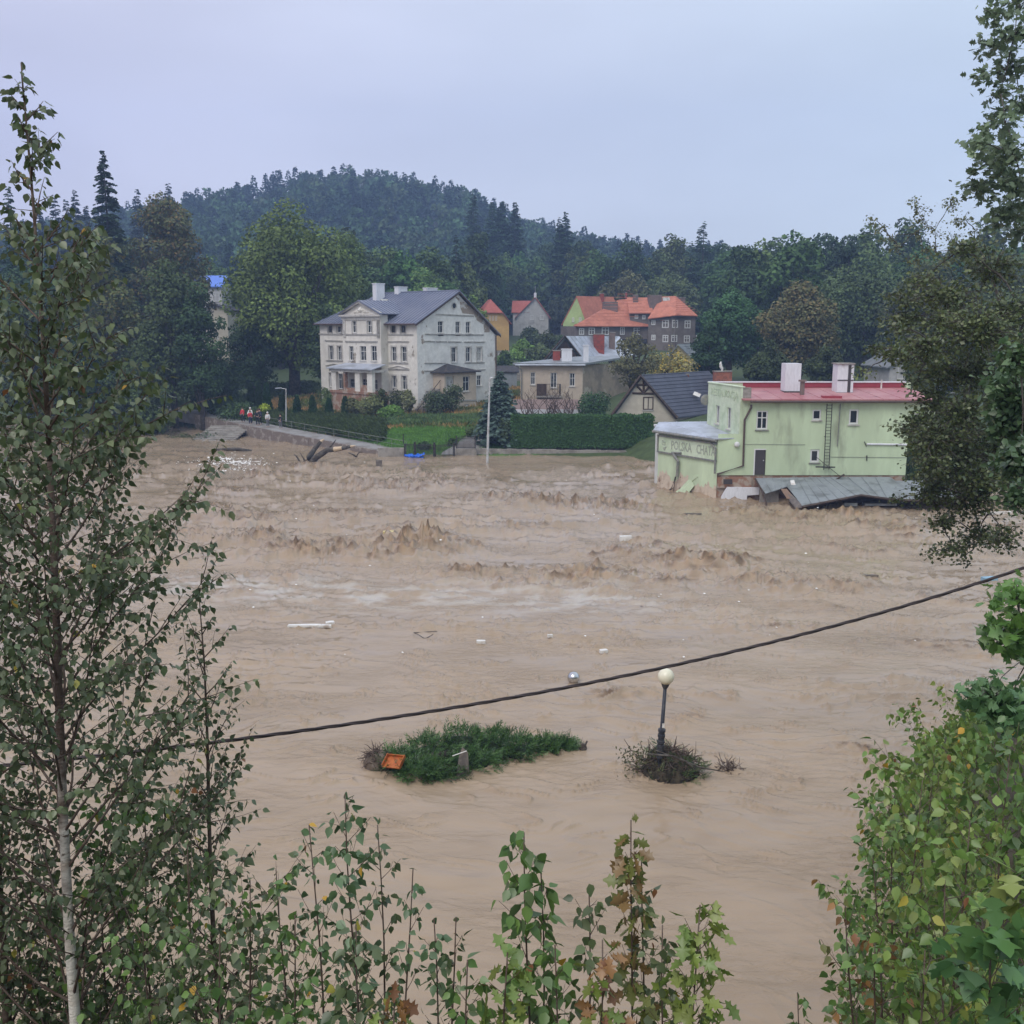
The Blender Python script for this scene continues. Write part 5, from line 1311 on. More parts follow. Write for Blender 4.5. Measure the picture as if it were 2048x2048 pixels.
# the mass of the wood further up: one object
def forest_mesh():
    rs = np.random.default_rng(77); pts = []
    for k in range(52000):
        u = rs.uniform(-1100, 3000); Y_ = math.sqrt(rs.uniform(195**2, 640**2)); ym = ymin(u)
        if Y_ < ym+40: continue
        pts.append((XU(u, Y_), Y_))
    keep = {}
    out = []
    for (x, y) in pts:
        c = 6.6+y*.004; key = (int(x//c), int(y//c))
        if key in keep: continue
        keep[key] = 1; out.append((x, y))
    out = np.array(out)
    Z = terr(out[:, 0], out[:, 1])
    P, D, N, S, C = [], [], [], [], []
    nz = noise(out[:, 0]/60., out[:, 1]/60., 41)
    for j, (x, y) in enumerate(out):
        big = y < 330
        dec = rs.random() < (.66+.9*nz[j] if y > 300 else .85)
        n = 520 if big else 260
        if dec:
            Ht = rs.uniform(13, 19); W = rs.uniform(7.5, 11); m_ = 12
            d = unit(rs.normal(size=(m_, 3))); cen = np.stack([d[:, 0]*W*.3, d[:, 1]*W*.3, Ht*.6+d[:, 2]*Ht*.28], 1)
            ib = rs.integers(0, m_, n); dd = unit(rs.normal(size=(n, 3))); dd[:, 2] = np.abs(dd[:, 2])*.9-.1
            p = cen[ib]+dd*np.array((W*.24, W*.24, W*.17))
            c0 = np.array(COLS[rs.integers(4)])*(.75+.5*rs.random()); bv = (.75+.5*rs.random(m_))[ib]
            cc = c0[None]*(bv*(.8+.4*rs.random(n)))[:, None]; s = np.full(n, 1.25 if big else 1.6)*(.6+.7*rs.random(n))
            nn = unit(dd+.8*rs.normal(size=(n, 3))); dr = unit(np.cross(nn, rs.normal(size=(n, 3))))
        else:
            Ht = rs.uniform(15, 21); W = rs.uniform(5, 7.5); t = rs.random(n)**.8; a = rs.random(n)*6.283
            r = W*.5*(1-t)**.85*(.55+.55*rs.random(n)); h = np.stack([np.cos(a), np.sin(a), np.zeros(n)], 1)
            p = h*r[:, None]; p[:, 2] = Ht*(.08+.92*t)
            c0 = np.array((.020,.040,.026))*(.8+.4*rs.random()); cc = c0[None]*(.7+.6*rs.random(n))[:, None]
            dr = unit(h+np.array((0, 0, -.35))+.35*rs.normal(size=(n, 3))); nn = unit(np.array((0, 0, 1.))+.5*rs.normal(size=(n, 3))); s = (1.1+1.0*(1-t))*(.7+.5*rs.random(n))
        P.append(p+np.array((x, y, Z[j]))); D.append(dr); N.append(nn); S.append(s); C.append(cc*(np.array((.62, .74, 1.25))[None] if y > 300 else np.array((.8, .88, 1.1))[None]))  # blue of the distant haze put into the leaf colours, stronger further off
    P, D, N, S, C = (np.concatenate(a) for a in (P, D, N, S, C))
    print('forest trees', len(out), 'leaves', len(P))
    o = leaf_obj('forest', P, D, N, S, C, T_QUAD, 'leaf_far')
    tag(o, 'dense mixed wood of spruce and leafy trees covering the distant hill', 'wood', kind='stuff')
forest_mesh()

# ------------------------------------------------------------------ individual trees on the far bank
def bl(u, Yd, vtop, wpx, label, colr, n=9000, leaf=.42, seed=1, name='leafy_tree', z0=.12, nb=60, dz=0, autumn=None, group=None, limbs=9, sink=0., blob=(.2,.34), shape=1.0):
    x = XU(u, Yd); z = tz(x, Yd)+dz; top = at(u, vtop, Yd).z
    W = wpx/F*Yd
    return broadleaf(name, label, 'tree' if name.endswith('tree') else 'shrub', (x, Yd, z-.1), top-z, W, n, leaf, colr, z0=z0, nb=nb, seed=seed, autumn=autumn, group=group, limbs=limbs, blob=blob, shape=shape)
bl(585, 140, 385, 300, 'huge spreading green tree left of the mansion, taller than its roof', (.05,.088,.026), 30000, .44, 2, nb=130, z0=.07, limbs=16, blob=(.14,.26))
bl(700, 158, 455, 110, 'green tree showing between the huge spreading tree and the mansion roof', (.058,.10,.03), 9000, .4, 3)
bl(335, 150, 372, 210, 'tall rounded tree with brownish autumn tint beside the lone spruce', (.05,.062,.028), 20000, .42, 4, nb=90, autumn=(.11,.075,.03), blob=(.15,.27))
bl(215, 128, 450, 190, 'broad olive tree behind the birch, below the lone spruce', (.062,.075,.03), 18000, .38, 5, nb=90, autumn=(.12,.085,.03), blob=(.15,.27))
bl(340, 124, 500, 150, 'dark green tree between the olive tree and the huge spreading tree', (.03,.052,.022), 15000, .36, 6, nb=70)
bl(396, 122, 552, 128, 'dark low tree in front of the cream wall on the left bank', (.024,.044,.02), 9000, .36, 66, nb=50)
bl(90, 135, 470, 200, 'dark leafy tree behind the birch near the left edge', (.034,.056,.024), 14000, .38, 7, nb=70)
bl(40, 118, 560, 180, 'grey-green tree behind the birch at the far left of the bank', (.04,.06,.026), 12000, .36, 8, nb=60)
bl(150, 118, 640, 170, 'low dark tree over the flooded left bank behind the birch', (.03,.05,.022), 11000, .36, 9, nb=60)
bl(270, 119, 680, 170, 'low green tree hanging over the water behind the birch', (.04,.068,.026), 11000, .34, 10, nb=60)
bl(425, 126, 700, 120, 'low dark leafy tree left of the huge spreading tree trunk', (.03,.052,.024), 9000, .34, 166, nb=50, z0=.05)
bl(650, 134, 600, 90, 'dark understorey tree between the huge tree and the mansion corner', (.028,.05,.022), 6000, .34, 167, nb=40, z0=.02)
bl(500, 138, 620, 130, 'dark understorey tree beneath the huge spreading tree', (.026,.046,.02), 8000, .36, 168, nb=50, z0=.02)
bl(428, 205, 500, 110, 'pale green tree between the brownish tree and the huge tree', (.07,.11,.035), 6000, .55, 11)
bl(846, 165, 530, 110, 'bright green tree behind the mansion chimneys', (.10,.15,.055), 8000, .42, 12)
bl(945, 150, 582, 75, 'light green tree at the right end of the mansion roof', (.09,.14,.045), 5000, .36, 13)
bl(770, 190, 490, 180, 'green tree on the slope right behind the mansion roof', (.045,.075,.028), 9000, .5, 14)
bl(1460, 138, 570, 150, 'round dark green tree right of the orange-roofed houses', (.03,.06,.027), 16000, .36, 15, nb=80)
bl(1420, 128, 640, 90, 'dark bushy tree between the taupe house and the restaurant', (.026,.05,.022), 8000, .34, 16, nb=50)
bl(1600, 132, 560, 190, 'broad brown-tinted tree behind the white restaurant chimneys', (.06,.062,.032), 20000, .36, 17, nb=90, autumn=(.10,.065,.035))
bl(1730, 145, 500, 200, 'tall dark green tree behind the right end of the red roof', (.034,.062,.028), 17000, .4, 18, nb=80)
bl(1690, 165, 462, 90, 'dark tree crown rising above the wood on the right', (.026,.045,.03), 6000, .5, 118, nb=40)
bl(1850, 128, 520, 200, 'olive tree left of the big overhanging tree', (.048,.066,.03), 15000, .38, 19, nb=80)
bl(1990, 120, 500, 210, 'olive tree at the right edge behind the overhanging tree', (.045,.06,.03), 14000, .38, 20, nb=80)
bl(1900, 108, 640, 190, 'dark shrubby tree behind the overhanging branches', (.03,.045,.022), 12000, .34, 120, nb=60)
bl(1540, 118, 680, 100, 'low dark tree behind the red roof left of the first white chimney', (.024,.042,.02), 7000, .34, 21, nb=40)
bl(1655, 118, 690, 90, 'low dark tree behind the red roof right of the second white chimney', (.03,.05,.022), 6000, .34, 22, nb=40)
bl(1268, 116, 660, 120, 'loose olive tree with thin branches behind the dark-roofed house', (.075,.082,.045), 3600, .26, 23, nb=40, limbs=22, z0=.25, blob=(.16,.26))
bl(1345, 128, 690, 110, 'thin tree with yellowing leaves in front of the pale yellow house', (.13,.12,.05), 2600, .26, 24, nb=36, limbs=20, z0=.2, autumn=(.32,.2,.04))
bl(1150, 232, 570, 60, 'narrow dark tree left of the apple-green house', (.028,.045,.026), 4000, .5, 25, shape=2)
bl(1110, 262, 592, 50, 'slim dark tree between the grey house and the apple-green house', (.03,.042,.024), 3000, .5, 26, shape=2)
bl(1340, 215, 545, 160, 'broad olive tree behind the orange hipped roofs', (.055,.07,.03), 8000, .55, 27, nb=60)
bl(1250, 222, 535, 130, 'olive green tree behind the tall slab chimney', (.05,.062,.03), 7000, .55, 28, nb=50)
for i, (u, Yd, vt, w, lb, c_) in enumerate([
    (1060, 205, 655, 60, 'dark shrub on the slope in front of the small grey house', (.03,.05,.024)), (1095, 190, 660, 70, 'round shrub below the small grey house', (.035,.055,.024)),
    (1045, 175, 680, 70, 'bright green bush right of the ochre house', (.08,.14,.04)), (1080, 168, 690, 70, 'grey-green bush behind the left end of the flat roof', (.06,.08,.04)),
    (1125, 175, 672, 50, 'dark bush left of the dark timber gable', (.028,.045,.022)), (1010, 160, 700, 40, 'bush beside the garden wall', (.05,.08,.03))]):
    bl(u, Yd, vt, w, lb, c_, 2500, .4, 60+i, name='round_shrub', z0=0, nb=24, limbs=3)
# spruces
def sp(u, Yd, vtop, wpx, label, **k):
    x = XU(u, Yd); z = tz(x, Yd); return spruce('spruce_tree', label, (x, Yd, z), at(u, vtop, Yd).z-z, wpx/F*Yd, **k)
sp(229, 145, 304, 150, 'lone tall dark spruce rising above the leafy trees on the left', seed=3, tiers=40, per=12, q=6, colr=(.018,.034,.026))
sp(38, 140, 372, 110, 'dark spruce behind the birch top near the left edge', seed=4, tiers=36, per=11, q=6)
gs = 'spruces on the skyline left of the lone tall spruce'
for u, v, Yd in ((128,385,250), (150,392,262), (168,372,255), (188,405,240), (95,400,235), (352,360,300), (290,372,262)):
    sp(u, Yd, v+6, 84, {128: 'leftmost bluish spruce of the skyline group left of the lone spruce', 150: 'bluish spruce second from the left on the skyline by the lone spruce', 168: 'tallest bluish spruce of the skyline group left of the lone spruce', 188: 'low bluish spruce just left of the lone tall spruce', 95: 'bluish skyline spruce right behind the birch top', 352: 'bluish spruce at the left foot of the wooded hill skyline', 290: 'bluish spruce tip above the brown-tinted rounded tree'}[u], seed=u, tiers=34, per=9, q=4, group=gs, colr=(.022,.036,.03))
g2 = 'spruces standing up from the right shoulder of the hill'
for u, v in ((948,388), (985,404), (1005,400), (1030,402), (1000,412), (1130,425), (1118,436)):
    sp(u, 300 if u < 1050 else 270, v, 84, {948: 'tall dark spruce at the left of the row on the hill shoulder', 985: 'dark spruce tip second in the row on the hill shoulder', 1005: 'dark spruce in the middle of the row on the hill shoulder', 1030: 'last dark spruce at the right of the row on the hill shoulder', 1000: 'shorter dark spruce squeezed into the row on the hill shoulder', 1130: 'dark spruce above the gap between grey and green house', 1118: 'lower dark spruce beside the one above the green house'}[u], seed=u+1, tiers=34, per=9, q=4, group=g2)
xs_ = XU(1000, 99); 
bs = sp(1000, 101.5, 742, 112, 'blue spruce with layered branches beside the white lamp pole', seed=9, tiers=34, per=14, q=6, colr=(.045,.075,.075), droop=.2)
bs.name = 'blue_spruce'

# ------------------------------------------------------------------ shrubs, hedges and grass of the far bank
def shrub(name, label, u, v, Yd, w, h, colr, n=1400, leaf=.2, seed=1, cat='shrub', group=None, d=1.0, tplmat='leaf_far', narrow=False):
    global nrng
    nrng = np.random.default_rng(seed); x = XU(u, Yd); z = tz(x, Yd) if v is None else at(u, v, Yd).z-.15
    root = thing(name, label, cat, (x, Yd, z), group); nb = 16
    dd = rnd_unit(nb); cen = np.stack([dd[:, 0]*w*.28, dd[:, 1]*w*.28*d, h*.5+dd[:, 2]*h*.28], 1)
    rb = w*.2*(.7+.6*nrng.random(nb)); P, D, N, S, C = blob_leaves(cen, np.stack([rb, rb*d, np.minimum(rb, h*.3)], 1), n, leaf, colr)
    P[:, 2] = np.maximum(P[:, 2], .02)
    L = np.array((x, Yd, z)); leaf_obj('foliage', P+L, D, N, S, C, T_NARROW if narrow else T_QUAD, 'leaf_far', root)
    m = MB()
    for k in range(7): c = cen[k]; m.tube([(x,Yd,z-.2), (x+c[0]*.5, Yd+c[1]*.5, z+c[2]*.6), (x+c[0], Yd+c[1], z+c[2]+h*.15)], [.05, .03, .012], 4)
    m.build('stems', MT['bark'], root)
    return root
def cypress(label, u, vb, vt, Yd, wpx, group, seed):
    global nrng
    nrng = np.random.default_rng(seed); b = at(u, vb, Yd); t = at(u, vt, Yd); h = t.z-b.z; w = wpx/F*Yd
    root = thing('columnar_thuja', label, 'thuja', b, group); n = 1500
    tt = nrng.random(n)**1.3; a = nrng.random(n)*6.283; r = w*.5*(1-tt)**.7*(.8+.25*nrng.random(n))*(.6+.4*np.minimum(1, tt*8+.5))
    P = np.stack([np.cos(a)*r, np.sin(a)*r, tt*h], 1)+np.array(b); d = np.stack([np.cos(a), np.sin(a), np.full(n, 1.6)], 1)
    C = np.array((.022,.048,.018))[None]*(.7+.6*nrng.random(n))[:, None]
    leaf_obj('foliage', P, unit(d+.3*nrng.normal(size=(n, 3))), unit(np.stack([np.cos(a), np.sin(a), np.full(n, .2)], 1)+.4*nrng.normal(size=(n,3))), .3*(.6+.8*nrng.random(n)), C, T_QUAD, 'leaf_far', root)
    MB().tube([(b.x,b.y,b.z-.3),(b.x,b.y,b.z+h*.9)], [.06,.02], 5).build('trunk', MT['bark'], root)
GT = 'row of clipped columnar thujas in front of the mansion'
for i, (u, vb, vt, Y_, w, lb) in enumerate([
    (504,842,770,128,22,'leftmost slim thuja in the row before the mansion, beside the dark trees'), (520,843,766,128,18,'second slim thuja from the left, below the huge spreading tree'),
    (536,846,770,126,22,'slim thuja just left of the street lamp'), (566,846,790,122,20,'thuja directly beside the street lamp post'),
    (595,840,795,120,17,'small thuja right of the street lamp'), (626,842,795,119,17,'conical thuja between the small thuja and the porch'), (659,845,800,118,18,'conical thuja in front of the porch left column'), (691,845,797,117.5,16,'conical thuja in front of the porch middle, rightmost of the row')]):
    cypress(lb, u, vb, vt, Y_, w, GT, 200+i)
SH = [(735,810,116.5,3.6,2.6,(.075,.095,.045),'grey-green willowy shrub in front of the porch'), (700,820,118,2.5,2.2,(.07,.085,.04),'loose shrub at the foot of the porch base'),
      (790,800,117,2.0,2.8,(.045,.06,.03),'dark climbing shrub below the right-hand front windows'), (815,815,116,1.6,3.2,(.10,.12,.07),'thin pale shrub at the corner of the mansion'),
      (780,835,114,3.0,1.4,(.08,.13,.035),'bright green weedy bush below the mansion corner'), (870,815,115.5,3.6,2.6,(.035,.05,.03),'dark shrub at the foot of the outer stair'),
      (905,800,117,2.8,3.4,(.04,.055,.032),'tall dark shrub before the stair annexe'), (648,790,124,2.6,3.0,(.06,.085,.035),'green shrub at the left corner of the mansion'), (760,790,118.5,1.6,3.0,(.04,.06,.03),'narrow dark shrub beside the brown downpipe'),
      (470,815,121,6.0,3.0,(.045,.07,.03),'wide shrub above the group of people'), (600,770,143,7,1.6,(.04,.065,.025),'long dark bush behind the thujas left of the mansion'), (530,765,140,6,2.0,(.035,.055,.024),'dark bush below the huge spreading tree'),
      (522,812,125,1.6,1.3,(.22,.26,.04),'small yellow-green bush behind the street lamp'), (400,850,113,5.0,3.6,(.05,.075,.04),'round grey-green bush at the water beside the steps'), (350,855,114,6.0,3.4,(.04,.06,.03),'dark bush overhanging the far left water'),
      (300,850,116,6.0,3.2,(.045,.07,.028),'green bush at the left water edge'), (180,850,118,9.0,3.6,(.035,.055,.025),'long dark bush at the left water edge behind the birch'), (60,850,118,9.0,3.6,(.04,.06,.028),'bush at the water edge by the left border'),
      (1192,822,112,4.2,3.2,(.035,.068,.028),'dense green bush between the garage and the dark-roofed house'), (1012,835,100.5,2.6,3.6,(.05,.07,.04),'thin leafless-looking shrub right of the blue spruce'),
      (945,850,104,1.6,1.0,(.05,.08,.03),'small bush on the gravel drive'), (903,866,101.5,.9,.6,(.035,.06,.025),'small round bush on the lawn'), (845,885,100,1.2,.7,(.03,.055,.025),'low round bush behind the iron gate')]
for i, (u, v, Y_, w, h, c_, lb) in enumerate(SH):
    shrub('leafy_shrub', lb, u, None if u not in (735,) else None, Y_, w, h, c_, int(700+420*w), .22, 300+i)
# bare climbing branches over the garage
root = thing('climbing_shrub', 'bare brown climbing shrub spreading over the garage roof', 'shrub', (XU(1095, 110.5), 110.5, 2.2)); m = MB(); rg2 = random.Random(8)
for k in range(60):
    x0 = XU(rg2.uniform(1045, 1150), 110.5); z0_ = 3.0; px_ = x0; pts = [(x0, 110.5, z0_)]
    for q_ in range(5): px_ += rg2.uniform(-.5, .5); z0_ += rg2.uniform(.2, .75); pts.append((px_, 110.5+rg2.uniform(-.3, .8), z0_))
    m.tube(pts, [.045,.04,.03,.025,.018,.01], 4)
m.build('branches', MT['twig'], root)
# the tall clipped hedge and the low bank wall in front of it
hx0, hx1 = XU(1022, 99.5), XU(1325, 95)
hz = at(1150, 834, 99.5).z
hd = thing('clipped_hedge', 'tall dense dark green clipped hedge between the blue spruce and the restaurant', 'hedge', ((hx0+hx1)/2, 100, .5))
nrng = np.random.default_rng(90); n = 34000
fx = nrng.random(n); side_ = nrng.random(n); X_ = hx0+(hx1-hx0)*fx; top = hz+.12*noise(X_/1.2, X_*0+3., 3)
front = side_ < .7
Yh = np.where(front, 99.3+.22*noise(X_/.9, nrng.random(n)*3, 2)+.12*nrng.random(n), 99.3+2.2*nrng.random(n)); Zh = np.where(front, .7+(top-.7)*nrng.random(n), top+.1*nrng.random(n))
P = np.stack([X_, Yh, Zh], 1); N = unit(np.where(front[:, None], np.array((0,-1,.35)), np.array((0,-.2,1)))+.6*nrng.normal(size=(n,3))); D = unit(np.cross(N, nrng.normal(size=(n,3))))
C = np.array((.026,.062,.022))[None]*(.65+.7*nrng.random(n)*(1+.3*noise(X_/1.5, Zh/1.0, 5)))[:, None]
leaf_obj('foliage', P, D, N, .17*(.6+.8*nrng.random(n)), C, T_QUAD, 'leaf_far', hd)
MB().box(hx0+.1, hx1-.1, 99.55, 101.4, .4, hz-.1).build('dark_filler', MT['bark'], hd)  # solid dark box added inside the hedge to block gaps between leaves
m = MB(); rg2 = random.Random(3)
for k in range(34):
    a = XU(932, 98.6)+k*.48; m.box(a, a+.47, 98.55+rg2.uniform(0, .1), 99.1, -1.5, .62+.06*rg2.random()-.25*(k/34))
tag(m.build('bank_wall', MT['concrete'], None, loc=(8, 98.8, 0)), 'low muddy concrete bank wall along the foot of the clipped hedge', 'wall')

def tufts(name, label, cat, XY, hgt, colf, nper=3, wid=T_NARROW, seed=5, lean=(0,0), mat='leaf_far', zoff=0., spread=.25):
    rs = np.random.default_rng(seed); n = len(XY)*nper; b = np.repeat(XY, nper, axis=0)+spread*rs.normal(size=(n, 2))
    Z = terr(b[:, 0], b[:, 1])+zoff; P = np.stack([b[:, 0], b[:, 1], Z-.03], 1)
    D = unit(np.stack([lean[0]+.45*rs.normal(size=n), lean[1]+.45*rs.normal(size=n), np.ones(n)], 1)); N = unit(np.cross(D, rs.normal(size=(n,3))))
    hh = np.repeat(hgt, nper) if hasattr(hgt, '__len__') else np.full(n, hgt)
    C = colf(b[:, 0], b[:, 1])*(.7+.6*rs.random(n))[:, None]
    return tag(leaf_obj(name, P, D, N, hh*(.6+.8*rs.random(n)), C, wid, mat), label, cat, kind='stuff')
rs = np.random.default_rng(15)
# lawn and meadow
n = 34000; xy = np.stack([rs.uniform(-19, 1.5, n), rs.uniform(98.8, 112, n)], 1)
pathm = np.abs(xy[:, 0]-(-5.6+(xy[:, 1]-99)*.55)) < 1.5
xy = xy[~pathm]; xy = xy[(xy[:, 0] > -14.5+(xy[:,1]-99)*-.35)]
tufts('grass', 'short bright green lawn behind the iron gate', 'grass', xy, .16, lambda x, y: np.array((.07,.135,.03))[None]*(1+.25*noise(x/1.2, y/1.2, 6))[:, None], 2)
n = 15000; xy = np.stack([rs.uniform(-34, 6, n), rs.uniform(108, 140, n)], 1); xy = xy[(xy[:, 1]-108) > np.clip((xy[:, 0]+14)*-.25, 0, 9)]
def mcol(x, y):
    k = np.clip(.45+1.3*noise(x/4., y/3., 8), 0, 1)[:, None]; return (1-k)*np.array((.06,.095,.035))[None]+k*np.array((.24,.185,.07))[None]
tufts('meadow_grass', 'overgrown ochre and green meadow around the mansion', 'grass', xy, .42, mcol, 2)
n = 7000; xy = np.stack([rs.uniform(-19, 2, n), rs.uniform(109.5, 114, n)], 1)
tufts('weeds', 'band of tall grey-green weeds between the lawn and the mansion', 'weeds', xy, .5, lambda x, y: np.array((.065,.105,.045))[None]*(1+.4*noise(x/1.5, y/1.5, 6))[:, None], 3)
# drooping ground cover on the slope above the path
n = 20000; t = rs.random(n); px0, px1 = np.array((-12.4, 99.2)), np.array((-33., 119.)); nrm_ = np.array((.69, .72))
w_ = rs.random(n); xy = px0[None]+(px1-px0)[None]*t[:, None]+nrm_[None]*(3.0+w_*(3.6+1.5*np.sin(t*3)))[:, None]
xy = xy[xy[:, 0] < -12.4-(xy[:, 1]-99)*.12]
o = tufts('ground_cover', 'dense dark drooping ground cover on the slope above the path', 'ground cover', xy, .7, lambda x, y: np.array((.045,.075,.03))[None]*(1+.35*noise(x/1.0, y/1.0, 7))[:, None], 3, lean=(-.9, -.9), seed=6, zoff=.15)
n = 9000; xy = np.stack([rs.uniform(-75, -32, n), rs.uniform(112, 140, n)], 1)
tufts('bank_weeds', 'rank green weeds along the far left bank', 'weeds', xy, .9, lambda x, y: np.array((.045,.075,.03))[None]*(1+.4*noise(x/2., y/2., 6))[:, None], 3, seed=16)
n = 7000; xy = np.stack([rs.uniform(26, 75, n), rs.uniform(80, 108, n)], 1)
tufts('bank_weeds', 'dark rank weeds behind the restaurant', 'weeds', xy, .9, lambda x, y: np.array((.035,.058,.025))[None]*(1+.4*noise(x/2., y/2., 6))[:, None], 3, seed=17)

# ------------------------------------------------------------------ plants on the near slope
class Plant:
    def __init__(s): s.tr = MB(); s.br = MB(); s.P = []; s.D = []; s.N = []; s.S = []; s.C = []
    def leaf(s, p, d, n, sz, c): s.P.append(p); s.D.append(d); s.N.append(n); s.S.append(sz); s.C.append(c)
def vrand(r, k=1.0): return Vector((r.gauss(0, k), r.gauss(0, k), r.gauss(0, k)))
def sapling(name, label, cat, base, top, nbr, blen, leafsz, cols, tpl, seed=1, stem=.02, t0=.15, ang=45, droop=.15, twigs=4, step=.075, bark='twig', group=None, yellow=.02, gloss='leaf_near', wob=.03, prof=None, leader=True, side_bias=None):
    r = random.Random(seed); base = Vector(base); top = Vector(top); Hh = (top-base).length
    pl = Plant(); K = 12; a1, a2 = r.uniform(0, 6), r.uniform(0, 6)
    sp_ = []
    for i in range(K+1):
        t = i/K; p = base.lerp(top, t)+Vector((math.sin(t*5+a1), math.sin(t*4+a2), 0))*wob*Hh*t*(1-t)*1.6; sp_.append(p)
    rr_l = [max(.003, stem*(1-i/K)**.8+.002) for i in range(K+1)]; up_ = None
    if bark == 'birch': pl.tr.tube(sp_[:10], rr_l[:10], 12); up_ = MB().tube(sp_[9:], rr_l[9:], 8)
    else: pl.tr.tube(sp_, rr_l, 8)
    def sat(t):
        f = min(max(t, 0), .9999)*K; i = int(f); return sp_[i].lerp(sp_[i+1], f-i)
    def put(p, d, n=1, scale=1.0):
        c = Vector(r.choice(cols))*r.uniform(.75, 1.25)
        if r.random() < yellow: c = Vector(r.choice(((.30,.19,.03), (.26,.23,.05), (.13,.06,.03), (.2,.2,.05))))
        s_ = leafsz*r.uniform(.7, 1.2)*scale
        dd = (d*.55+Vector((0,0,-.75))+vrand(r, .3)).normalized(); nn = (Vector((0,0,.7))+vrand(r, .75)).normalized()
        pl.leaf(p+d*s_*.25+Vector((0,0,-s_*.15)), dd, nn, s_, c)
    def shoot(p0, d, L, rad, depth):
        n = max(3, int(L/.12)); p = p0.copy(); pts = [p.copy()]; d = d.normalized()
        for i in range(n):
            d = (d+Vector((0,0,-droop*L*.25/n if depth else .25/n))+vrand(r, .05)).normalized(); p = p+d*(L/n); pts.append(p.copy())
        pl.br.tube(pts, [max(.0012, rad*.7*(1-i/n*.85)) for i in range(n+1)], 5 if depth == 0 else 3, cap=False)
        m_ = max(2, int(L/step)); sd = 1
        st = .12 if depth else .35
        for k in range(m_):
            t = st+(1-st)*(k+r.random()*.6)/m_
            f = min(t, .999)*n; i = int(f); q = pts[i].lerp(pts[i+1], f-i); tang = (pts[i+1]-pts[i]).normalized()
            s_ = tang.cross(Vector((0,0,1))).normalized()*sd if abs(tang.z) < .97 else vrand(r).normalized(); sd = -sd
            put(q, (tang*.5+s_*.9+Vector((0,0,r.uniform(-.2,.4)))).normalized())
        put(pts[-1], d)
        if depth == 0:
            for k in range(twigs if L > .35 else max(1, twigs//2)):
                t = .25+.65*(k+r.random()*.7)/max(1, twigs); f = min(t, .99)*n; i = int(f); q = pts[i].lerp(pts[i+1], f-i); tang = (pts[i+1]-pts[i]).normalized()
                s_ = tang.cross(Vector((0,0,1))).normalized()*(1 if k % 2 else -1)
                shoot(q, tang*.8+s_*.7+vrand(r, .25), L*r.uniform(.3, .55)*(1.1-t*.5), rad*.5, 1)
    pf = prof or (lambda t: (1-t)**.5*.95+.08)
    for i in range(nbr):
        t = t0+(1-t0-.02)*(i+r.random()*.7)/nbr; az = i*2.39996+r.uniform(-.5, .5)
        if bark == 'birch' and ((t < .47 and math.sin(az) < -.45 and r.random() < .85) or (t > .8 and r.random() < .3)): continue
        if side_bias is not None and r.random() < .45: az = side_bias+r.uniform(-.9, .9)
        el = R(ang+r.uniform(-14, 14)); L = blen*pf(t)*r.uniform(.65, 1.15)
        d = Vector((math.cos(az)*math.cos(el), math.sin(az)*math.cos(el), math.sin(el)))
        shoot(sat(t), d, L, stem*.40*(1-t*.6)+.0015, 0)
    if leader:
        for k in range(int(max(2, Hh*.07/step))): p = sat(.86+.14*r.random()); put(p, vrand(r, .7)+Vector((0,0,.3)), scale=1.0)
        put(sp_[-1], Vector((0,0,1)))
    root = thing(name, label, cat, base, group)
    pl.tr.build('trunk', MT[bark], root, smooth=True)
    if up_: up_.build('leader', MT['twig'], root, smooth=True)
    if pl.br.v: pl.br.build('branches', MT['twig'], root, smooth=True)
    leaf_obj('leaves', np.array(pl.P), np.array(pl.D), np.array(pl.N), np.array(pl.S), np.array(pl.C), tpl, gloss, root)
    return root
DK = [(.048,.07,.037), (.062,.088,.046), (.042,.064,.036), (.08,.105,.062)]
TEAL = [(.055,.10,.055), (.07,.115,.07), (.05,.09,.045)]
MID = [(.06,.115,.035), (.075,.135,.04), (.05,.10,.035), (.065,.105,.05)]
LIME = [(.10,.145,.035), (.12,.155,.045), (.08,.125,.035)]
BRT = [(.085,.15,.04), (.11,.17,.05), (.07,.13,.035), (.12,.16,.05)]
RUST = [(.12,.06,.035), (.09,.10,.04), (.16,.09,.04)]
def ground_pt(u, Yd): x = XU(u, Yd, 8.5); return Vector((x, Yd, tz(x, Yd)-.05))
# the young birch on the left
bb = ground_pt(152, 5.4)
b_low = at(140, 2048, 5.4); 
root = sapling('birch_tree', 'young silver birch with white trunk and small dark leaves in the left foreground', 'tree', (b_low.x+.035, 5.4, bb.z), at(42, 125, 5.4), 142, 1.34, .048, DK+[(.06,.085,.055),(.07,.09,.06)], T_BIRCH, 12, stem=.040, t0=.12, ang=44, droop=.45, twigs=9, step=.031, bark='birch', yellow=.008, wob=.012,
     prof=lambda t: (.45+.55*min(1, (t+.05)*2.2))*(1 if t < .58 else max(.10, 1-(t-.58)*2.35)))
sapling('birch_sapling', 'slender second birch sapling to the right of the white trunk', 'tree', ground_pt(455, 6.2), at(398, 1190, 6.2), 54, .75, .046, DK, T_BIRCH, 13, stem=.03, t0=.2, ang=52, droop=.4, twigs=5, step=.042, yellow=.02)
sapling('birch_sapling', 'birch sapling at the left edge with branches leaning into the frame', 'tree', ground_pt(-60, 5.8), at(-30, 700, 5.8), 60, .9, .05, DK, T_BIRCH, 14, stem=.04, t0=.15, ang=48, droop=.4, twigs=5, step=.045, yellow=.02)
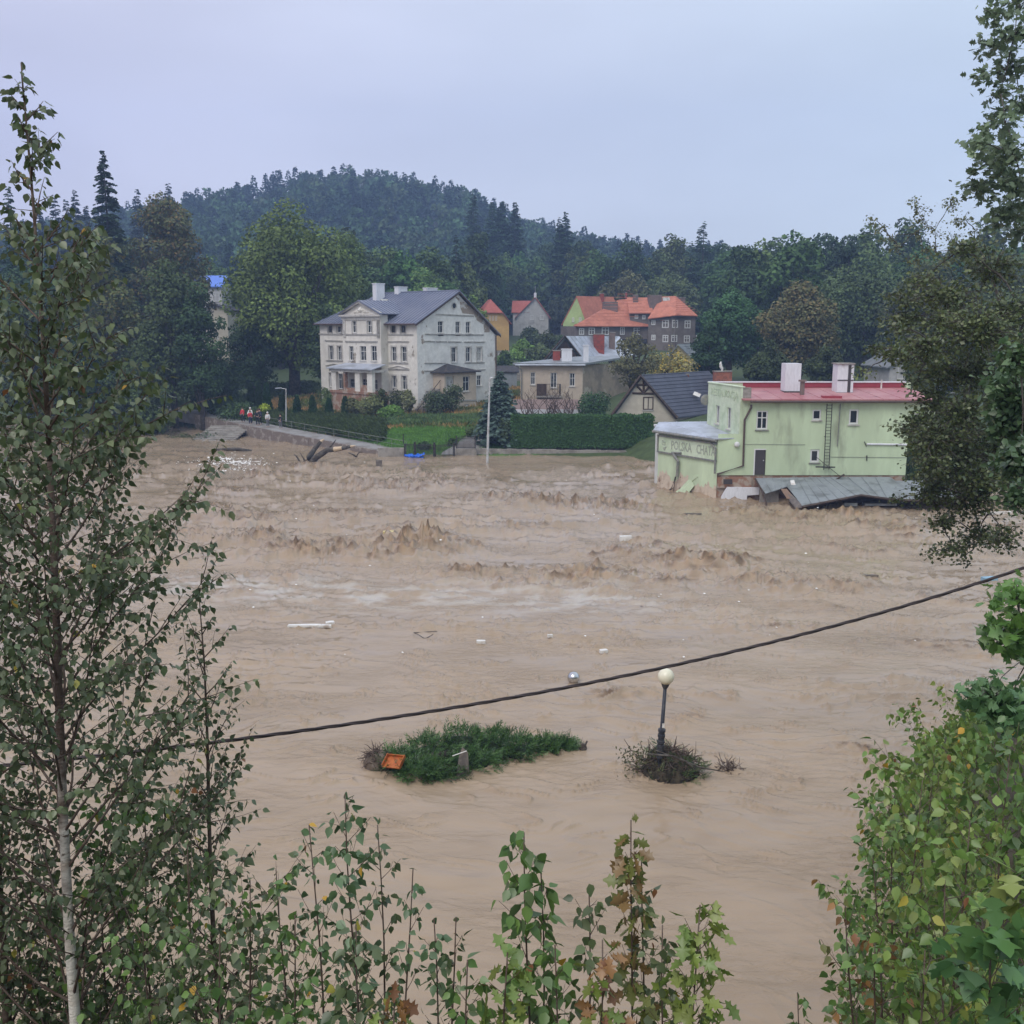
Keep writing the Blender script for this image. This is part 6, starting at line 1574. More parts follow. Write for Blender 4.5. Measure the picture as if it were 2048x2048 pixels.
PL = [  # name, label, u_base, u_top, v_top, Y, branches, length, leaf, colours, template, kind
 ('sapling', 'tall teal-leaved sapling right of the birch saplings', 700, 690, 1588, 4.6, 26, .42, .062, TEAL, T_BIRCH),
 ('sapling', 'thin sapling between the birch and the tall teal sapling', 640, 618, 1650, 4.8, 16, .34, .05, TEAL, T_BIRCH),
 ('sapling', 'thin upright sapling just right of the tall teal sapling', 770, 755, 1650, 4.9, 14, .32, .048, DK, T_BIRCH),
 ('sapling', 'leaning sapling with few leaves above the bottom centre-left', 790, 826, 1738, 4.6, 12, .25, .05, TEAL, T_BIRCH),
 ('sapling', 'short sapling with paired leaves left of the large-leaved sapling', 870, 868, 1838, 4.4, 14, .26, .052, TEAL, T_BIRCH),
 ('sapling', 'short thin sapling in the bottom centre', 905, 912, 1835, 4.3, 12, .24, .05, DK, T_BIRCH),
 ('sapling', 'large-leaved sapling in the middle of the bottom edge', 1042, 1048, 1665, 4.2, 22, .36, .082, MID, T_BIRCH),
 ('sapling', 'slim sapling right of the large-leaved sapling', 1085, 1082, 1745, 4.3, 12, .26, .07, MID, T_BIRCH),
 ('sapling', 'sapling with drooping leaf pairs left of the oak sapling', 1155, 1178, 1770, 4.3, 14, .30, .062, DK, T_BIRCH),
 ('sapling', 'slender birch-leaved sapling beside the oak sapling', 1282, 1283, 1720, 4.5, 16, .24, .055, DK, T_BIRCH),
 ('oak_sapling', 'oak sapling with browning lobed leaves near the bottom centre', 1236, 1262, 1640, 4.4, 20, .17, .088, [(.11,.13,.045),(.09,.11,.04),(.13,.09,.045)], T_OAK),
 ('oak_sapling', 'yellow-green oak sapling right of the browning oak', 1388, 1400, 1810, 4.2, 26, .38, .09, LIME, T_OAK),
 ('oak_sapling', 'low yellow-green oak shoot in front of the large-leaved sapling', 1000, 1015, 1905, 3.9, 18, .26, .085, LIME, T_OAK),
 ('oak_sapling', 'low rust-tinged oak shoot at the bottom edge', 800, 790, 1965, 3.9, 14, .24, .08, RUST+LIME, T_OAK),
 ('oak_sapling', 'short oak shoot with reddish leaves left of the browning oak', 1200, 1205, 1880, 4.0, 14, .24, .08, RUST+LIME, T_OAK),
 ('sapling', 'bushy short sapling under the thin saplings at bottom left centre', 600, 590, 1830, 4.3, 22, .42, .055, MID, T_BIRCH),
 ('sapling', 'small leafy shoot at the foot of the tall teal sapling', 700, 712, 1850, 4.0, 20, .36, .058, DK, T_BIRCH),
 ('sapling', 'small shoot between the two oak saplings at the bottom', 1330, 1325, 1850, 4.2, 14, .26, .055, DK, T_BIRCH),
 ('sapling', 'dense low shoot at the bottom centre left of the oak shoots', 930, 935, 1920, 3.9, 20, .3, .06, MID, T_BIRCH),
 ('sapling', 'small dark shoot at the bottom under the large-leaved sapling', 1100, 1110, 1890, 4.0, 18, .3, .066, MID, T_BIRCH),
 # dense thicket at the lower left
 ('hazel_bush', 'dense dark bush in the bottom left corner', 40, 30, 1740, 6.0, 40, .75, .062, DK+MID, T_BIRCH),
 ('hazel_bush', 'dense bush behind the white birch trunk', 190, 200, 1680, 5.9, 46, .8, .062, DK+MID, T_BIRCH),
 ('hazel_bush', 'green bush right of the birch trunk with scattered yellow leaves', 300, 290, 1600, 5.9, 50, .85, .062, MID, T_BIRCH),
 ('hazel_bush', 'dark bush between the birch and its second sapling', 380, 375, 1690, 5.0, 44, .7, .058, DK, T_BIRCH),
 ('hazel_bush', 'green bush under the second birch sapling', 500, 500, 1760, 4.9, 40, .65, .058, MID+DK, T_BIRCH),
 ('hazel_bush', 'low green bush at the bottom edge right of the birch', 290, 285, 1850, 4.9, 36, .55, .06, MID, T_BIRCH),
 ('hazel_bush', 'low dark bush at the bottom edge below the second sapling', 450, 440, 1870, 4.2, 34, .5, .06, MID+DK, T_BIRCH),
 ('hazel_bush', 'small bush filling the bottom left edge', 90, 90, 1850, 5.9, 34, .5, .062, MID, T_BIRCH),
 ('hazel_bush', 'bush behind the thin saplings left of centre', 560, 552, 1740, 5.6, 30, .6, .05, DK, T_BIRCH),
 # thicket on the right bank
 ('hazel_bush', 'leafy bush reaching furthest over the water on the right', 1830, 1745, 1700, 6.0, 34, .55, .065, MID, T_BIRCH),
 ('hazel_bush', 'sparse bush leaning left over the water at the lower right', 1800, 1690, 1800, 5.4, 26, .5, .062, MID+RUST, T_BIRCH),
 ('hazel_bush', 'bush with long bare stems above the lower right bank', 1840, 1790, 1600, 7.0, 34, .6, .065, MID, T_BIRCH),
 ('hazel_bush', 'tall round-leaved bush in the right foreground', 1850, 1845, 1560, 6.4, 44, .8, .072, BRT, T_BIRCH),
 ('hazel_bush', 'bright bush behind the tall round-leaved bush', 1880, 1870, 1480, 9.5, 44, 1.0, .08, BRT, T_BIRCH),
 ('hazel_bush', 'bright green bush at the top of the right thicket', 1960, 1960, 1440, 11, 50, 1.3, .085, BRT, T_BIRCH),
 ('hazel_bush', 'dark green bush with big leaves at the right edge', 2030, 2020, 1500, 6.6, 44, .8, .08, MID, T_BIRCH),
 ('hazel_bush', 'yellow-flecked bush low on the right slope', 1790, 1750, 1870, 4.9, 30, .5, .062, MID+RUST, T_BIRCH),
 ('hazel_bush', 'dense bush in the lower right corner', 1900, 1890, 1760, 4.7, 40, .6, .07, BRT, T_BIRCH),
 ('hazel_bush', 'low bush at the bottom right of the bank', 1850, 1850, 1900, 4.2, 30, .45, .064, MID+LIME, T_BIRCH),
 ('hazel_bush', 'green bush between the big maple leaves and the tall bush', 1950, 1940, 1640, 5.4, 36, .6, .072, BRT, T_BIRCH),
 ('hazel_bush', 'leafy bush spreading along the water in the right middle', 1880, 1850, 1530, 10.5, 44, 1.1, .08, BRT+LIME, T_BIRCH),
 ('hazel_bush', 'pale bush nearest the water at the top of the right bank', 1960, 1900, 1470, 14, 46, 1.5, .095, BRT+LIME, T_BIRCH),
 ('sapling', 'tiny leafy shoot at the bottom edge left of the right thicket', 1620, 1595, 1985, 4.8, 12, .26, .055, MID, T_BIRCH),
 ('maple_sapling', 'maple sapling with large dark leaves in the lower right corner', 2000, 1985, 1800, 3.2, 14, .42, .10, [(.035,.085,.035),(.05,.11,.04)], T_MAPLE),
 ('maple_sapling', 'maple shoot with one bright leaf by the right edge', 2070, 2050, 1700, 3.6, 12, .4, .10, BRT, T_MAPLE),
]
for i, (nm, lb, ub, ut, vt, Yd, nb_, bl_, lf, cs, tp) in enumerate(PL):
    bush = nm == 'hazel_bush'
    sapling(nm, lb, 'bush' if bush else 'sapling', ground_pt(ub, Yd), at(ut, vt, Yd), nb_ if bush else int(nb_*2.3), bl_*(1 if bush else 1.25), lf, cs, tp, 500+i, stem=.010 if not bush else .015, t0=.2 if not bush else .05, ang=48 if not bush else 42, droop=.3,
            twigs=2 if not bush else 5, step=.06 if nm != 'maple_sapling' else .11, yellow=.012 if 'sapling' == nm else .012,
            prof=None if not bush else (lambda t: .45+.55*math.sin(math.pi*min(1, t*.8+.18))))
# branches that reach in from the right edge: bright maple twigs and a darker spray lower down
def spray(name, label, blobs, Yd, n, leafsz, cols, tpl, seed, trunk, droop=.35, cat='tree', depth=1.5, mat='leaf_near', limbr=.05, flat=.55, cl=.3, leafy=1.0, name_l='leaves'):
    """tree whose boughs end in the listed clumps: blobs = (u, v, half-width px, half-height px[, dy])"""
    global nrng
    nrng = np.random.default_rng(seed); r = random.Random(seed); root = thing(name, label, cat, trunk[0])
    tw = MB(); tk = MB(); tr = [Vector(p) for p in trunk]
    tk.tube(tr, [limbr*2.6*(1-.75*i/(len(tr)-1)) for i in range(len(tr))], 9)
    Ps, Cs = [], []; tot = sum(b[2]*b[3] for b in blobs)
    nodes = [(p, 1.0-.6*i/len(tr)) for i, p in enumerate(tr)]
    end = tr[-1]
    blobs = sorted(blobs, key=lambda b: (at(b[0], b[1], Yd)-end).length)
    for b in blobs:
        u, v, ru, rv = b[:4]; dy = b[4] if len(b) > 4 else 0
        Y_ = Yd+dy+r.uniform(-.5, .5)*depth; c = at(u, v, Y_); k = Y_/F; R3 = np.array((ru*k, max(ru, rv)*k*.9, rv*k))
        src, sr_ = min(nodes, key=lambda q: (q[0]-c).length*(1.25-.25*q[1]))
        mid_ = src.lerp(c, .5)+Vector((r.uniform(-.1,.1), r.uniform(-.1,.1), .06+r.uniform(-.1,.1)))*(src-c).length; r1_ = limbr*max(.3, sr_*.8)
        tw.tube([src, src.lerp(mid_, .5)+Vector((0,0,.03)), mid_, mid_.lerp(c, .5)+Vector((0,0,.05)), c], [r1_, r1_*.85, r1_*.7, r1_*.5, r1_*.35], 6, cap=False)
        nodes.append((c, sr_*.6)); nodes.append((mid_, sr_*.75))
        nn = max(6, int(n*ru*rv/tot/9)); shade = r.uniform(.85, 1.4)
        for q in range(nn):
            e_ = rnd_unit(1)[0]*nrng.random()**.4*R3; tip = np.array(c)+e_
            d = np.array((e_[0], e_[1], -abs(e_[2])*.2-droop*np.linalg.norm(e_[:2])*.3)); 
            a = np.array(c)+e_*.35; tw.tube([tuple(a), tuple((a+tip)/2+np.array((0,0,.04))), tuple(tip)], [.008, .006, .003], 3, cap=False)
            kk = 9; t = nrng.random(kk)[:, None]; pp = a+(tip-a)*t+nrng.normal(size=(kk, 3))*leafsz*np.array((1.1,1.1,.8)); Ps.append(pp)
            c_ = np.array([r.choice(cols) for _ in range(kk)])*shade*(.75+.5*nrng.random(kk))[:, None]; Cs.append(c_)
    P = np.concatenate(Ps); C = np.concatenate(Cs); m_ = len(P)
    D = unit(rnd_unit(m_)*np.array((1,1,.5))+np.array((0,0,-droop))); N = unit(np.array((0,0,flat))+rnd_unit(m_)*.8)
    tk.build('trunk', MT['bark'], root, smooth=True); tw.build('branches', MT['bark'], root)
    leaf_obj(name_l, P, D, N, leafsz*(.6+.7*nrng.random(m_)), C, tpl, mat, root)
    return root
# big overhanging tree on the right bank
tx = 17.0; tb = Vector((tx, 24, tz(tx, 24)-.3))
big = [(1900,905,105,105),(1985,810,95,120),(1870,800,65,55),(1960,660,100,80),(1860,690,70,40),(1785,712,46,16),(1735,742,30,7),(1890,590,85,50),(1985,540,75,60),(1810,640,65,35),(1860,985,60,45),(1945,1000,85,55),(1865,930,48,36),
       (1885,1050,35,30),(1905,1095,45,26),(1960,1060,40,30),(2010,1075,45,40),(1868,1105,30,14),(1925,1120,18,16),(1900,1040,25,20),(2030,960,60,80),(2030,700,60,80),(2040,860,50,60),(1950,740,80,60),(1925,830,80,60),(1990,900,70,70),(1800,660,40,14),(1790,590,30,10),
       (1875,740,80,40),(1835,760,34,18),(1960,960,80,50),(1890,960,80,40),(1800,700,50,22),(2020,620,60,60),(1760,700,40,18),(1830,720,60,30),(1800,1000,24,10),(1900,640,80,50),(1830,860,60,40),(1820,600,50,24),(1870,880,90,60),(1960,1080,60,22),(1850,560,50,24),(1930,500,60,30)]
spray('alder_tree', 'big dark tree on the right bank with boughs hanging over the flood', big, 22, 25000, .092, [(.044,.062,.03),(.055,.072,.033),(.036,.054,.028),(.062,.082,.036)], T_QUAD, 71, [tb, (tx-.3,24,4), (tx-1.0,23.5,7), (tx-1.8,23,9.5), (tx-2.6,23,11.5), (tx-3.4,23,13.5)], depth=4, limbr=.07)
spray('alder_branch_tree', 'bright leafy young tree left of the big overhanging tree trunk, over the sheet roof', [(1850,878,36,34),(1838,840,26,20),(1860,900,30,22)], 26, 1500, .085, [(.085,.13,.035),(.07,.11,.035)], T_QUAD, 72, [(18.5,26,tz(18.5,26)-.3),(17,26.2,5),(14,26.4,7.2),(10.9,26.3,8.6)], depth=2, limbr=.03)
spray('lime_tree', 'green leafy tree at the right edge, nearer than the dark overhanging tree', [(2030,790,38,45),(2040,720,30,30),(2020,850,40,40),(2040,920,34,40),(2005,760,25,18),(2045,990,24,40)], 13, 2600, .10, [(.04,.075,.038),(.052,.09,.045),(.035,.065,.035)], T_BIRCH, 73, [(9.4,12.5,tz(9.4,12.5)-.3),(9.2,12.6,8),(8.6,12.8,10),(7.6,13,12.4)], depth=2, limbr=.04)
# sparse thin-leaved tree against the sky
spw = [(1742,440,16,6),(1758,455,22,7),(1780,475,24,8),(1800,495,24,10),(1828,405,14,12),(1835,425,20,14),(1905,398,14,10),(1845,440,22,18),(1870,460,24,18),(1900,415,26,16),(1925,440,26,20),(1905,480,28,20),(1860,500,30,16),(1940,490,30,24),(1950,460,20,16),(1835,470,18,14),(1890,520,50,18),(1830,520,40,14),(1960,530,40,20),(1910,445,16,14)]
spray('pear_tree', 'sparse thin-twigged tree standing against the sky above the dark overhanging tree', spw, 30, 1300, .08, [(.07,.085,.045),(.05,.06,.035)], T_QUAD, 74, [(17.5,31,tz(17.5,31)-.3),(16.5,31,6),(15,30.6,11),(13.9,30.4,13.6)], depth=2, limbr=.05)
mp = [(1990,30,36,26),(2030,70,34,30),(1990,95,38,22),(2025,130,34,30),(1975,150,26,18),(2000,185,30,18),(2040,210,20,30),(2010,245,20,12),(1975,270,34,22),(2020,300,44,34),(1975,320,40,26),(2040,370,36,36),(1965,385,34,20),(2005,430,44,26),(1950,375,18,10),(2035,470,36,26),(2040,10,30,20),(2010,345,40,26),(1985,235,14,10),(1960,290,20,12),(2030,420,40,30)]
spray('maple_tree', 'tall maple whose dark leafy boughs enter at the upper right edge', mp, 25, 2000, .15, [(.06,.09,.06),(.07,.105,.065)], T_MAPLE, 75, [(17.5,23,tz(17.5,23)-.3),(17.2,23.5,8),(16.8,24,13),(16.2,24.5,17),(15.8,25,21)], depth=4, limbr=.07, flat=.8)
spray('maple_tree', 'maple boughs with bright green leaves at the right edge below the cable', [(2025,1185,22,10),(2035,1200,20,12),(2005,1265,34,16),(2030,1290,24,18),(2040,1250,16,20)], 7.5, 210, .085, [(.05,.11,.03),(.065,.13,.035)], T_MAPLE, 76, [(5.4,6.5,tz(5.4,6.5)-.3),(5.3,6.8,8.5),(4.8,7.1,9.4),(4.3,7.3,10.3)], depth=.6, limbr=.02)
spray('maple_tree', 'dark maple spray over the water at the right edge above the thicket', [(1985,1388,40,14),(2020,1400,36,20),(2035,1430,26,16),(1960,1392,18,8),(2005,1425,30,12)], 10, 560, .10, [(.045,.10,.045),(.06,.12,.055)], T_MAPLE, 77, [(7.6,9.4,tz(7.6,9.4)-.3),(7.2,9.6,8.4),(6.3,9.8,9.0),(5.4,10,9.2)], depth=1, limbr=.025)
# ground layer of the near slope
rs = np.random.default_rng(44); n = 16000; xy = np.stack([rs.uniform(3, 34, n), rs.uniform(5, 36, n)], 1)
dn = np.interp(xy[:, 0], *SHORE_NEAR)-xy[:, 1]; xy = xy[(dn > .5) & (dn < 16) & (rs.random(len(xy)) < .35+.5*noise(xy[:, 0]/1.1, xy[:, 1]/1.1, 12))]
tufts('undergrowth', 'tangle of bright green grass and weeds covering the right-hand bank', 'undergrowth', xy, .38, lambda x, y: np.array((.09,.16,.045))[None]*(1+.5*noise(x/1.3, y/1.3, 6))[:, None], 4, T_NARROW, 45, lean=(-.4, .1), mat='leaf_near')
n = 6000; xy = np.stack([rs.uniform(-9, 4, n), rs.uniform(2.5, 14, n)], 1)
tufts('undergrowth', 'weeds and ferns on the slope below the camera', 'undergrowth', xy, .5, lambda x, y: np.array((.06,.11,.035))[None]*(1+.5*noise(x/1.3, y/1.3, 6))[:, None], 4, T_NARROW, 46, mat='leaf_near')
# ------------------------------------------------------------------ path, stone wall and handrail on the far left bank
PA = [Vector((-11.6, 98.3, .3)), Vector((-17.5, 103.4, .62)), Vector((-24.3, 109.8, .98)), Vector((-30.6, 116.2, 1.3)), Vector((-38, 124, 1.75)), Vector((-50, 134, 2.4))]
def offp(p, k, z=0): return p+Vector((.69*k, .72*k, z))
m = MB()
for a, b in zip(PA, PA[1:]): m.hexa([offp(a,0,-1.2), offp(b,0,-1.2), offp(b,2.6,-1.2), offp(a,2.6,-1.2), offp(a,0,.06), offp(b,0,.06), offp(b,2.6,.06), offp(a,2.6,.06)])
tag(m.build('path', MT['asphalt'], None), 'sloping paved path climbing from the flood along the left bank', kind='structure')
m = MB(); r_ = random.Random(6)
for a, b in zip(PA[:4], PA[1:5]):
    for k in range(8):
        p, q_ = a.lerp(b, k/8), a.lerp(b, (k+1)/8); t = .04+r_.uniform(0, .05); o_ = -.35-r_.uniform(0, .08)
        m.hexa([offp(p,o_,-2), offp(q_,o_,-2), offp(q_,-.004,-2), offp(p,-.004,-2), offp(p,o_+.05,t), offp(q_,o_+.05,t), offp(q_,-.004,t), offp(p,-.004,t)])
tag(m.build('retaining_wall', MT['stone'], None, loc=PA[0]), 'rough brown stone retaining wall under the sloping path', 'wall')
rl = thing('handrail', 'thin grey handrail along the sloping path below the group of people', 'railing', offp(PA[0], 1.9))
m = MB(); pr_ = [offp(a, 1.9, .95) for a in PA[:4]]; m.tube(pr_, .022); m.tube([p-Vector((0,0,.45)) for p in pr_], .014); m.build('rail', MT['pipe_grey'], rl)
for k in range(12):
    t = k/11*3; i = min(int(t), 2); p = PA[i].lerp(PA[i+1], t-i); MB().tube([offp(p, 1.9, 0), offp(p, 1.9, .96)], .02, 5).build('post', MT['pipe_grey'], rl)
st = thing('stone_steps', 'flooded stone steps descending to the water left of the retaining wall', 'steps', (-31, 111, 0))
for k in range(9):
    MB().rbox((-31.8-.1*k, 116.2-.62*k, 1.1-.14*k), 4.6, .62, .16, R(4)).build('step', MT['concrete'], st)
# ------------------------------------------------------------------ people on the path
def skin_body(joints, edges, rad, name, mat, parent, lv=1):
    me = bpy.data.meshes.new(name); me.from_pydata(joints, edges, []); me.update(); ob = bpy.data.objects.new(name, me); col.objects.link(ob)
    md = ob.modifiers.new('skin', 'SKIN')
    for i, r_ in enumerate(rad): me.skin_vertices[0].data[i].radius = (r_, r_)
    me.skin_vertices[0].data[0].use_root = True
    ob.modifiers.new('sub', 'SUBSURF').levels = lv
    dg = bpy.context.evaluated_depsgraph_get(); nm_ = bpy.data.meshes.new_from_object(ob.evaluated_get(dg)); bpy.data.objects.remove(ob)
    nm_.materials.clear(); nm_.materials.append(MT[mat]); nm_.polygons.foreach_set('use_smooth', [True]*len(nm_.polygons))
    o2 = bpy.data.objects.new(name, nm_); col.objects.link(o2); o2.parent = parent; return o2
def person(label, x, y, z, h, facing, coat, legs, arm=0., step=.12, hood=False):
    root = thing('person', label, 'person', (x, y, z), 'people standing on the sloping path'); root.rotation_euler = (0, 0, facing); s = h/1.75
    J = [(0,0,.95),(0,0,1.15),(0,-.01,1.38),(0,-.01,1.5),(0,.02,1.62),(0,.03,1.70), (.17,0,1.40),(.23,.05+arm*.1,1.13),(.2,.1+arm*.35,.9+arm*.25),(.19,.14+arm*.4,.82+arm*.3), (-.17,0,1.40),(-.24,.03,1.13),(-.22,.1,.9),(-.21,.13,.82),
         (.09,0,.88),(.11,step*.5,.5),(.11,0,.08),(.11,.14,.04),(-.09,0,.88),(-.11,-step*.3,.5),(-.11,-step,.08),(-.11,.14-step,.04)]
    E = [(0,1),(1,2),(2,3),(3,4),(4,5),(2,6),(6,7),(7,8),(8,9),(2,10),(10,11),(11,12),(12,13),(0,14),(14,15),(15,16),(16,17),(0,18),(18,19),(19,20),(20,21)]
    rd = [.15,.14,.16,.06,.10,.085,.07,.05,.04,.045,.07,.05,.04,.045,.10,.065,.045,.045,.10,.065,.045,.045]
    sc = lambda L: [tuple(c*s for c in j) for j in L]
    skin_body(sc(J), E, [r_*s for r_ in rd], 'body', 'skin', root)
    ci = [0,1,2,6,7,8,10,11,12]; mp_ = {j: i for i, j in enumerate(ci)}
    skin_body(sc([J[i] for i in ci]), [(mp_[a], mp_[b]) for a, b in E if a in mp_ and b in mp_], [(rd[i]+.03)*s for i in ci], 'jacket', coat, root)
    ti = [0,14,15,16,18,19,20]; mp_ = {j: i for i, j in enumerate(ti)}
    skin_body(sc([J[i] for i in ti]), [(mp_[a], mp_[b]) for a, b in E if a in mp_ and b in mp_], [(rd[i]+.018)*s for i in ti], 'trousers', legs, root)
    mh = MB(); mh.ball((0, -.005*s, 1.69*s), .118*s, 12, 8, (1, 1.05, 1)); mh.v = [(v[0]+x, v[1]+y, v[2]+z) for v in mh.v]; mh.build('hood' if hood else 'hair', MT[coat if hood else 'hair'], root, smooth=True)
    return root
def pp(t, side): i = min(int(t), 3); p = PA[i].lerp(PA[i+1], t-i); return offp(p, side, .06)
for (t, sd, h, fc, ct, lg, arm, hd_, lb) in [
    (3.12, .9, 1.72, 2.6, 'cloth_red', 'cloth_black', .2, False, 'person in a dark red jacket at the left end of the group'), (3.02, 1.3, 1.78, 2.9, 'cloth_white', 'cloth_black', .6, True, 'tall person in a white jacket standing beside the red jacket'),
    (2.92, .7, 1.55, 3.3, 'cloth_red', 'cloth_navy', .3, False, 'shorter person in a bright red top in front of the white jacket'), (2.84, 1.5, 1.8, 2.7, 'cloth_navy', 'cloth_black', .2, False, 'person in a navy coat behind the bright red top'),
    (2.76, .8, 1.82, 3.1, 'cloth_black', 'cloth_black', .8, False, 'person all in black with an arm raised in the middle of the group'), (2.58, 1.1, 1.66, 3.4, 'cloth_white', 'cloth_grey', .3, True, 'person in a white hooded jacket right of the dark coats'),
    (2.36, 1.5, 1.6, 2.4, 'cloth_black', 'cloth_grey', .0, False, 'person in dark clothes standing apart at the right of the group')]:
    p = pp(t, sd); person(lb, p.x, p.y, p.z, h, fc, ct, lg, arm, hood=hd_)
# ------------------------------------------------------------------ lamps, poles, gate
def street_lamp(label, u, vt, vb, Yd, armpx, group=None):
    b = at(u, vb, Yd); t = at(u, vt, Yd); root = thing('street_lamp', label, 'lamp', b, group); d_ = armpx/F*Yd
    MB().tube([b-Vector((0,0,.5)), t], [.085, .055], 8).build('pole', MT['galv'], root)
    MB().tube([t-Vector((0,0,.06)), t+Vector((d_*.5, 0, .03))], .04, 6).build('arm', MT['galv'], root)
    MB().rbox(t+Vector((d_*.75, 0, .05)), abs(d_)*.62, .3, .09, 0, 0, R(-4)).build('lamp_head', MT['sheet_light'], root)
GL = 'modern street lamps along the path'
street_lamp('slim grey street lamp with flat arm above the sloping path, in front of the thujas', 572, 777, 848, 116, -20, GL)
street_lamp('street lamp half hidden by the birch leaves left of the people', 413, 797, 850, 126, 20, GL)
b = G(974, 926); t = at(980, 757, b.y)
lp = thing('lamp_pole', 'tall bare white metal pole standing in the flood in front of the blue spruce', 'pole', b)
MB().tube([b-Vector((0,0,1)), b.lerp(t, .5), t], [.13, .10, .065], 10).build('shaft', MT['galv'], lp)
MB().tube([t-Vector((0,0,.02)), t+Vector((.12, 0, .06)), t+Vector((.3,0,.08))], [.07,.07,.05], 8).build('pole_cap', MT['galv'], lp)
def fence_panel(root, a, b, zt, zb, n, arch=0., r=.026):
    m = MB(); a, b = Vector(a), Vector(b)
    for z in (zb+.12, zt-.12): m.tube([(a.x,a.y,z), (b.x,b.y,z)], .028, 4)
    for k in range(n+1):
        p = a.lerp(b, k/n); zz = zt+arch*math.sin(math.pi*k/n); m.tube([(p.x,p.y,zb), (p.x,p.y,zz)], r, 4)
    return m.build('bars', MT['iron'], root)
YFc = 97.6; X_ = lambda u: XU(u, YFc, .5)
gt = thing('iron_gate', 'low black iron gate and fence standing in the water below the lawn', 'gate', (X_(855), YFc, 0)); zt_ = at(850, 887, YFc).z
fence_panel(gt, (X_(811), YFc), (X_(830), YFc), zt_, -.3, 7); fence_panel(gt, (X_(830), YFc), (X_(869), YFc), zt_-.05, -.3, 16); fence_panel(gt, (X_(869), YFc-.05), (X_(907), YFc-.1), zt_-.1, -.3, 15, .08)
for u, h in ((810, .0), (830, .15), (869, .1), (908, .05)):
    MB().box(X_(u)-.09, X_(u)+.09, YFc-.1, YFc+.08, -.6, zt_+h).build('post', MT['iron'], gt)
MB().tube([(X_(807), YFc, zt_), (X_(807), YFc, zt_+.9)], .05, 6).build('post', MT['iron'], gt)
ff = thing('iron_fence', 'arched iron fence panel on the low wall at the gravel drive', 'fence', (X_(930), 98.4, .5)); z0_ = at(930, 897, 98.4).z; z1_ = at(930, 873, 98.4).z
fence_panel(ff, (X_(912), 98.4), (X_(950), 98.4), z1_-.1, z0_, 16, .22)
for u in (912, 950): MB().box(X_(u)-.05, X_(u)+.05, 98.35, 98.45, z0_-.1, z1_+.1).build('post', MT['iron'], ff)
MB().box(X_(910), X_(953), 98.2, 98.6, -1, z0_).build('base_wall', MT['concrete'], ff)
m = MB(); m.box(X_(756), X_(810), 97.55, 97.95, -1, at(780, 896, 97.6).z); tag(m.build('low_wall', MT['concrete'], None, loc=(X_(780), 97.7, 0)), 'low stained concrete wall left of the iron gate', 'wall')
m = MB(); dr0 = [(-6.6,98.3),(-3.4,98.3),(-2.2,103),(1.2,110.5),(-.8,112),(-4.6,104)]
def zsheet(pts, dz): return [(x, y, tz(x, y)+dz) for x, y in pts]
gxs = np.linspace(0, 1, 14); Xg, Yg = [], []
L_ = [(-6.9,98.5),(-4.9,103.5),(-1.4,111)]; R_ = [(-3.1,98.5),(-2.0,103),(1.2,110.5)]
def lerp_pl(Pl, t): t = t*(len(Pl)-1); i = min(int(t), len(Pl)-2); f = t-i; return (Pl[i][0]*(1-f)+Pl[i+1][0]*f, Pl[i][1]*(1-f)+Pl[i+1][1]*f)
XX = np.zeros((20, 6)); YY_ = XX.copy()
for i in range(20):
    a, b = lerp_pl(L_, i/19), lerp_pl(R_, i/19)
    for j in range(6): XX[i, j] = a[0]+(b[0]-a[0])*j/5; YY_[i, j] = a[1]+(b[1]-a[1])*j/5
tag(grid_mesh('driveway', XX, YY_, terr(XX, YY_)+.07, MT['asphalt']), 'grey gravel drive rising from the iron gate beside the lawn', kind='structure')
bt = at(829, 909, 96.9)
m = MB(); 
ng = 18; rsb = np.random.default_rng(3)
for i in range(ng):
    for j in range(6):
        hh = lambda a, b_: (bt.x-.95+1.9*a/ng+.04*math.sin(b_*2+a), 96.5+.14*b_+.05*math.sin(a*1.3), .08+.32*math.sin(math.pi*min(1, (b_+.6)/6))*(.75+.25*math.sin(a*.9+b_))+(.3*max(0, a/ng-.8)*3)+.05*math.sin(a*2.3+b_*1.7))
        m.face([hh(i, j), hh(i+1, j), hh(i+1, j+1), hh(i, j+1)])
m.box(bt.x-.9, bt.x+.85, 96.6, 97.2, -.2, .1)
tag(m.build('blue_tarpaulin', MT['blue_tarp'], None, loc=(bt.x, 96.9, 0)), 'crumpled bright blue plastic caught against the iron gate', 'tarpaulin')

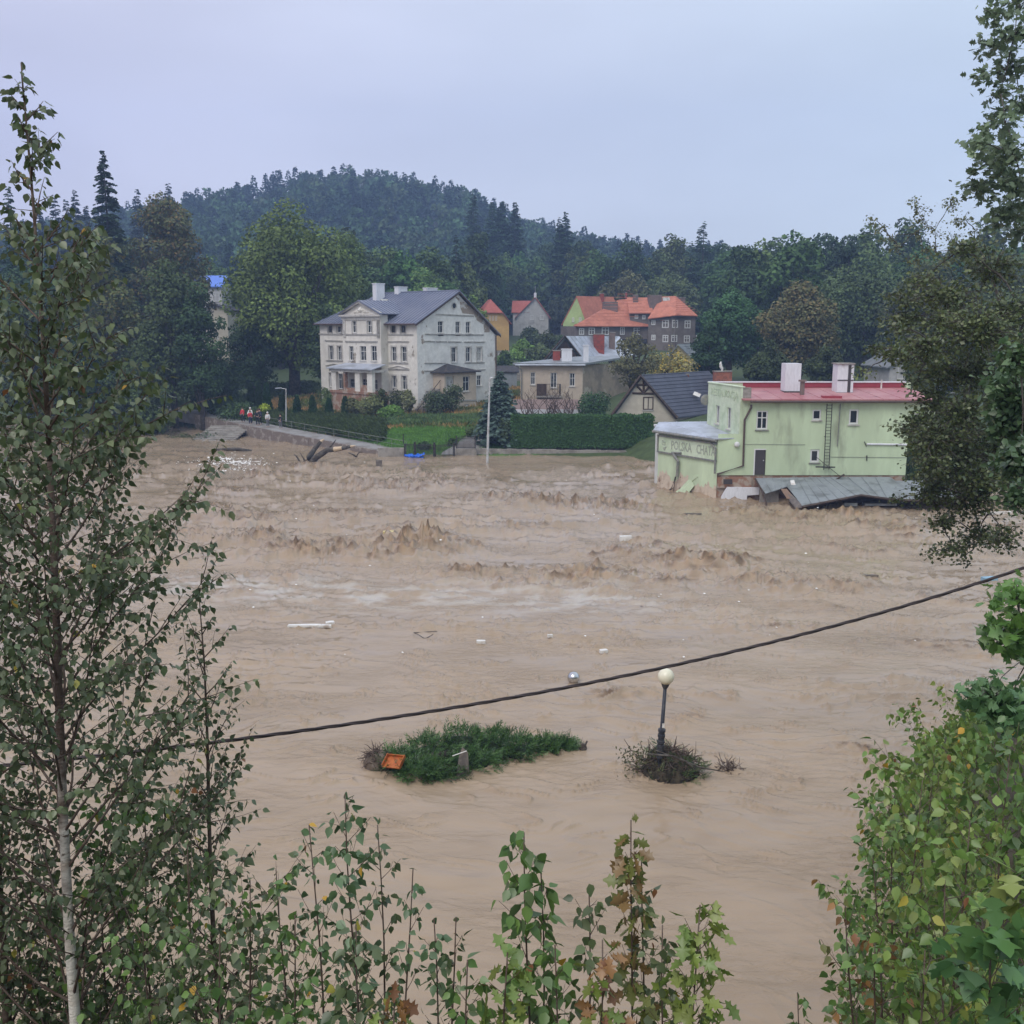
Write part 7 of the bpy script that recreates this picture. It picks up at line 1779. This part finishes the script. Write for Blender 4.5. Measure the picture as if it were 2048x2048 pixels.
# ------------------------------------------------------------------ things in the river
def wood(name, label, cat, segs, mat='bark', loc=None, tips=()):
    root = thing(name, label, cat, loc)
    m = MB()
    for pts, rr in segs: m.tube(pts, rr, 8)
    m.build('trunk', MT[mat], root, smooth=True)
    if tips:
        m = MB()
        for pts, rr in tips: m.tube(pts, rr, 7)
        m.build('broken_end', MT['wood_pale'], root)
    return root
p0 = G(622, 925); Yl = p0.y; q = lambda u, v, dy=0: at(u, v, Yl+dy)
wood('driftwood_log', 'forked broken tree trunk sticking out of the flood with pale splintered ends', 'log', [([q(610,938), q(618,915), q(630,897,.5), q(642,883,.8)], [.34,.28,.22,.15]), ([q(612,940,-.3), q(632,915,-.6), q(655,900,-.8), q(680,898,-1), q(702,893,-1.2)], [.34,.3,.24,.19,.11]), ([q(604,932,.3), q(594,914,.4), q(588,908,.4)], [.1,.07,.03]), ([q(655,900,-.8), q(668,885,-.6), q(672,879,-.5)], [.09,.06,.03]), ([q(612,925,0), q(600,905,.3)], [.08,.03]), ([q(622,932,-.5), q(640,930,-.9), q(655,934,-1)], [.14,.1,.05])],
     loc=(p0.x, p0.y, 0), tips=[([q(642,883,.8), q(648,878,.8)], [.16,.03]), ([q(668,898.6,-.95), q(684,896.5,-1.1)], [.225,.18]), ([q(701,893,-1.2), q(711,891,-1.2)], [.12,.03])])
p0 = G(712, 915); q = lambda u, v, dy=0: at(u, v, p0.y+dy)
wood('driftwood_branch', 'small dark broken branch near the low wall, right of the forked trunk', 'branch', [([q(697,905), q(706,909), q(716,916)], [.05,.08,.06]), ([q(712,914), q(718,905), q(725,904)], [.07,.05,.03])], loc=(p0.x, p0.y, 0))
p0 = G(1700, 1182); q = lambda u, v, dy=0: at(u, v, p0.y+dy)
wood('driftwood_log', 'short dark log tumbling in the waves on the right side of the river', 'log', [([q(1692,1180), q(1702,1172), q(1722,1186)], [.16,.2,.12])], loc=(p0.x, p0.y, 0))
p0 = G(480, 903); q = lambda u, v, dy=0: at(u, v, p0.y+dy)
wood('driftwood_log', 'long dark log lying along the water below the stone steps', 'log', [([q(432,900), q(470,898), q(503,902)], [.12,.18,.14])], loc=(p0.x, p0.y, 0))
p0 = G(1065, 1085)
for i, (u, v, w, d_, h, rz, mt, nm, lb, ct) in enumerate([
    (779,1092,.7,.5,.08,.1,'yellow_board','foam_mattress','yellowish board riding on the biggest wave in mid-river','board'), (1251,1085,.7,.35,.25,.1,'foam','foam_block','white foam block floating in front of the restaurant','foam block'),
    (620,1257,1.8,.24,.05,.03,'foam','foam_plank','long white plank floating at the left end of the pale foam band','plank'), (660,1250,.35,.25,.08,.3,'foam','foam_block','small white block touching the long white plank','foam block'),
    (962,1286,.35,.2,.08,0,'foam','foam_block','small white block in the middle of the pale foam band','foam block'), (1207,1306,.3,.2,.08,.3,'foam','foam_block','small white block above the silver ball, slightly right','foam block'),
    (1100,1278,.2,.15,.08,.3,'foam','foam_block','tiny white block between the foam band and the silver ball','foam block'), (758,930,.55,.4,.45,.2,'wood_grey','bucket_lid','small grey box bobbing right of the forked trunk','box'),
    (1978,1162,.7,.4,.15,.2,'blue_pale','plastic_sheet','pale blue plastic scrap just above the cable at the right','plastic scrap'),
    (1990,1032,2.2,.15,.12,.1,'foam','foam_plank','white board beyond the drooping boughs at the right edge','plank'), (1738,1160,.9,.12,.06,.1,'wood_grey','driftwood_stick','thin dark stick floating right of centre behind the drooping boughs','stick'),
    (1385,1030,1.2,.12,.06,.0,'wood_grey','driftwood_stick','thin dark stick floating in front of the annexe corner','stick')]):
    if mt == 'blue_pale' and mt not in MT: MT[mt] = M('plastic_pale_blue', (.25,.4,.5), rough=.5)
    p = G(u, v); z = max(wz(p.x, p.y), -.05); rg3 = random.Random(i)
    m = MB(); m.prism([(p.x+a*w/2*math.cos(rz)-b_*d_/2*math.sin(rz), p.y+a*w/2*math.sin(rz)+b_*d_/2*math.cos(rz), z-.03+rg3.uniform(0,.03)) for a, b_ in ((-1,-.8),(-.1,-1),(1,-.9),(.95,.8),(.2,1),(-.97,.9))], (0, 0, h+.04))
    tag(m.build(nm, MT[mt], None, loc=(p.x, p.y, z)), lb, ct)
# wire hoop in the foam band
p = G(850, 1270); m = MB(); m.tube([p+Vector((math.cos(t)*.42+.12*math.sin(2*t), math.sin(t)*.42, .04+.05*math.sin(2*t+1))) for t in np.linspace(.4, 6.0, 18)], .014, 5)
tag(m.build('wire_hoop', MT['iron'], None, loc=p), 'thin dark bent hoop floating in the pale foam band', 'hoop')
# flecks of foam and rubbish: uncountable
rs = np.random.default_rng(9); n = 150; us = rs.uniform(380, 1960, n); vs = 905+rs.random(n)**1.7*420
pts = [G(u, v) for u, v in zip(us, vs)]
ex = [G(460+rs.normal()*34, 930+rs.normal()*8) for _ in range(900)]
allp = pts+ex; XYp = np.array([(p.x, p.y) for p in allp]); Zw = wave(XYp[:, 0], XYp[:, 1])[0]
n = len(allp); P = np.concatenate([XYp, Zw[:, None]+.02], 1); big_ = np.concatenate([np.full(len(pts), .75), np.full(len(ex), 1.0)])
Dd = np.stack([np.ones(n), .3*rs.normal(size=n), .1*rs.normal(size=n)], 1); Nn = unit(np.array((0, -.35, 1.))[None]+.15*rs.normal(size=(n, 3)))
Cc = np.where(rs.random(n)[:, None] < .75, np.array((.78,.76,.72))[None], np.array((.16,.12,.09))[None])
MT['fleck'] = leaf_mat('foam_flecks', 0, .7, .2)
tag(leaf_obj('floating_debris', P, Dd, Nn, (.07+.17*rs.random(n)**2)*big_, Cc, T_QUAD, 'fleck'), 'white flecks of foam and rubbish scattered over the flood', 'debris', kind='stuff')

# ------------------------------------------------------------------ floating uprooted fir
def sprigs(cens, n, L, rng_, cols, lean=(0,0,0)):
    P, D, N, S, C = [], [], [], [], []
    for k in range(n):
        c, rad = cens[rng_.integers(len(cens))]; d = unit(rng_.normal(size=3)); d[2] = abs(d[2]); base = np.array(c)+d*np.array(rad)*(.75+.3*rng_.random())
        ax = unit(d*.7+np.array(lean)+.5*rng_.normal(size=3)*np.array((1,1,.45))+np.array((0,0,.08))); tint = np.array(cols[rng_.integers(len(cols))])*(.65+.7*rng_.random()); l = L*(.6+.8*rng_.random())
        sd = unit(np.cross(ax, rng_.normal(size=3)))
        for j in range(13):
            t = (j+.5)/13; sgn = 1 if j % 2 else -1
            P.append(base+ax*l*t); D.append(ax*.8+sd*sgn*.75*(1-t*.5)+.15*rng_.normal(size=3)); N.append(unit(np.cross(ax, sd)+.3*rng_.normal(size=3))); S.append(l*.42*(1.1-t*.6)); C.append(tint*(.8+.4*rng_.random()))
    return np.array(P), np.array(D), np.array(N), np.array(S), np.array(C)
def Wp(u, v): return G(u, v)
rt = G(930, 1530); fr_ = thing('uprooted_fir', 'uprooted green fir tree floating like an island in the near water', 'fallen tree', (rt.x, rt.y, 0))
cens = []
for (u, v, rx, ry, rz_) in ((800,1532,.55,.6,.35),(860,1515,.75,.85,.45),(920,1500,.8,.95,.55),(980,1498,.75,.85,.5),(1035,1505,.6,.6,.38),(885,1545,.7,.45,.3),(950,1530,.7,.5,.32),(1090,1498,.45,.3,.22),(835,1550,.5,.3,.22),(1120,1496,.3,.2,.14)):
    p = Wp(u, v); cens.append(((p.x, p.y, -.02), (rx, ry, rz_)))
n_ = np.random.default_rng(12); P, D, N, S, C = sprigs(cens, 1900, .33, n_, [(.04,.09,.03),(.055,.11,.04),(.03,.065,.028)], (.35,-.15,0))
MTn = (np.array([(0,0,0),(.5,.11,.0),(1,0,-.05),(.5,-.11,.0)]), [(0,1,2),(0,2,3)])
leaf_obj('needles', P, D, N, S, C, MTn, 'leaf_near', fr_)
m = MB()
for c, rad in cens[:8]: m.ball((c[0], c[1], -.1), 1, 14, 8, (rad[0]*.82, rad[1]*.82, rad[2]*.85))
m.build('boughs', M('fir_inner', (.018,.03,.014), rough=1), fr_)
a = Wp(770, 1535); b = Wp(1060, 1500); MB().tube([a+Vector((0,0,.1)), a.lerp(b,.5)+Vector((0,0,.2)), b+Vector((0,0,.02))], [.14,.1,.04], 8).build('trunk', MT['bark'], fr_)
def tangle(name, mat, parent, c, rad, n, L, seed, r=(.006,.02), flatz=.4):
    r_ = random.Random(seed); m = MB()
    for k in range(n):
        d = vrand(r_).normalized(); p = Vector(c)+Vector((d.x*rad[0]*r_.random(), d.y*rad[1]*r_.random(), abs(d.z)*rad[2]*r_.uniform(.3, 1))); t = Vector((r_.gauss(0,1), r_.gauss(0,1), r_.gauss(0,flatz))).normalized(); pts = [p]
        for j in range(4): t = (t+vrand(r_, .3)).normalized(); p = p+t*L/4*r_.uniform(.7, 1.3); p.z = max(p.z, -.03); pts.append(p)
        a = r_.uniform(*r); m.tube(pts, [a, a, a*.8, a*.6, a*.3], 4)
    return m.build(name, MT[mat], parent)
rc = Wp(762, 1528)
m = MB(); m.ball((rc.x, rc.y, -.05), 1, 18, 10, (.52, .55, .42)); m.build('root_ball', M('root_earth', (.10,.075,.055), (.16,.13,.1), 6, rough=1, bump=1, bscale=14), fr_)
tangle('roots', 'twig', fr_, (rc.x-.1, rc.y, .1), (.5,.5,.38), 150, .42, 4)
dc = Wp(792, 1536); dw = thing('wooden_drawer', 'orange-brown wooden drawer lying tilted on the roots of the floating fir', 'drawer', (dc.x, dc.y-.35, .3))
c_ = Vector((dc.x, dc.y-.35, .32)); ez = (R(18), R(-6)); 
from mathutils import Euler
Rm = Euler((R(28), R(-4), R(-22))).to_matrix()
def dbox(nm, cx, cy, cz, sx, sy, sz, mt='orange_wood'):
    m = MB(); P_ = [c_+Rm@Vector((cx+a*sx/2, cy+b_*sy/2, cz+k*sz/2)) for k in (-1, 1) for a, b_ in ((-1,-1),(1,-1),(1,1),(-1,1))]; m.hexa(P_); m.build(nm, MT[mt], dw)
dbox('drawer_bottom', 0, 0, 0, .54, .38, .015); dbox('side_panel', -.27, 0, .06, .018, .41, .13); dbox('side_panel', .27, 0, .06, .018, .41, .13); dbox('side_panel', 0, .198, .05, .52, .018, .10); dbox('side_panel', 0, -.198, .02, .52, .018, .04)
m = MB(); p = Wp(926, 1552); m.prism([p+Vector((-.2,0,-.1)), p+Vector((.18,0,-.1)), p+Vector((.14,.12,.62)), p+Vector((-.02,.14,.78)), p+Vector((-.12,.12,.5))], (0,.04,0))
tag(m.build('broken_board', MT['wood_grey'], None, loc=p), 'pointed grey board standing upright against the floating fir', 'board')
m = MB(); p = at(905, 1512, rt.y-.9); p2 = at(933, 1502, rt.y-.7); m.tube([p, p2], .016, 5); tag(m.build('white_stick', MT['foam'], None, loc=p), 'short white stick lying on the green fir needles', 'stick')
p = Wp(1166, 1500); m = MB(); m.ball(p+Vector((0,0,.06)), .13, 10, 6, (.9,.7,1.2)); m.tube([p, p+Vector((.12,0,.28))], .03, 5); m.tube([p+Vector((-.45,.1,.02)), p+Vector((-.1,.05,.05))], .02, 4)
tag(m.build('driftwood_stub', MT['bark'], None, loc=p), 'small dark stub poking up right of the floating fir', 'driftwood')
p = Wp(1140, 1488); tangle_root = tangle('floating_twigs', 'twig', None, (p.x, p.y, 0), (.3,.2,.1), 30, .3, 5); tag(tangle_root, 'small clump of twigs at the right tip of the floating fir', 'twigs')
tangle_root.location = (0, 0, 0)
# globe lamp with its heap of flotsam
gl_ = G(1330, 1552); gy0 = gl_.y; top = at(1332, 1353, gy0); foot = at(1321, 1495, gy0)
lm = thing('globe_lamp', 'leaning black park lamp with cream globe rising from a heap of flotsam', 'lamp', (foot.x, gy0, 0))
ax = (top-foot).normalized()
MB().ball(top, .225, 28, 20).build('globe', MT['globe'], lm, smooth=True)
m = MB(); g0_ = top-ax*.235; m.tube([foot-ax*1.0, foot+ax*.15, g0_-ax*.1], [.075, .06, .048], 12); m.build('pole', MT['lamp_pole'], lm, smooth=True)
m = MB(); m.tube([g0_-ax*.12, g0_-ax*.05, g0_+ax*.04], [.05,.09,.12], 14); m.build('collar', MT['lamp_pole'], lm)
m = MB()
for k in (0., .12, .3, .45): m.tube([foot+ax*(k), foot+ax*(k+.02), foot+ax*(k+.09), foot+ax*(k+.11)], [.07,.105,.105,.065], 12)
m.tube([foot-ax*.3, foot+ax*.45], .088, 12); m.build('base_sleeve', MT['lamp_pole'], lm)
m = MB(); c = foot+ax*.66; m.rbox(c+Vector((.02,-.066,0)), .06, .012, .13); m.build('sticker', MT['foam'], lm)
ds = G(1345, 1548); hp = thing('flotsam_heap', 'dark heap of branches and leaves caught round the foot of the globe lamp', 'debris heap', (ds.x, ds.y, 0))
m = MB(); m.ball((ds.x-.05, ds.y+.1, -.12), 1, 18, 10, (.86,.7,.62)); m.ball((ds.x-.25, ds.y+.35, -.05), 1, 14, 8, (.5,.45,.74)); m.build('matted_core', M('flotsam_core', (.025,.022,.016), (.07,.058,.04), 7, rough=1, bump=1, bscale=18), hp)
tangle('branches', 'twig', hp, (ds.x-.05, ds.y+.2, .0), (.98,.8,.74), 620, .5, 6, (.005,.02))
m = MB(); e_ = [at(1295,1508,gy0-.3), at(1345,1512,gy0-.6), at(1400,1535,gy0-.5), at(1448,1543,gy0-.4)]; m.tube(e_, [.02,.028,.025,.012], 6)
m.tube([at(1310,1500,gy0), at(1370,1522,gy0-.7), at(1405,1548,gy0-.5)], [.02,.02,.01], 5); m.build('long_branch', MT['bark'], hp)
n_ = np.random.default_rng(14); P, D, N, S, C = sprigs([((ds.x+.45, ds.y, .05), (.45,.4,.4)), ((ds.x-.2, ds.y+.3, .25), (.45,.4,.4)), ((ds.x+.1, ds.y-.2, 0), (.7,.35,.25))], 130, .30, n_, [(.05,.09,.035),(.06,.08,.035),(.035,.06,.03)], (.3,0,0))
leaf_obj('fir_sprays', P, D, N, S, C, MTn, 'leaf_near', hp)
n = 260; c0 = at(1275, 1520, gy0); P = np.array((c0.x, c0.y, c0.z))+n_.normal(size=(n, 3))*np.array((.26,.25,.2)); P[:, 2] = np.maximum(P[:, 2], .03)
leaf_obj('dark_leaves', P, rnd_unit(n)+np.array((0,0,-.5)), unit(rnd_unit(n)+np.array((0,0,.6))), .085*(.6+.7*n_.random(n)), np.array((.05,.055,.03))[None]*(.6+.9*n_.random(n))[:, None], T_BIRCH, 'leaf_near', hp)
m = MB(); 
for (u, v, u2, v2) in ((1262,1500,1248,1478),(1262,1500,1243,1512),(1275,1512,1262,1500),(1285,1500,1280,1482),(1300,1500,1296,1478),(1300,1535,1262,1500),(1275,1540,1250,1530)):
    m.tube([at(u,v,gy0), at(u2,v2,gy0)], [.012,.006], 4)
m.build('thin_twigs', MT['twig'], hp)
p = G(1455, 1538); r2 = tangle('floating_twigs', 'twig', None, (p.x, p.y, 0), (.5,.3,.14), 60, .4, 7); tag(r2, 'low tangle of twigs trailing right of the lamp heap', 'twigs')
# silver ball
p = G(1147, 1364); sb = thing('silver_lamp_globe', 'silver-topped lamp globe just above the water, left of the cream globe lamp', 'lamp', (p.x, p.y, 0))
MB().ball((p.x, p.y, .16), .215, 28, 20).build('globe', MT['chrome'], sb, smooth=True); MB().tube([(p.x,p.y,-1),(p.x,p.y,-.03)], .06, 8).build('pole', MT['lamp_pole'], sb)
# ------------------------------------------------------------------ overhead cable, three twisted strands
px_ = [(0,1537),(270,1502),(550,1467),(850,1425),(1140,1371),(1330,1332),(1550,1283),(1800,1214),(2040,1142)]
base_ = [at(u, v, 7.0+u/2048*1.5) for u, v in px_]
xs_ = np.array([p.x for p in base_]); cz_ = np.polyfit(xs_, [p.z for p in base_], 3); cy_ = np.polyfit(xs_, [p.y for p in base_], 1)
cb = thing('overhead_cable', 'dark twisted overhead cable sagging across the whole view above the water', 'cable', (0, float(np.polyval(cy_, 0)), float(np.polyval(cz_, 0))))
xr = np.linspace(-7, 7.6, 420)
for s_ in range(3):
    m = MB(); pts = []
    for x in xr: t = x*11+s_*2.094; pts.append((x, float(np.polyval(cy_, x))+.0072*math.cos(t), float(np.polyval(cz_, x))+.0072*math.sin(t)))
    m.tube(pts, .0078, 6); m.build('strand', MT['cable'], cb, smooth=True)

# ------------------------------------------------------------------ haze in the valley air
m = MB(); m.box(-700, 700, -40, 900, -5, 190)
hzm = bpy.data.materials.new('valley_haze'); hzm.use_nodes = True; t = hzm.node_tree; t.nodes.clear()
o_ = t.nodes.new('ShaderNodeOutputMaterial'); pv = t.nodes.new('ShaderNodeVolumePrincipled'); pv.inputs['Density'].default_value = .0008; pv.inputs['Color'].default_value = (.42, .58, .95, 1); pv.inputs['Anisotropy'].default_value = .1
t.links.new(pv.outputs[0], o_.inputs['Volume'])
hz_ = m.build('haze', hzm, None); tag(hz_, 'thin bluish haze in the valley air', 'haze', kind='stuff')
